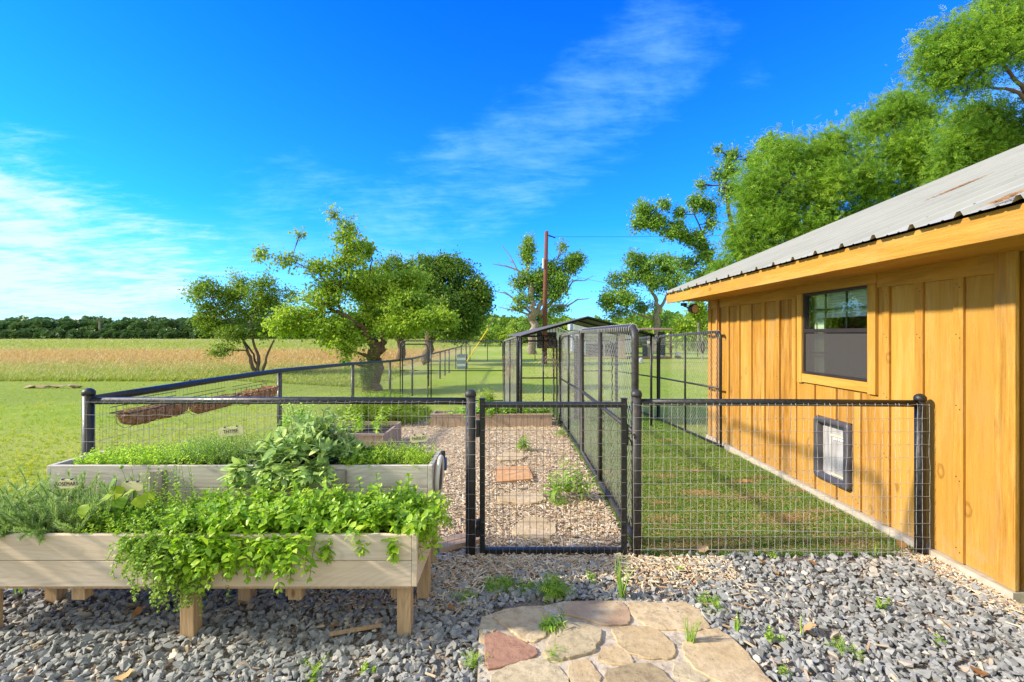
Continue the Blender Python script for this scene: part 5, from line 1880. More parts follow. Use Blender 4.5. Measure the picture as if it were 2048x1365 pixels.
# mint: a wide band over the right two thirds of the front planter, spilling over its front board
sp = []
for i in range(230):
    x = U(-1.80, -0.56); y = U(2.50, 2.86)
    fr = (2.86 - y) / 0.36
    ed = 1.0 if x > -1.6 else 0.85
    hgt = U(0.10, 0.215) * ed
    d = (U(-0.25, 0.30), U(-0.45, 0.25) - 0.25 * fr, 0.9)
    sp.append(((x, y, 0.52), d, hgt, U(0.0, 0.35)))
for i in range(80):          # spilling over the front
    x = U(-1.68, -1.14) if i < 66 else U(-1.1, -0.62)
    sp.append(((x, U(2.48, 2.58), 0.54), (U(-0.4, 0.3), -0.9, U(0.15, 0.6)), U(0.16, 0.32) if x < -1.0 else U(0.10, 0.17), U(0.9, 1.9)))
for i in range(26):          # leaning out over the right end
    sp.append(((U(-0.66, -0.54), U(2.5, 2.85), 0.53), (U(0.3, 0.8), U(-0.5, 0.2), U(0.5, 0.9)), U(0.17, 0.28), U(0.4, 1.3)))
for i in range(8):           # a few tall shoots
    x = [-1.42, -1.06, -0.98, -0.74, -0.62, -1.62, -0.86, -1.22][i]
    sp.append(((x, 2.72, 0.54), (U(-.1, .1), -0.1, 1), U(0.23, 0.29), 0.0))
herb('mint_plant', (-1.2, 2.68, 0.52), 'large bright green mint mass spilling over the front of the front planter', sp, MINT, MAT['mint'], MAT['mint_o'], nodes=7, lf=(0.025, 0.055), parts=290, seed=11, jit=0.35)
# marjoram: fine, yellow green, trailing down past the front board
sp = []
for i in range(230):
    x = U(-1.98, -1.60)
    sp.append(((x, U(2.46, 2.60), 0.54), (U(-0.5, 0.35), -0.85, U(-0.2, 0.5)), U(0.12, 0.34) * (1 if -1.88 < x < -1.65 else 0.7), U(0.5, 1.7)))
for i in range(46):
    sp.append(((U(-1.80, -1.56), U(2.46, 2.50), 0.50), (U(-0.2, 0.3), -0.5, U(-0.6, 0.1)), U(0.22, 0.36), U(1.0, 2.2)))
herb('marjoram_plant', (-1.7, 2.52, 0.52), 'fine leaved yellow green marjoram trailing below the front board', sp, [LEAFR], MAT['marjoram'], nodes=12, lf=(0.012, 0.022), pair_elev=0.5, seed=12, stem_r=0.001, jit=0.7, wander=0.24)
# oregano bushy mound between rosemary and mint
sp = []
for i in range(330):
    x = U(-2.30, -1.55); y = U(2.50, 2.88)
    h = U(0.08, 0.20) * (1.0 if x > -2.12 else 0.75)
    sp.append(((x, y, 0.51), (U(-0.4, 0.4), U(-0.5, 0.3), 0.8), h, U(0, 0.5)))
for i in range(16):
    sp.append(((U(-2.10, -1.80), U(2.6, 2.85), 0.55), (U(-0.15, 0.15), 0, 1), U(0.26, 0.34), 0))
herb('oregano_plant', (-1.95, 2.68, 0.51), 'dense small leaved green oregano between rosemary and mint', sp, [LEAFR], MAT['mint'], nodes=10, lf=(0.010, 0.019), seed=13, stem_r=0.001, jit=0.4)
# rosemary
sp = []
for i in range(260):
    x = U(-3.0, -2.22); y = U(2.50, 2.90)
    h = U(0.12, 0.28)
    sp.append(((x, y, 0.51), (U(-0.45, 0.5), U(-0.55, 0.3), 0.8), h, U(-0.2, 0.3)))
for i in range(26):
    sp.append(((U(-3.0, -2.4), 2.52, 0.54), (U(-0.4, 0.4), -0.7, 0.5), U(0.10, 0.17), U(0.1, 0.4)))
herb('rosemary_plant', (-2.6, 2.7, 0.51), 'grey green needle leaved rosemary bush at the left end of the front planter', sp, [A([(-0.06, 0, 0), (0.06, 0, 0), (0.05, 0.8, 0.03), (-0.05, 0.8, 0.03), (0, 1, 0)], [(0, 1, 2), (0, 2, 3), (3, 2, 4)])],
     MAT['rosemary'], nodes=26, lf=(0.018, 0.028), pair_elev=0.85, per=5, seed=14, stem_r=0.0018, start=0.08, jit=0.2)
# broad leaved seedling
th = thing('squash_seedling', (-2.30, 2.62, 0.53), 'young plant with broad bright yellow green leaves beside the rosemary', 'plant')
BL = [ovate(1.05, 0.10, -0.25, 0.03), ovate(0.95, 0.18, -0.35, 0.02)]
mes = []
for bv, bf in BL:
    me = fast_mesh('leaf', bv, bf, smooth=True); me.materials.append(MAT['big_leaf']); mes.append(me)
m = MB(); rnd = random.Random(3)
for i, (px, py, sz) in enumerate([(165, 1022, 30), (185, 1040, 26), (208, 997, 34), (232, 985, 32), (150, 1020, 24), (262, 1010, 30), (255, 985, 26), (225, 1030, 30), (280, 1003, 30), (222, 968, 26), (186, 1012, 22), (150, 1040, 22), (240, 1005, 28), (300, 990, 24), (205, 1035, 24)]):
    Y = 2.50 + rnd.uniform(0, 0.16)
    p = P(px, py, Y)
    D = np.array([[rnd.uniform(-0.9, 0.7), -0.45, rnd.uniform(-0.9, -0.2)]])
    s = sz * Y / F * 0.95
    Rm = frames(D, np.array([rnd.uniform(-0.5, 0.5)]))[0] * s
    o = bpy.data.objects.new('leaf', mes[i % 2]); COL.objects.link(o); o.parent = th
    org = wloc(th)
    base = np.array(p) - Rm[:, 1] * 0.5
    o.matrix_local = Matrix([list(Rm[0]) + [base[0] - org[0]], list(Rm[1]) + [base[1] - org[1]], list(Rm[2]) + [base[2] - org[2]], [0, 0, 0, 1]])
    b0 = Vector((p.x * 0.85 + (-2.2) * 0.15, 2.62, 0.52))
    m.tube([b0, (b0 + Vector(base)) / 2 + Vector((0, 0, 0.03)), Vector(base)], 0.0025, 4)
m.build('stems', MAT['weed'], th)
# seed head
m = MB(); a = P(243, 937, 2.8); b = P(262, 985, 2.8)
m.tube([b, a], 0.0016, 4); m.tube([P(275, 985, 2.8), P(263, 935, 2.82)], 0.0014, 4)
m.lathe((a.x, a.y, a.z - 0.004), [(0.002, 0), (0.010, 0.006), (0.011, 0.014), (0.006, 0.020)], 8)
m.build('seed_head', MAT['gold'], label='small round seed head on a thin stalk before the grey boards', cat='flower')

# back planter: golden oregano, thyme, sage, parsley
sp = []
for i in range(420):
    x = U(-2.82, -1.92); y = U(3.0, 3.33)
    k = 1.0
    sp.append(((x, y, 0.735), (U(-0.5, 0.5), U(-0.4, 0.4), 0.8), U(0.06, 0.15) * (0.7 + 0.5 * (x + 2.82)), U(0, 0.4)))
herb('golden_oregano_plant', (-2.4, 3.17, 0.735), 'low yellow green oregano mat at the left of the back planter', sp, [LEAFR], MAT['gold'], nodes=7, lf=(0.011, 0.019), seed=15, stem_r=0.001, jit=0.4)
sp = []
for i in range(520):
    x = r0.gauss(-1.98, 0.17); x = min(max(x, -2.36), -1.45); y = U(3.0, 3.33)
    hh = 0.23 * math.exp(-((x + 1.90) / 0.36) ** 2)
    sp.append(((x, y, 0.735), (U(-0.35, 0.35), U(-0.35, 0.3), 0.9), U(0.05, 1.0) ** 0.5 * (hh + 0.02), U(0, 0.25)))
herb('thyme_plant', (-1.98, 3.17, 0.735), 'rounded pale grey green thyme bush around its name plaque', sp, [LEAF2], MAT['thyme'], nodes=14, lf=(0.007, 0.012), pair_elev=0.6, seed=16, stem_r=0.0009, start=0.35, jit=0.4)
sp = []
for i in range(78):
    t_ = r0.random()
    x = r0.gauss(-1.36, 0.17); x = min(max(x, -1.68), -1.06); y = U(3.01, 3.33)
    hh = 0.10 + 0.25 * math.exp(-((x + 1.34) / 0.22) ** 2)
    sp.append(((x, y, 0.74), (U(-0.45, 0.45), U(-0.55, 0.3), 0.8), U(0.5, 1.0) * hh, U(0, 0.4)))
for i in range(30):
    sp.append(((U(-1.70, -1.15), 3.02, 0.77), (U(-0.5, 0.5), -0.9, 0.3), U(0.10, 0.17), U(0.4, 1.3)))
herb('sage_plant', (-1.36, 3.15, 0.74), 'large grey green sage bush with long soft leaves in the middle of the back planter', sp, SAGE, MAT['sage'], MAT['sage_o'], nodes=5, lf=(0.050, 0.100), pair_elev=0.55, parts=260, seed=17, stem_r=0.003, jit=0.35)
# the sage's flowering top rises above the rail
sp = []
for i in range(26):
    sp.append(((r0.gauss(-1.42, 0.06), U(3.12, 3.3), 0.96), (U(-0.3, 0.3), U(-0.2, 0.2), 1), U(0.08, 0.18), 0.1))
herb('lemon_sage_plant', (-1.42, 3.2, 0.96), 'paler small leaved shoots standing above the sage against the fence rail', sp, [ovate(0.6, 0.1, -0.1)], MAT['thyme'], nodes=7, lf=(0.016, 0.028), seed=18, jit=0.4)
sp = []
for i in range(90):
    sp.append(((U(-1.08, -0.86), U(3.0, 3.3), 0.735), (U(-0.5, 0.5), U(-0.4, 0.3), 0.8), U(0.05, 0.14), 0.2))
herb('parsley_plant', (-0.97, 3.15, 0.735), 'dark green curly parsley just right of the sage', sp, [ovate(0.95, 0.2, -0.1, 0.06)], MAT['mint'], nodes=5, lf=(0.014, 0.024), seed=19, jit=0.7)
sp = []
for i in range(230):
    x = U(-0.95, -0.55)
    sp.append(((x, U(3.0, 3.33), 0.735), (U(-0.4, 0.5), U(-0.3, 0.3), 0.7), U(0.06, 0.15), U(0, 0.5)))
herb('yellow_thyme_plant', (-0.75, 3.15, 0.735), 'pale yellow green thyme at the right end under the PARSLEY plaque', sp, [LEAF2], MAT['gold'], nodes=9, lf=(0.009, 0.016), pair_elev=0.6, seed=20, stem_r=0.0009, jit=0.4)

# beds and weeds
sp = []
g0 = gzf(8.7)
for i in range(230):
    sp.append(((U(-1.05, 0.68) if i > 60 else U(-0.9, -0.3), U(8.6, 9.0), g0 + 0.16), (U(-0.5, 0.5), U(-0.5, 0.4), 0.8), U(0.08, 0.24), 0.3))
herb('strawberry_plants', (-0.2, 8.8, g0 + 0.16), 'low leafy strawberry cover filling the wide timber bed', sp, [ovate(0.9, 0.15, -0.15)], MAT['weed'], nodes=4, lf=(0.03, 0.06), seed=21, group='plants in the timber beds', cat='plant')
sp = []
for i in range(34):
    sp.append(((U(-0.62, -0.36), U(8.7, 9.0), g0 + 0.16), (U(-0.15, 0.15), U(-0.1, 0.1), 1), U(0.25, 0.52), 0.1))
herb('tall_green_plant', (-0.5, 8.85, g0 + 0.16), 'taller pale green plant behind the gate hinge post', sp, [ovate(0.3, 0.1, -0.3)], MAT['lf_lime'], nodes=9, lf=(0.05, 0.09), seed=22, group='plants in the timber beds', cat='plant')
sp = []
for i in range(30):
    sp.append(((U(-2.55, -1.80), U(6.45, 7.2), gzf(7) + 0.2), (U(-0.3, 0.3), U(-0.3, 0.2), 1), U(0.12, 0.40), 0.3))
herb('drying_plant', (-2.1, 6.9, gzf(7) + 0.2), 'straggly plant with yellowing and brown leaves in the short timber bed', sp, [ovate(0.6, 0.15, -0.3)], MAT['gold'], nodes=7, lf=(0.03, 0.065), seed=23, group='plants in the timber beds', cat='plant')
sp = []
for i in range(520):
    x = r0.gauss(-2.55, 0.42); y = U(8.6, 9.9)
    sp.append(((x, y, gzf(y)), (U(-0.45, 0.45), U(-0.4, 0.3), 1), U(0.25, 0.62) * math.exp(-((x + 2.6) / 0.9) ** 2), 0.4))
herb('fennel_clump', (-2.55, 9.2, gzf(9.2)), 'big feathery bright green clump by the side fence behind the short bed', sp, [frond(4, l=0.3)], MAT['lf_lime'], nodes=7, lf=(0.06, 0.11), pair_elev=0.8, seed=24, group='plants in the timber beds', cat='plant', stem_r=0.003)
sp = []
for i in range(20):
    sp.append(((r0.gauss(-4.68, 0.07), U(15.2, 15.5), gzf(15)), (U(-0.06, 0.06), U(-0.06, 0.06), 1), U(0.6, 1.7), 0.0))
herb('tall_vine', (-4.35, 15.2, gzf(15)), 'upright leafy weed growing up the old tree trunk', sp, [ovate(0.4, 0.1, -0.3)], MAT['lf_mid'], nodes=14, lf=(0.07, 0.12), seed=25, group='plants by the tree row', cat='plant', stem_r=0.006)


def weed(px, py, size, label, kind='leafy', seed=0, z=0.01, n=None, spread=1.0, mat='weed'):
    g = G(px, py, z)
    rr_ = random.Random(seed)
    sp = []
    n = n or 9
    for i in range(n):
        a = rr_.uniform(0, 2 * PI); l = rr_.uniform(0.15, 0.8) * spread
        sp.append(((g.x + rr_.gauss(0, 0.012), g.y + rr_.gauss(0, 0.01), z - 0.005), (math.cos(a) * l, math.sin(a) * l, 1 / max(spread, 0.6)), size * rr_.uniform(0.5, 1.0), 0.5))
    lf_ = {'leafy': [ovate(0.75, 0.12, -0.2)], 'narrow': [ovate(0.2, 0.1, -0.5)], 'fern': [frond(5, l=0.3)], 'grass': [BLADE]}[kind]
    if kind == 'grass':
        th = thing('grass_tuft', (g.x, g.y, z), label, 'weed', 'weeds in the gravel')
        nb = n * 2
        D = np.stack([[rr_.uniform(-0.5, 0.5) for _ in range(nb)], [rr_.uniform(-0.4, 0.3) for _ in range(nb)], [1.0] * nb], -1)
        s_ = np.array([size * rr_.uniform(0.5, 1.1) for _ in range(nb)])
        R = frames(D) * s_[:, None, None]
        scatter('blades', [BLADE], R, np.tile(np.array([[g.x, g.y, z - 0.005]]), (nb, 1)) + rng.normal(0, 0.008, (nb, 3)) * (1, 1, 0), MAT[mat], parent=th, kind='stuff')
        return th
    lfz = {'leafy': (0.018, 0.032), 'narrow': (0.04, 0.08), 'fern': (0.03, 0.05)}[kind]
    lfz = tuple(v * min(1.6, max(0.6, size / 0.12)) for v in lfz)
    return herb('weed', (g.x, g.y, z), label, sp, lf_, MAT[mat], nodes=5, lf=lfz, seed=seed + 50, group='weeds in the gravel', cat='weed', stem_r=0.0012)


weed(1103, 1195, 0.16, 'largest feathery weed at the upper edge of the flagstones', 'fern', 1, n=14, spread=0.9)
weed(1000, 1178, 0.12, 'low spreading fern leaved weed left of the flagstones', 'fern', 2, n=34, spread=2.2)
weed(1045, 1180, 0.10, 'small ferny weed between the spreading weed and the path', 'fern', 3, n=20, spread=2.0)
weed(1242, 1198, 0.26, 'tall grass tuft behind the top stone of the path', 'grass', 4, n=8)
weed(1184, 1162, 0.07, 'two leaved green seedling in front of the gate', 'leafy', 5, n=4)
weed(1380, 1285, 0.15, 'grass tuft growing out of a joint in the flagstones', 'grass', 6, z=0.03, n=8)
weed(1472, 1265, 0.12, 'grassy weed at the right edge of the flagstones', 'grass', 7, n=8)
weed(1420, 1215, 0.10, 'low ferny weed right of the top flagstones', 'fern', 8, n=22, spread=2.0)
weed(1105, 1262, 0.10, 'bright weed rooted in the mortar joint', 'narrow', 9, z=0.02, n=7)
weed(1548, 1285, 0.09, 'yellow green seedling on the right side gravel', 'leafy', 10, n=4, mat='marjoram')
weed(1768, 1222, 0.09, 'bright two leaved seedling nearest the cabin', 'leafy', 11, n=3, mat='marjoram')
weed(1884, 1290, 0.08, 'bright seedling low on the right gravel', 'leafy', 12, n=3, mat='marjoram')
weed(1690, 1300, 0.09, 'small ferny weed in the right gravel', 'fern', 13, n=7, spread=1.6)
weed(1602, 1278, 0.17, 'single thin grass shoot beside the dead leaf', 'grass', 14, n=2)
weed(1560, 1350, 0.06, 'small seedling near the bottom edge by the path', 'leafy', 15, n=5, mat='marjoram')
weed(1553, 1118, 0.06, 'tiny seedling under the welded wire fence', 'leafy', 16, n=3, mat='marjoram')
weed(1752, 1112, 0.11, 'curling grass tuft at the foot of the wire near the cabin', 'grass', 17, n=6)
weed(1365, 1140, 0.05, 'tiny seedling in front of the latch post', 'leafy', 18, n=3)
weed(935, 1200, 0.10, 'low creeping weed between planter leg and path', 'fern', 19, n=30, spread=2.6)
weed(955, 1330, 0.10, 'creeping weed at the left edge of the flagstones near the bottom', 'fern', 20, n=22, spread=2.2)
weed(620, 1345, 0.09, 'creeping weed low in the gravel below the planter', 'fern', 21, n=16, spread=2.4)
weed(730, 1345, 0.05, 'small yellow flowered weed in the lower gravel', 'leafy', 22, n=5, mat='marjoram')
weed(40, 1190, 0.12, 'grassy weed at the left under the planter', 'grass', 23, n=9)
weed(1110, 1310, 0.06, 'small weed in the joint below the buff stone', 'fern', 24, z=0.03, n=10, spread=1.8)
# in the mulch, behind the gate
for (px, py, sz, k, sd, n_, lb) in ((1046, 900, 0.20, 'narrow', 31, 6, 'pale green weed behind the farthest stepping stone'), (1106, 1000, 0.26, 'narrow', 32, 5, 'narrow leaved weed left of the tall one behind the gate'),
                                    (1158, 1000, 0.42, 'narrow', 33, 7, 'tall yellow green weed by the chain link panel'), (1135, 990, 0.20, 'leafy', 34, 7, 'broad leaved weed between the two narrow leaved ones'),
                                    (1120, 868, 0.10, 'fern', 35, 14, 'low weed at the foot of the wide timber bed'), (1120, 1010, 0.09, 'fern', 36, 12, 'small ferny weed at the end of the wide stepping stone')):
    weed(px, py, sz, lb, k, sd, n=n_, spread=0.35 if k != 'fern' else 1.2, mat='marjoram' if k != 'fern' else 'weed')

# dead leaves
DL = ovate(1.1, 0.35, 0.25, 0.06)
me = fast_mesh('dead_leaf', DL[0], DL[1], smooth=True); me.materials.append(leaf_mat('withered_leaf', [(0.1, (0.36, 0.16, 0.05)), (0.5, (0.50, 0.28, 0.10)), (0.9, (0.62, 0.42, 0.20))], 0.25, 0.8, byobj=True))
for i, (px, py, s, lb) in enumerate([(258, 1212, 0.08, 'curled orange dead leaf under the left of the planter'), (263, 1235, 0.07, 'brown dead leaf lying below the curled orange one'), (250, 1345, 0.07, 'flat brown dead leaf in the bottom left gravel'),
                                      (1400, 1105, 0.085, 'pale dead leaf leaning on the wire fence foot'), (1606, 1262, 0.075, 'straw coloured dead leaf beside the thin grass shoot'), (1880, 1245, 0.06, 'folded tan dead leaf on the right gravel'),
                                      (1530, 1128, 0.05, 'tan dead leaf on the gravel below the wire fence'), (1630, 1130, 0.05, 'orange dead leaf near the fence foot'), (1495, 965, 0.06, 'whitish dead leaf lying on the artificial turf'),
                                      (1118, 1088, 0.06, 'curled brown leaf stuck in the bottom of the gate'), (660, 1255, 0.05, 'small brown dead leaf in front of the stick'), (1545, 1140, 0.05, 'ochre dead leaf right of the tan one'),
                                      (1800, 1095, 0.06, 'dead leaf between the fence end and the wall'), (1960, 1340, 0.06, 'dead leaf low in the right corner'), (905, 1222, 0.045, 'dead leaf by the creeping weed')]):
    g = G(px, py, 0.03)
    if lb.startswith('curled brown'): g = P(px, py, FY - 0.05)
    o = bpy.data.objects.new('dead_leaf', me); COL.objects.link(o)
    o.location = g; o.scale = (s, s, s)
    o.rotation_euler = (random.uniform(-0.4, 0.5), random.uniform(-0.5, 0.5), random.uniform(0, 6.28))
    tag(o, lb, 'leaf', 'dead leaves on the ground')

# ================================================================== trees
def crooked(m, a, b, r0_, r1_, rnd, n=6, amp=0.06, sides=7, sag=0.0):
    a, b = Vector(a), Vector(b)
    L = (b - a).length
    pts, rs = [], []
    off = Vector((0, 0, 0))
    for i in range(n + 1):
        t_ = i / n
        if 0 < i < n: off += Vector((rnd.gauss(0, 1), rnd.gauss(0, 1), rnd.gauss(0, 0.7))) * L * amp / math.sqrt(n)
        p = a.lerp(b, t_) + off * (1 - t_) * (t_ > 0) * 1.0 + off * t_ * 0.0
        p.z += math.sin(PI * t_) * L * sag
        pts.append(p); rs.append(r0_ + (r1_ - r0_) * t_)
    m.tube(pts, rs, sides, caps=False)
    return pts


def tree(name, label, Y, trunk, crowns, leaf, lsize, nleaf, lmat, bmat, seed, cat='tree', group=None, tw=5, twr=0.012, lumps=10, lump_r=0.34, depth=1.0, bare=(), shell=0.55, bias=0.0, hang=0.0, branches=True, Dir=None, flatness=1.0, twigs=True):
    """trunk: list of polylines [(px, py, r_m, dY)...]; crowns: (px, py, rx_px, rz_px, dY, weight, branch_from) ; bare: leafless limbs like trunks"""
    rnd = random.Random(seed)
    rg = np.random.default_rng(seed)
    x0, y0 = trunk[0][0][0], trunk[0][0][1]
    base = P(x0, y0, Y)
    th = thing(name, tuple(base), label, cat, group)
    m = MB()
    nodes = []
    for tl in trunk:
        pts = [Vector(P(a, b, Y + d)) for a, b, r, d in tl]
        rs = [r for a, b, r, d in tl]
        # resample with slight crookedness
        P2, R2 = [], []
        for i in range(len(pts) - 1):
            for k in range(4):
                t_ = k / 4
                p = pts[i].lerp(pts[i + 1], t_)
                if i or k:
                    q = rs[i] * 0.35
                    p += Vector((rnd.gauss(0, q), rnd.gauss(0, q), rnd.gauss(0, q * 0.5)))
                P2.append(p); R2.append((rs[i] + (rs[i + 1] - rs[i]) * t_) * rnd.uniform(0.93, 1.07))
        P2.append(pts[-1]); R2.append(rs[-1])
        m.tube(P2, R2, 9)
        nodes += [(p, r) for p, r in zip(P2, R2)]
    m.build('trunk', bmat, th, smooth=True)
    mb_ = MB()
    pos, dirs, toff = [], [], []
    wsum = sum(c[5] for c in crowns)
    allp = []
    for (px, py, rx, rz, dY, w, bf) in crowns:
        c = Vector(P(px, py, Y + dY))
        sx = rx * (Y + dY) / F; sz = rz * (Y + dY) / F; sy = max(sx, sz) * depth * 0.9 if depth else sx
        # limb from the nearest trunk node that lies lower
        if branches:
            best = min(nodes, key=lambda q: (q[0] - c).length + max(0, q[0].z - c.z) * 1.5)
            if (best[0] - c).length > 0.15:
                pl_ = crooked(mb_, best[0], c, min(best[1] * 0.7, 0.03 + (best[0] - c).length * 0.035), twr * 1.6, rnd, 6, 0.07, 6)
            else:
                pl_ = [best[0], c]
        # lumps: sub crowns spread through the ellipsoid, mostly near its skin
        nl = max(3, int(lumps * rnd.uniform(0.8, 1.2)))
        U_ = unit_rg(rg, nl)
        rad = shell + (1 - shell) * rg.random(nl) ** 0.6
        LC = U_ * rad[:, None] * np.array([sx, sy, sz]) * (1 - lump_r * 0.55) + np.array(c)
        if branches:
            for lc in LC[:tw]:
                src = pl_[rnd.randrange(max(1, len(pl_) // 2), len(pl_))]
                crooked(mb_, src, Vector(lc), twr * 1.3, twr * 0.35, rnd, 4, 0.09, 4)
        nk = int(nleaf * w / wsum)
        wl = rg.random(nl) + 0.35; wl /= wl.sum()
        which = rg.choice(nl, nk, p=wl)
        K = 9
        ends = unit_rg(rg, nl * K).reshape(nl, K, 3) * (lump_r * rg.uniform(0.7, 1.9, (nl, K, 1))) * np.array([sx, sy, sz * flatness])
        if branches and twigs:
            for a_ in range(nl):
                for b_ in range(K):
                    q0 = Vector(LC[a_]); q1 = Vector(LC[a_] + ends[a_, b_])
                    mid = q0.lerp(q1, 0.5) + Vector((rnd.gauss(0, 1), rnd.gauss(0, 1), rnd.gauss(0, 1))) * (q1 - q0).length * 0.12
                    mb_.tube([q0, mid, q1], [twr * 0.35, twr * 0.25, twr * 0.15], 3, caps=False)
        v = unit_rg(rg, nk)
        rr_ = np.clip(np.abs(rg.normal(0, 0.62, nk)) + 0.12, 0, 1.9)
        lr = lump_r * (0.6 + 0.7 * rg.random(nl))[which]
        tw_ = rg.integers(0, K, nk)
        off = ends[which, tw_] * (rg.uniform(0.15, 1.12, nk) ** 0.8)[:, None] + v * (np.abs(rg.normal(0, 0.42, nk)) * lr)[:, None] * np.array([sx, sy, sz * flatness])
        p = LC[which] + off
        toff.append(rg.normal(0, 0.17, nl)[which])
        pos.append(p)
        dirs.append(v * 0.7 + unit_rg(rg, nk) * 0.6 + np.array([0, 0, -hang + bias]))
    for tl in bare:
        pts = [Vector(P(a, b, Y + d)) for a, b, r, d in tl]
        rs = [r for a, b, r, d in tl]
        for i in range(len(pts) - 1):
            crooked(mb_, pts[i], pts[i + 1], rs[i], rs[i + 1], rnd, 5, 0.06, 5)
            for q in range(3):
                s_ = pts[i].lerp(pts[i + 1], rnd.uniform(0.3, 1))
                e_ = s_ + (pts[i + 1] - pts[i]).length * Vector((rnd.uniform(-0.5, 0.5) + 0.3 * (1 if pts[i + 1].x > pts[i].x else -1), rnd.uniform(-0.3, 0.3), rnd.uniform(0.0, 0.6))) * 0.8
                crooked(mb_, s_, e_, rs[i + 1] * 0.6, 0.004, rnd, 4, 0.1, 4)
    if mb_.v:
        mb_.build('branches', bmat, th, smooth=True, kind='stuff')
    if pos:
        pos = np.concatenate(pos); dirs = np.concatenate(dirs)
        if Dir is not None: dirs = dirs * 0.5 + np.array(Dir)
        s_ = lsize * rg.uniform(0.6, 1.25, len(pos))
        R = frames(dirs, rg.normal(0, 0.7, len(pos))) * s_[:, None, None]
        pos = pos + rg.normal(0, lsize * 0.9, pos.shape)
        tn = np.clip(rg.normal(0.5, 0.17, len(pos)) + np.concatenate(toff), 0, 1)
        scatter('crown', [leaf] if not isinstance(leaf, list) else leaf, R, pos, lmat, tn, parent=th, kind='stuff')
    return th


def unit_rg(rg, n):
    v = rg.normal(size=(n, 3))
    return v / np.linalg.norm(v, axis=1, keepdims=True)


# slender many stemmed tree on the left
tree('crepe_myrtle', 'slender tree with several thin stems, leftmost in the yard', 22.0,
     [[(512, 757, 0.10, 0), (500, 715, 0.075, 0), (492, 690, 0.055, 0.1), (470, 655, 0.035, 0.2)], [(516, 757, 0.09, 0.1), (517, 715, 0.07, 0.1), (505, 675, 0.045, 0), (503, 640, 0.03, 0)],
      [(521, 757, 0.07, -0.1), (533, 715, 0.05, -0.1), (548, 680, 0.035, -0.2), (560, 650, 0.02, -0.2)], [(517, 757, 0.06, 0.2), (508, 710, 0.045, 0.3), (488, 680, 0.04, 0.4), (462, 665, 0.03, 0.5)]],
     [(420, 590, 38, 28, 0, 1.2, 0), (470, 578, 36, 30, 0.3, 1.2, 0), (520, 585, 36, 34, -0.2, 1.1, 0), (445, 620, 40, 26, 0.3, 1.0, 0), (565, 600, 34, 34, 0.2, 0.9, 0), (500, 620, 46, 26, 0.4, 1.1, 0), (560, 640, 34, 24, -0.3, 0.8, 0),
      (430, 650, 38, 20, 0.2, 0.9, 0), (465, 670, 34, 16, -0.4, 0.6, 0), (540, 665, 34, 16, 0.2, 0.6, 0), (405, 640, 20, 18, 0, 0.35, 0), (440, 700, 30, 12, -0.5, 0.25, 0)],
     [LEAF2, LEAFR], 0.105, 24000, MAT['lf_mid'], MAT['bark_brown'], 101, group='trees of the yard and field edge', lumps=13, lump_r=0.40, tw=7, twr=0.014)

# old pollarded tree with a thick trunk
tree('old_fruit_tree', 'old tree with a thick broken trunk, cut limbs and tall leafy shoots beside the fence', 16.0,
     [[(752, 790, 0.29, 0), (752, 745, 0.27, 0), (754, 705, 0.22, 0), (750, 680, 0.13, 0)], [(750, 698, 0.14, 0), (732, 665, 0.10, -0.1), (705, 642, 0.085, -0.3), (680, 627, 0.07, -0.4), (660, 618, 0.06, -0.45)],
      [(756, 705, 0.14, 0), (768, 680, 0.10, 0.1), (780, 640, 0.07, 0.2), (775, 600, 0.05, 0.3)], [(740, 680, 0.12, 0.2), (715, 668, 0.09, 0.4), (690, 668, 0.06, 0.6)], [(682, 626, 0.045, -0.4), (676, 600, 0.035, -0.4), (682, 540, 0.025, -0.4), (690, 500, 0.018, -0.4), (685, 450, 0.010, -0.4)],
      [(775, 610, 0.05, 0.3), (735, 570, 0.035, 0.2), (745, 520, 0.02, 0.2), (722, 475, 0.012, 0.2)], [(678, 600, 0.03, -0.4), (640, 550, 0.02, -0.5), (580, 520, 0.014, -0.6), (505, 500, 0.006, -0.7)]],
     [(690, 455, 22, 26, -0.4, 0.16, 0), (700, 490, 34, 26, -0.4, 0.30, 0), (668, 428, 12, 12, -0.4, 0.05, 0), (690, 520, 36, 22, -0.4, 0.30, 0), (640, 535, 36, 18, -0.5, 0.24, 0), (570, 520, 32, 14, -0.6, 0.13, 0), (520, 508, 14, 8, -0.7, 0.08, 0),
      (600, 470, 6, 5, -0.5, 0.03, 0), (730, 500, 16, 22, 0.2, 0.3, 0), (690, 560, 40, 22, -0.3, 0.55, 0), (740, 580, 36, 34, 0.2, 0.7, 0), (640, 600, 46, 18, -0.8, 0.45, 0), (600, 632, 50, 18, -0.9, 0.6, 0), (640, 655, 60, 18, -1.0, 0.8, 0),
      (700, 640, 40, 22, 0.3, 0.5, 0), (790, 575, 36, 30, 0.3, 0.7, 0), (815, 610, 48, 24, -0.4, 0.9, 0), (860, 635, 46, 18, -0.8, 0.8, 0), (800, 650, 50, 20, -0.5, 0.7, 0), (740, 650, 34, 18, 0.5, 0.4, 0), (570, 655, 40, 14, -1.0, 0.4, 0),
      (680, 680, 50, 14, -0.8, 0.5, 0), (690, 700, 14, 8, -1.0, 0.08, 0), (830, 560, 28, 20, 0.6, 0.35, 0), (890, 640, 20, 12, -0.8, 0.2, 0), (660, 575, 30, 16, -0.2, 0.3, 0), (730, 610, 40, 30, 0.8, 0.6, 0), (770, 630, 40, 26, 1.0, 0.6, 0), (690, 725, 6, 8, -1.2, 0.03, 0)],
     [LEAF2, LEAFR], 0.11, 34000, MAT['lf_lime'], MAT['bark_red'], 102, group='trees of the yard and field edge', lumps=13, lump_r=0.36, tw=7, twr=0.010, hang=0.25)

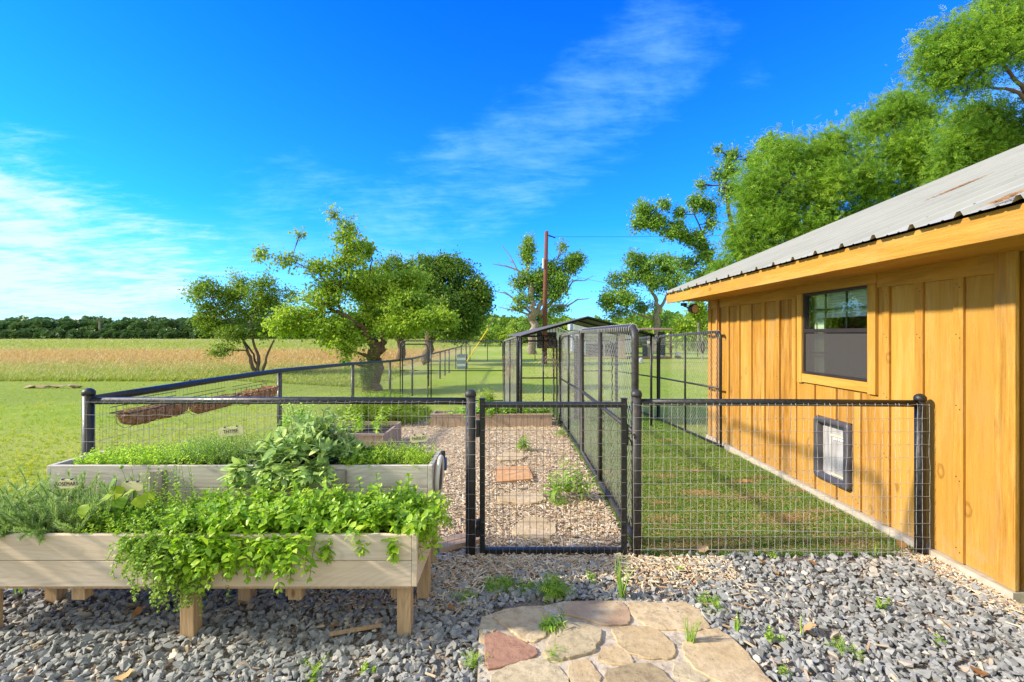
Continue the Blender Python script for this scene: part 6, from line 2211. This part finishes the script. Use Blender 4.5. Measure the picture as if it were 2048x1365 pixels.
# two round dense trees
tree('round_tree', 'dense dark round crowned tree, right one of the pair by the fence', 29.0,
     [[(855, 725, 0.30, 0), (856, 690, 0.28, 0), (862, 650, 0.22, 0), (880, 610, 0.15, 0)], [(858, 690, 0.2, 0), (885, 650, 0.14, 0.2), (915, 620, 0.10, 0.3)]],
     [(860, 545, 46, 34, 0, 1.2, 0), (905, 548, 46, 36, 0.3, 1.2, 0), (945, 585, 42, 38, 0, 1.2, 0), (900, 600, 56, 40, -0.6, 1.5, 0), (860, 590, 44, 36, -0.8, 1.2, 0), (945, 630, 36, 30, -0.3, 1.0, 0), (900, 650, 46, 30, -0.6, 1.1, 0), (965, 605, 24, 26, 0, 0.6, 0),
      (870, 640, 40, 30, 0.4, 0.8, 0), (925, 665, 30, 18, -0.2, 0.5, 0), (885, 530, 26, 18, 0, 0.5, 0)],
     [LEAF2, LEAFR], 0.16, 42000, MAT['lf_dark'], MAT['bark_brown'], 103, group='trees of the yard and field edge', lumps=22, lump_r=0.32, tw=8, twr=0.02)
tree('round_tree', 'paler round crowned tree, left one of the pair behind the old trunk', 33.0,
     [[(800, 720, 0.30, 0), (802, 680, 0.26, 0), (806, 620, 0.18, 0)]],
     [(790, 545, 44, 30, 0, 1.2, 0), (755, 560, 36, 30, 0, 0.9, 0), (830, 560, 40, 34, 0.4, 1.1, 0), (790, 590, 56, 34, -0.6, 1.3, 0), (760, 620, 40, 26, -0.3, 0.8, 0), (830, 625, 40, 30, -0.5, 0.9, 0), (800, 655, 44, 20, 0, 0.6, 0)],
     [LEAF2, LEAFR], 0.17, 24000, MAT['lf_mid'], MAT['bark_brown'], 104, group='trees of the yard and field edge', lumps=20, lump_r=0.32, tw=8, twr=0.02)
# half dead tree behind the pole
tree('half_dead_elm', 'half dead tree with bare twisted limbs behind the utility pole', 44.0,
     [[(1066, 712, 0.42, 0), (1064, 670, 0.38, 0), (1062, 630, 0.34, 0), (1066, 600, 0.28, 0), (1058, 560, 0.18, 0), (1056, 510, 0.10, 0)], [(1064, 640, 0.25, 0), (1080, 612, 0.22, 0.2), (1088, 580, 0.16, 0.2), (1100, 550, 0.1, 0.3)],
      [(1078, 630, 0.22, 0.2), (1100, 608, 0.18, 0.2), (1120, 590, 0.12, 0.4), (1135, 570, 0.08, 0.4)]],
     [(1058, 492, 15, 20, 0, 0.5, 0), (1052, 518, 13, 16, 0, 0.35, 0), (1050, 560, 22, 18, 0, 0.5, 0), (1034, 568, 16, 14, 0.5, 0.3, 0), (1082, 560, 26, 24, 0.3, 0.8, 0), (1110, 545, 28, 22, 0.5, 0.9, 0), (1140, 530, 20, 18, 0.4, 0.6, 0), (1155, 522, 14, 14, 0.4, 0.35, 0),
      (1120, 572, 28, 18, -0.5, 0.7, 0), (1100, 590, 22, 16, 0, 0.5, 0), (1126, 495, 9, 13, 0.3, 0.12, 0), (1045, 598, 18, 12, 0, 0.25, 0), (1110, 620, 22, 12, 0.6, 0.3, 0), (1036, 614, 18, 8, 0, 0.15, 0), (1075, 585, 20, 20, 1, 0.4, 0), (1085, 635, 26, 14, 1.2, 0.35, 0), (1060, 645, 22, 12, 1.4, 0.3, 0)],
     [LEAF2, LEAFR], 0.22, 17000, MAT['lf_olive'], MAT['bark_pale'], 105, group='trees of the yard and field edge', lumps=18, lump_r=0.34, tw=8, twr=0.03,
     bare=[[(1045, 548, 0.12, 0), (1034, 540, 0.09, 0), (1010, 532, 0.06, 0), (985, 528, 0.03, 0)], [(1034, 540, 0.07, 0), (1020, 512, 0.045, 0), (1004, 492, 0.02, 0)], [(1060, 625, 0.12, 0), (1030, 600, 0.09, 0), (1012, 586, 0.06, 0), (994, 584, 0.03, 0)],
           [(1105, 612, 0.10, 0), (1135, 612, 0.08, 0), (1155, 600, 0.05, 0), (1178, 598, 0.02, 0)], [(1130, 590, 0.09, 0), (1146, 562, 0.06, 0), (1168, 562, 0.04, 0), (1186, 552, 0.015, 0)], [(1056, 520, 0.06, 0), (1062, 480, 0.03, 0), (1066, 460, 0.01, 0)], [(1058, 630, 0.1, 0), (1036, 622, 0.07, 0), (1012, 618, 0.04, 0), (996, 614, 0.02, 0)]])
tree('broad_tree', 'open crowned tree with a pale trunk left of the cabin eave', 44.0,
     [[(1312, 705, 0.32, 0), (1314, 670, 0.30, 0), (1312, 640, 0.27, 0), (1316, 612, 0.22, 0), (1306, 590, 0.15, 0), (1296, 560, 0.09, 0)], [(1315, 625, 0.18, 0), (1330, 600, 0.13, 0), (1345, 570, 0.08, 0)], [(1310, 640, 0.12, 0), (1280, 630, 0.08, 0), (1255, 620, 0.05, 0)]],
     [(1270, 520, 22, 16, 0, 0.5, 0), (1300, 530, 30, 20, 0, 0.9, 0), (1335, 530, 24, 22, 0.3, 0.7, 0), (1280, 555, 32, 20, 0.4, 0.9, 0), (1240, 560, 24, 18, 0, 0.6, 0), (1225, 595, 26, 16, 0, 0.6, 0), (1260, 595, 30, 16, -0.5, 0.8, 0), (1320, 565, 30, 22, -0.4, 0.8, 0),
      (1215, 612, 18, 10, 0, 0.3, 0), (1350, 560, 18, 30, 0.4, 0.6, 0), (1290, 615, 24, 12, 0.6, 0.35, 0), (1245, 630, 30, 10, 0.5, 0.3, 0), (1330, 640, 24, 14, 0.5, 0.3, 0)],
     [LEAF2, LEAFR], 0.22, 16000, MAT['lf_olive'], MAT['bark_grey'], 106, group='trees of the yard and field edge', lumps=18, lump_r=0.34, tw=8, twr=0.03)
# the leaning, gappy cottonwood limbs
tree('leaning_tree', 'gappy tree whose long crooked limbs lean left over the yard', 27.0,
     [[(1500, 700, 0.42, 0), (1498, 620, 0.38, 0), (1480, 570, 0.3, 0), (1440, 545, 0.18, 0), (1405, 500, 0.10, 0), (1350, 465, 0.06, 0), (1290, 440, 0.03, 0)], [(1490, 600, 0.3, 0), (1480, 520, 0.2, 0), (1460, 440, 0.12, 0), (1450, 370, 0.07, 0), (1470, 320, 0.04, 0)],
      [(1436, 545, 0.1, 0), (1415, 520, 0.07, 0.2), (1402, 460, 0.05, 0.3), (1385, 420, 0.03, 0.3)]],
     [(1283, 420, 22, 16, 0, 0.5, 0), (1275, 450, 12, 14, 0, 0.2, 0), (1310, 445, 24, 16, 0, 0.6, 0), (1345, 462, 26, 14, 0, 0.6, 0), (1385, 475, 26, 16, 0, 0.6, 0), (1410, 505, 20, 20, 0, 0.5, 0), (1330, 410, 12, 10, 0.2, 0.15, 0), (1360, 430, 14, 10, 0.3, 0.18, 0),
      (1395, 405, 20, 16, 0.3, 0.4, 0), (1420, 415, 14, 16, 0.3, 0.3, 0), (1402, 370, 10, 8, 0.3, 0.1, 0), (1450, 345, 26, 20, 0, 0.5, 0), (1460, 310, 16, 12, 0, 0.2, 0), (1460, 385, 24, 18, 0, 0.45, 0), (1420, 445, 12, 16, 0.3, 0.18, 0), (1435, 300, 8, 6, 0, 0.05, 0),
      (1535, 290, 24, 16, 0, 0.5, 0), (1505, 318, 16, 10, 0, 0.25, 0), (1370, 530, 30, 14, 1.0, 0.4, 0), (1400, 560, 40, 22, 1.4, 0.8, 0), (1440, 580, 40, 20, 1.4, 0.7, 0), (1430, 540, 22, 16, 0, 0.4, 0), (1390, 590, 30, 14, 1.4, 0.3, 0)],
     [LEAFR, LEAF2], 0.155, 22000, MAT['lf_olive'], MAT['bark_brown'], 107, group='trees of the yard and field edge', lumps=16, lump_r=0.36, tw=7, twr=0.02)
# feathery cypresses behind the cabin
FR = [frond(4, l=0.40), frond(4, l=0.34, droop=0.4)]
tree('bald_cypress', 'big feathery bright green tree rising behind the cabin roof', 19.0,
     [[(1640, 720, 0.36, 0), (1640, 560, 0.30, 0), (1645, 440, 0.20, 0), (1650, 330, 0.10, 0), (1655, 280, 0.05, 0)], [(1642, 520, 0.15, 0), (1560, 440, 0.08, -0.2), (1520, 400, 0.04, -0.3)], [(1760, 560, 0.2, 0.3), (1770, 420, 0.15, 0.3), (1790, 300, 0.08, 0.2), (1790, 230, 0.04, 0.2)]],
     [(1560, 320, 50, 40, 0, 1.1, 0), (1620, 310, 50, 42, 0.2, 1.1, 0), (1680, 310, 46, 42, 0.2, 1.0, 0), (1520, 370, 46, 42, -0.3, 1.1, 0), (1580, 385, 56, 44, -0.6, 1.3, 0), (1650, 380, 56, 46, -0.6, 1.3, 0), (1495, 430, 42, 40, 0, 1.0, 0), (1550, 460, 52, 42, -0.6, 1.3, 0),
      (1620, 460, 52, 40, -0.6, 1.1, 0), (1490, 495, 40, 34, 0, 0.9, 0), (1540, 520, 44, 30, -0.3, 0.8, 0), (1720, 370, 46, 44, -0.5, 1.1, 0), (1690, 440, 48, 36, -0.3, 0.9, 0), (1760, 250, 46, 44, 0.4, 1.0, 0), (1800, 225, 46, 34, 0.5, 0.8, 0), (1850, 230, 36, 30, 0.6, 0.6, 0),
      (1770, 310, 52, 44, 0, 1.1, 0), (1830, 300, 46, 44, 0.2, 1.0, 0), (1800, 370, 50, 34, 0, 0.8, 0), (1860, 340, 40, 36, 0.2, 0.7, 0), (1750, 420, 44, 26, 0.3, 0.5, 0), (1460, 540, 34, 24, 0.4, 0.5, 0)],
     FR, 0.27, 38000, MAT['lf_cypress'], MAT['bark_red'], 108, group='feathery trees behind the cabin', lumps=14, lump_r=0.36, tw=6, twr=0.018, hang=0.15, Dir=(-0.25, -0.1, 0.15))
tree('bald_cypress', 'feathery tree whose high crown fills the top right corner', 13.5,
     [[(2150, 700, 0.30, 0), (2110, 400, 0.22, 0), (2080, 220, 0.14, 0), (2060, 120, 0.08, 0), (2040, 20, 0.05, 0)], [(2085, 240, 0.08, 0), (2040, 185, 0.05, 0), (1980, 175, 0.03, 0), (1930, 160, 0.015, 0)], [(2075, 210, 0.07, 0), (2030, 160, 0.05, 0), (2000, 120, 0.03, 0)]],
     [(1985, 30, 36, 30, 0, 0.6, 0), (2030, 40, 40, 40, 0, 0.9, 0), (1960, 75, 44, 30, 0, 0.9, 0), (1905, 85, 36, 26, 0, 0.6, 0), (1870, 125, 34, 24, 0, 0.6, 0), (1925, 125, 44, 28, -0.2, 0.9, 0), (1990, 110, 46, 34, -0.2, 0.9, 0), (2050, 100, 44, 40, 0, 0.9, 0), (1880, 165, 30, 16, 0, 0.35, 0),
      (1940, 175, 30, 16, 0, 0.3, 0), (2110, 60, 60, 60, 0.2, 1.2, 0), (2140, 160, 60, 60, 0.2, 1.2, 0), (1860, 85, 22, 12, 0, 0.2, 0), (2040, -50, 70, 50, 0.2, 1.2, 0)],
     FR, 0.24, 12000, MAT['lf_cypress'], MAT['bark_red'], 109, group='feathery trees behind the cabin', lumps=14, lump_r=0.40, tw=4, twr=0.012, Dir=(-0.5, -0.1, 0.1))
tree('bald_cypress', 'lower rounded feathery crown just above the roof at the right edge', 15.0,
     [[(2010, 700, 0.22, 0), (2010, 420, 0.15, 0), (2005, 320, 0.08, 0), (2000, 250, 0.04, 0)]],
     [(1930, 245, 34, 26, 0, 0.5, 0), (1975, 240, 40, 26, 0, 0.7, 0), (1920, 290, 40, 34, -0.3, 0.9, 0), (1980, 290, 50, 40, -0.3, 1.1, 0), (2035, 270, 46, 44, 0, 1.0, 0), (1920, 335, 40, 30, 0, 0.7, 0), (1985, 330, 50, 26, 0, 0.7, 0), (2090, 300, 50, 50, 0, 0.9, 0), (1905, 360, 30, 24, 0.2, 0.4, 0)],
     FR, 0.22, 13000, MAT['lf_cypress'], MAT['bark_red'], 110, group='feathery trees behind the cabin', lumps=16, lump_r=0.42, tw=4, twr=0.012, Dir=(-0.2, -0.1, 0.1))

# scrubby trees behind the kennels, at 55 to 80 m
for i, (px, py, rx, rz, Y, lb, mt) in enumerate([(1370, 665, 44, 34, 52, 'leafy scrub tree just left of the cabin corner', 'lf_lime'), (1415, 650, 40, 42, 60, 'scrub tree half hidden by the cabin corner', 'lf_mid'), (1340, 655, 30, 24, 56, 'low scrub tree behind the shelter roof', 'lf_olive'),
                                                (1395, 620, 22, 18, 50, 'light topped scrub tree under the flood light', 'lf_lime'), (1000, 668, 32, 16, 75, 'small distant tree right of the round crown', 'lf_lime'), (1030, 660, 26, 18, 80, 'small distant tree left of the half dead trunk', 'lf_mid'),
                                                (1150, 655, 26, 14, 70, 'distant tree showing over the pale barn', 'lf_lime'), (1240, 660, 40, 14, 66, 'distant tree behind the dark canopy peak', 'lf_lime'), (970, 672, 26, 16, 70, 'distant shrubby tree by the yellow guy guard', 'lf_mid'),
                                                (1180, 664, 24, 12, 66, 'distant tree between canopy peak and shed', 'lf_mid')]):
    yb = CY + 1.89 * F / Y
    tree('scrub_tree', lb, float(Y), [[(px, yb, 0.14, 0), (px + 2, py + rz * 0.4, 0.10, 0), (px, py, 0.05, 0)]],
         [(px - rx * 0.35, py, rx * 0.6, rz * 0.75, 0, 1, 0), (px + rx * 0.35, py + rz * 0.1, rx * 0.6, rz * 0.7, 0.5, 1, 0), (px, py - rz * 0.3, rx * 0.5, rz * 0.6, 0, 0.8, 0), (px, py + rz * 0.5, rx * 0.8, rz * 0.6, 0, 0.8, 0)],
         [LEAF2, LEAFR], 0.30, 2600 if rx > 28 else 1500, MAT[mt], MAT['bark_grey'], 200 + i, group='scrub trees behind the yard', lumps=8, lump_r=0.4, tw=3, twr=0.03)

# woods at the far side of the field, and behind the yard
def woods(name, label, x0, x1, Yf, h0, h1, n, seed, lmat, ls=1.0, per=110, depth=14, zb=None):
    rg = np.random.default_rng(seed)
    pos, dirs, tn = [], [], []
    for i in range(n):
        px = x0 + (x1 - x0) * (i + rg.random()) / n
        Y = Yf + rg.uniform(0, depth)
        X = (px - CX) / F * Yf
        H = rg.uniform(h0, h1) * (0.75 + 0.25 * (Y - Yf) / depth + 0.25 * mnoise.noise(Vector((px * 0.02, seed, 0))))
        w = H * rg.uniform(0.42, 0.62)
        v = unit_rg(rg, per)
        v[:, 2] = np.where(rg.random(per) < 0.55, np.abs(v[:, 2]), -rg.random(per))
        v[:, 1] = -np.abs(v[:, 1]) * 0.8 + 0.15
        r = rg.uniform(0.75, 1.0, per)[:, None]
        p = np.array([X, Y, -0.3 + H * 0.50]) + v * r * np.array([w, w, H * 0.5])
        pos.append(p); dirs.append(v + rg.normal(0, 0.5, (per, 3))); tn.append(np.clip(rg.normal(rg.uniform(0.2, 0.7), 0.15, per), 0, 1))
    pos, dirs, tn = np.concatenate(pos), np.concatenate(dirs), np.concatenate(tn)
    k = pos[:, 2] > -0.4
    pos, dirs, tn = pos[k], dirs[k], tn[k]
    R = frames(dirs, rg.normal(0, 0.6, len(pos))) * (ls * rg.uniform(0.6, 1.3, len(pos)))[:, None, None]
    scatter(name, [LEAFR], R * np.array([1.5, 1, 1])[None, None, :], pos, lmat, tn, label=label, cat='woods', kind='stuff')


woods('far_woods', 'dark green oak woods closing off the far side of the field', -330, 540, 178, 6.2, 8.6, 330, 301, MAT['lf_far'], 1.5, 230, 30)
woods('far_woods_edge', 'lower paler bushes along the foot of the far woods', -330, 640, 172, 2.0, 4.2, 170, 302, MAT['lf_far'], 1.0, 110, 5)
woods('distant_woods', 'continuous green woods behind the yard and sheds', 880, 1560, 95, 3.8, 6.2, 150, 303, MAT['lf_mid'], 0.8, 170, 16)
woods('yard_woods', 'leafy wood edge behind the cabin and kennels', 1310, 1800, 60, 3.5, 6.0, 60, 304, MAT['lf_mid'], 0.5, 260, 10)
woods('distant_woods_middle', 'pale far wood edge between the round trees and the pole', 560, 1100, 150, 3.0, 5.2, 150, 305, MAT['lf_dark'], 0.9, 120, 12)
# dead snag above the woods
m = MB(); rnd = random.Random(77)
pts = [P(200, 660, 176), P(199, 645, 176), P(196, 634, 176)]
crooked(m, pts[0], pts[1], 0.4, 0.28, rnd, 3, 0.03, 6); crooked(m, pts[1], P(193, 634, 176), 0.22, 0.06, rnd, 4, 0.1, 5); crooked(m, pts[1], P(203, 634, 176), 0.2, 0.05, rnd, 4, 0.1, 5); crooked(m, P(199, 640, 176), P(198, 630, 176), 0.12, 0.04, rnd, 3, 0.1, 4)
m.build('dead_snag', MAT['bark_grey'], label='bare dead treetop sticking up above the far woods', cat='tree')

# ================================================================== poles, sheds, far things
pole = thing('utility_pole', tuple(P(1091, 727, 30)), 'tall brown wooden utility pole with a guy wire', 'utility pole')
MB().tube([P(1089, 730, 30), P(1090, 600, 30), P(1093, 463, 30)], [0.17, 0.14, 0.115], 12).build('shaft', MAT['pole'], pole, smooth=True)
m = MB(); a = P(1095, 470, 30)
m.tube([a, a + Vector((0.32, 0, -0.12)), a + Vector((0.50, 0, -0.2))], 0.035, 6)
for k in range(4):
    q = a + Vector((0.12 + 0.09 * k, 0, -0.05 - 0.035 * k)); m.lathe((q.x, q.y, q.z - 0.05), [(0.02, 0), (0.05, 0.03), (0.05, 0.06), (0.02, 0.09)], 8)
m.build('insulator', MAT['black'], pole)
b = P(1087, 527, 29.85)
MB().tube([b + Vector((-0.02, 0, 0.3)), b + Vector((-0.02, 0, -0.3))], 0.05, 8).build('cable_guard', MAT['white'], pole)
m = MB(); m.tube([P(1094, 480, 30), P(975, 657, 25.0)], 0.010, 4); m.build('guy_wire', MAT['wire'], pole)
MB().tube([P(976, 658, 25.6), P(931, 727, 25.2)], 0.030, 6).build('guy_guard', MAT['yellow'], pole)
m = MB()
c0 = P(1097, 474, 30); c1 = P(2300, 330, 45)
m.tube([c0.lerp(c1, t_) - Vector((0, 0, 2.2 * math.sin(PI * t_))) for t_ in np.linspace(0, 1, 14)], 0.010, 4)
m.build('power_line', MAT['black'], label='thin overhead wire leaving the pole to the right', cat='wire')
m = MB(); m.tube([P(1095, 505, 30), P(1125, 535, 33), P(1160, 556, 37), P(1330, 590, 44), P(1480, 600, 50)], 0.014, 4)
m.build('service_cable', MAT['wire'], label='pale service cable sagging from the pole past the leafy tree', cat='wire')


def boxes(parent, name, mat, lst):
    for a, b in lst:
        MB().box(a, b).build(name, mat, parent)


def PB(x0, y0, x1, y1, Y, d=0.1):
    """box whose near face covers photo columns x0..x1, rows y0..y1 at distance Y"""
    a, b = P(x0, y1, Y), P(x1, y0, Y)
    return ((a.x, Y, a.z), (b.x, Y + d, b.z))


# pale gabled barn far behind the pole
bn = thing('barn', tuple(P(1105, 697, 62)), 'pale metal barn with a dark open doorway behind the utility pole', 'barn')
Yb = 62
g_ = [P(1062, 700, Yb), P(1150, 700, Yb), P(1150, 672, Yb), P(1106, 652, Yb), P(1062, 668, Yb)]
m = MB(); vs = [tuple(p) for p in g_] + [(p.x, p.y + 9, p.z) for p in g_]
m.add(vs, [(0, 1, 2, 3, 4), (9, 8, 7, 6, 5), (1, 6, 7, 2), (0, 4, 9, 5)]); m.build('walls', MAT['shed_white'], bn)
m = MB()
for (i, j) in ((2, 3), (3, 4)):
    a, b = g_[i], g_[j]
    m.add([(a.x, a.y - 0.4, a.z + 0.02), (b.x, b.y - 0.4, b.z + 0.02), (b.x, b.y + 9, b.z + 0.02), (a.x, a.y + 9, a.z + 0.02), (a.x, a.y - 0.4, a.z + 0.12), (b.x, b.y - 0.4, b.z + 0.12), (b.x, b.y + 9, b.z + 0.12), (a.x, a.y + 9, a.z + 0.12)],
          [(0, 3, 2, 1), (4, 5, 6, 7), (0, 1, 5, 4), (1, 2, 6, 5), (2, 3, 7, 6), (3, 0, 4, 7)])
m.build('roof', MAT['shed_white'], bn)
a, b = PB(1074, 665, 1113, 699, Yb - 0.06, 0.05); MB().box(a, b).build('doorway', MAT['shed_dark'], bn)
for k in range(15):
    a, b = PB(1064 + k * 5.8, 654 + abs(k - 7) * 1.9, 1064.9 + k * 5.8, 665, Yb - 0.06, 0.05); MB().box(a, b).build('rib', MAT['shed_grey'], bn)
# pale shed with sloping roof
sh = thing('storage_shed', tuple(P(1170, 712, 44)), 'long pale shed with a light sloping roof behind the canopy', 'shed')
Yb = 44
a, b = PB(1152, 662, 1262, 706, Yb, 4); MB().box(a, b).build('walls', MAT['shed_white'], sh)
p = [P(1148, 642, Yb - 0.5), P(1262, 661, Yb - 0.5), P(1262, 664, Yb - 0.5), P(1148, 660, Yb - 0.5)]
m = MB(); m.add([tuple(q) for q in p] + [(q.x, q.y + 5, q.z) for q in p], [(0, 1, 2, 3), (7, 6, 5, 4), (0, 4, 5, 1), (1, 5, 6, 2), (2, 6, 7, 3), (3, 7, 4, 0)]); m.build('gable_sheet', MAT['shed_white'], sh)
# hutch with a screened front
hu = thing('chicken_hutch', tuple(P(1210, 716, 36)), 'low grey hutch with a dark wire screen front and a raw plywood end', 'hutch')
Yb = 36
for n_, mt_, r_ in (('back_wall', 'shed_blue', (1158, 672, 1236, 712, Yb + 0.6, 0.1)), ('screen', 'shed_grey', (1172, 688, 1235, 708, Yb + 0.02, 0.05)), ('upper_board', 'shed_white', (1172, 672, 1235, 687.6, Yb, 0.06)), ('side_panel', 'shed_blue', (1163, 672, 1171.8, 710, Yb - 0.1, 0.3)),
                    ('sill', 'rust_sheet', (1166, 709, 1236, 714, Yb - 0.04, 0.3)), ('plywood_panel', 'ply', (1236.3, 668, 1251, 717, Yb - 0.2, 0.08))):
    a, b = PB(*r_); MB().box(a, b).build(n_, MAT[mt_], hu)
p = P(1200, 671, Yb)
MB().box((P(1155, 671, Yb).x, Yb - 0.5, p.z), (P(1254, 671, Yb).x, Yb + 1.4, p.z + 0.05)).build('roof', MAT['shed_white'], hu)
MB().tube([P(1208, 682, Yb - 1.2), P(1209, 727, Yb - 1.2)], 0.05, 6).build('grey_stake', MAT['grey_post'], label='thin pale stake standing in front of the hutch', cat='stake')
# open shelter
ss = thing('animal_shelter', tuple(P(1300, 717, 36)), 'open grey shelter with a thin rusty roof and a small white notice', 'shelter')
for n_, mt_, r_ in (('back_panel', 'shed_grey', (1285, 668, 1300, 716, 36.4, 0.06)), ('dark_panel', 'shed_grey', (1316, 664, 1330, 712, 36.2, 0.06)), ('front_post', 'grey_post', (1296, 672, 1303, 717, 35.9, 0.2)), ('corner_post', 'rust_sheet', (1340.5, 663, 1344, 716, 35.8, 0.15)), ('notice', 'white', (1295, 682.5, 1303, 687.5, 35.7, 0.03)),
                    ('floor_edge', 'rust_sheet', (1262, 714, 1344, 717.5, 35.8, 1.2)), ('mid_rail', 'grey_post', (1285, 688.5, 1344, 690.5, 35.95, 0.06)), ('white_frame', 'shed_white', (1313, 711, 1325, 713, 35.6, 0.05))):
    a, b = PB(*r_); MB().box(a, b).build(n_, MAT[mt_], ss)
p0_, p1_ = P(1262, 661, 35.4), P(1347, 662.5, 35.4)
m = MB()
nn_ = 34
vs, fs = [], []
for i in range(nn_):
    x = p0_.x + (p1_.x - p0_.x) * i / (nn_ - 1)
    z = p0_.z + 0.05 + (0.025 if i % 2 else 0)
    vs += [(x, 35.2, z), (x, 37.2, z + 0.12), (x, 35.2, z - 0.03), (x, 37.2, z + 0.09)]
for i in range(nn_ - 1):
    q = i * 4
    fs += [(q, q + 4, q + 5, q + 1), (q + 2, q + 3, q + 7, q + 6), (q, q + 2, q + 6, q + 4)]
m.add(vs, fs); m.build('roof', MAT['rust_sheet'], ss)
# crooked grey post, bucket, ball, wire fence at the back of the yard
MB().tube([P(1305, 670, 24), P(1306, 690, 24.1), P(1303, 726, 24)], [0.045, 0.055, 0.06], 7).build('crooked_post', MAT['grey_post'], label='crooked grey wooden post beside the shelter', cat='post')
c = P(1356, 712.5, 37)
bk = thing('white_bucket', (c.x, c.y, c.z), 'white plastic bucket on its stand at the back fence', 'bucket')
MB().lathe((c.x, c.y, c.z), [(0.12, 0), (0.15, 0.30), (0.155, 0.30), (0.155, 0.33), (0.13, 0.33), (0.11, 0.05)], 14).build('pail', MAT['white'], bk)
MB().tube([(c.x - 0.15, c.y, c.z + 0.28), (c.x - 0.1, c.y - 0.12, c.z + 0.2), (c.x + 0.1, c.y - 0.12, c.z + 0.2), (c.x + 0.15, c.y, c.z + 0.28)], 0.006, 4).build('bail', MAT['wire'], bk)
MB().box((c.x - 0.2, c.y - 0.2, -0.29), (c.x + 0.2, c.y + 0.2, c.z)).build('block', MAT['rust_sheet'], bk)
c = P(1282, 720, 31)
th = thing('white_water_jug', (c.x, c.y, c.z - 0.1), 'small white round waterer standing on the lawn', 'waterer')
MB().lathe((c.x, c.y, gzf(31)), [(0.16, 0), (0.17, 0.03), (0.12, 0.05), (0.13, 0.08), (0.13, 0.22), (0.09, 0.30), (0.02, 0.33)], 14).build('jar', MAT['white'], th, smooth=True)
bf = thing('back_fence', (14, 40, -0.29), 'low black chain link fence at the back of the yard', 'fence')
Yb = 38
for px in (1330, 1352, 1395, 1440, 1490):
    MB().tube([P(px, 717, Yb), P(px, 683, Yb)], 0.035, 6).build('post', MAT['black'], bf)
MB().tube([P(1300, 683, Yb), P(1500, 684.5, Yb)], 0.025, 6).build('top_rail', MAT['black'], bf)
m = MB(); a = P(1300, 717.5, Yb); b = P(1500, 717.5, Yb)
link_mesh(m, Vector((a.x, Yb - 0.03, 0)), Vector((1, 0, 0)), 1.35, b.x - a.x, 0.16, 0.004, a.z)
m.build('chain_link', MAT['link'], bf)
MB().tube([P(1404, 668, 33), P(1405, 685, 33), P(1405, 722, 33)], [0.03, 0.05, 0.055], 7).build('grey_post', MAT['grey_post'], label='grey post with a black tyre hung on it near the cabin corner', cat='post')
pts = [P(1405, 695, 32.9) + Vector((0.10 * math.cos(a), -0.02, 0.38 * math.sin(a))) for a in np.linspace(0, 2 * PI, 18, endpoint=False)]
MB().tube(pts, 0.055, 7, close=True).build('hose_coil', MAT['black'], label='black coil of hose hanging on the grey post', cat='hose', smooth=True)
b2 = thing('cross_fence', (-1.5, 34, -0.29), 'thin black fence crossing behind the wide chain link panel', 'fence')
for px in (940, 975, 1005, 1040, 1070):
    MB().tube([P(px, 722, 33), P(px, 690.5 - (px - 940) * 0.02, 33)], 0.03, 6).build('post', MAT['black'], b2)
MB().tube([P(925, 693, 33), P(1075, 688, 33)], 0.022, 6).build('top_rail', MAT['black'], b2)
# blue grey crate at the end of the side fence
c = P(926, 740, 25.2)
th = thing('crate', tuple(c), 'blue grey slatted crate standing at the end of the side fence', 'crate')
a, b = PB(914, 709, 933, 740, 25.3, 0.7)
for k in range(5):
    h_ = (b[2] - a[2]) / 5
    MB().box((a[0], a[1], a[2] + k * h_ + 0.01), (b[0], a[1] + 0.03, a[2] + (k + 1) * h_ - 0.01)).build('slat', MAT['shed_blue'] if k % 2 else plain('blue_grey_slat', (0.15, 0.2, 0.26), 0.6), th)
MB().box((a[0] + 0.01, a[1] + 0.032, a[2]), (b[0] - 0.01, b[1], b[2] - 0.02)).build('body', plain('blue_grey_box', (0.11, 0.15, 0.2), 0.6), th)
# pale rocks piled at the edge of the field
for i, (px, py, s) in enumerate([(60, 779, 0.35), (85, 781, 0.3), (108, 778, 0.28), (125, 780, 0.26), (142, 776, 0.34), (155, 774, 0.22), (72, 776, 0.2), (98, 782, 0.24)]):
    g = P(px, py, 16.6)
    v, f = rock(60 + i)
    me = fast_mesh('field_rock', v * s * np.array([0.8, 0.6, 0.42]), f); me.materials.append(MAT['flag_brown'])
    o = bpy.data.objects.new('field_rock', me); COL.objects.link(o)
    o.location = (g.x, g.y, gzf(g.y) + 0.05)
    tag(o, ['leftmost flat rock of the pile in the field edge', 'second broad rock of the field pile', 'middle grey rock of the field pile', 'low rock right of the middle one', 'largest tilted rock of the field pile', 'rightmost small rock of the field pile', 'small rock behind the leftmost ones', 'low front rock in the pile'][i], 'rock', 'rocks piled at the field edge')
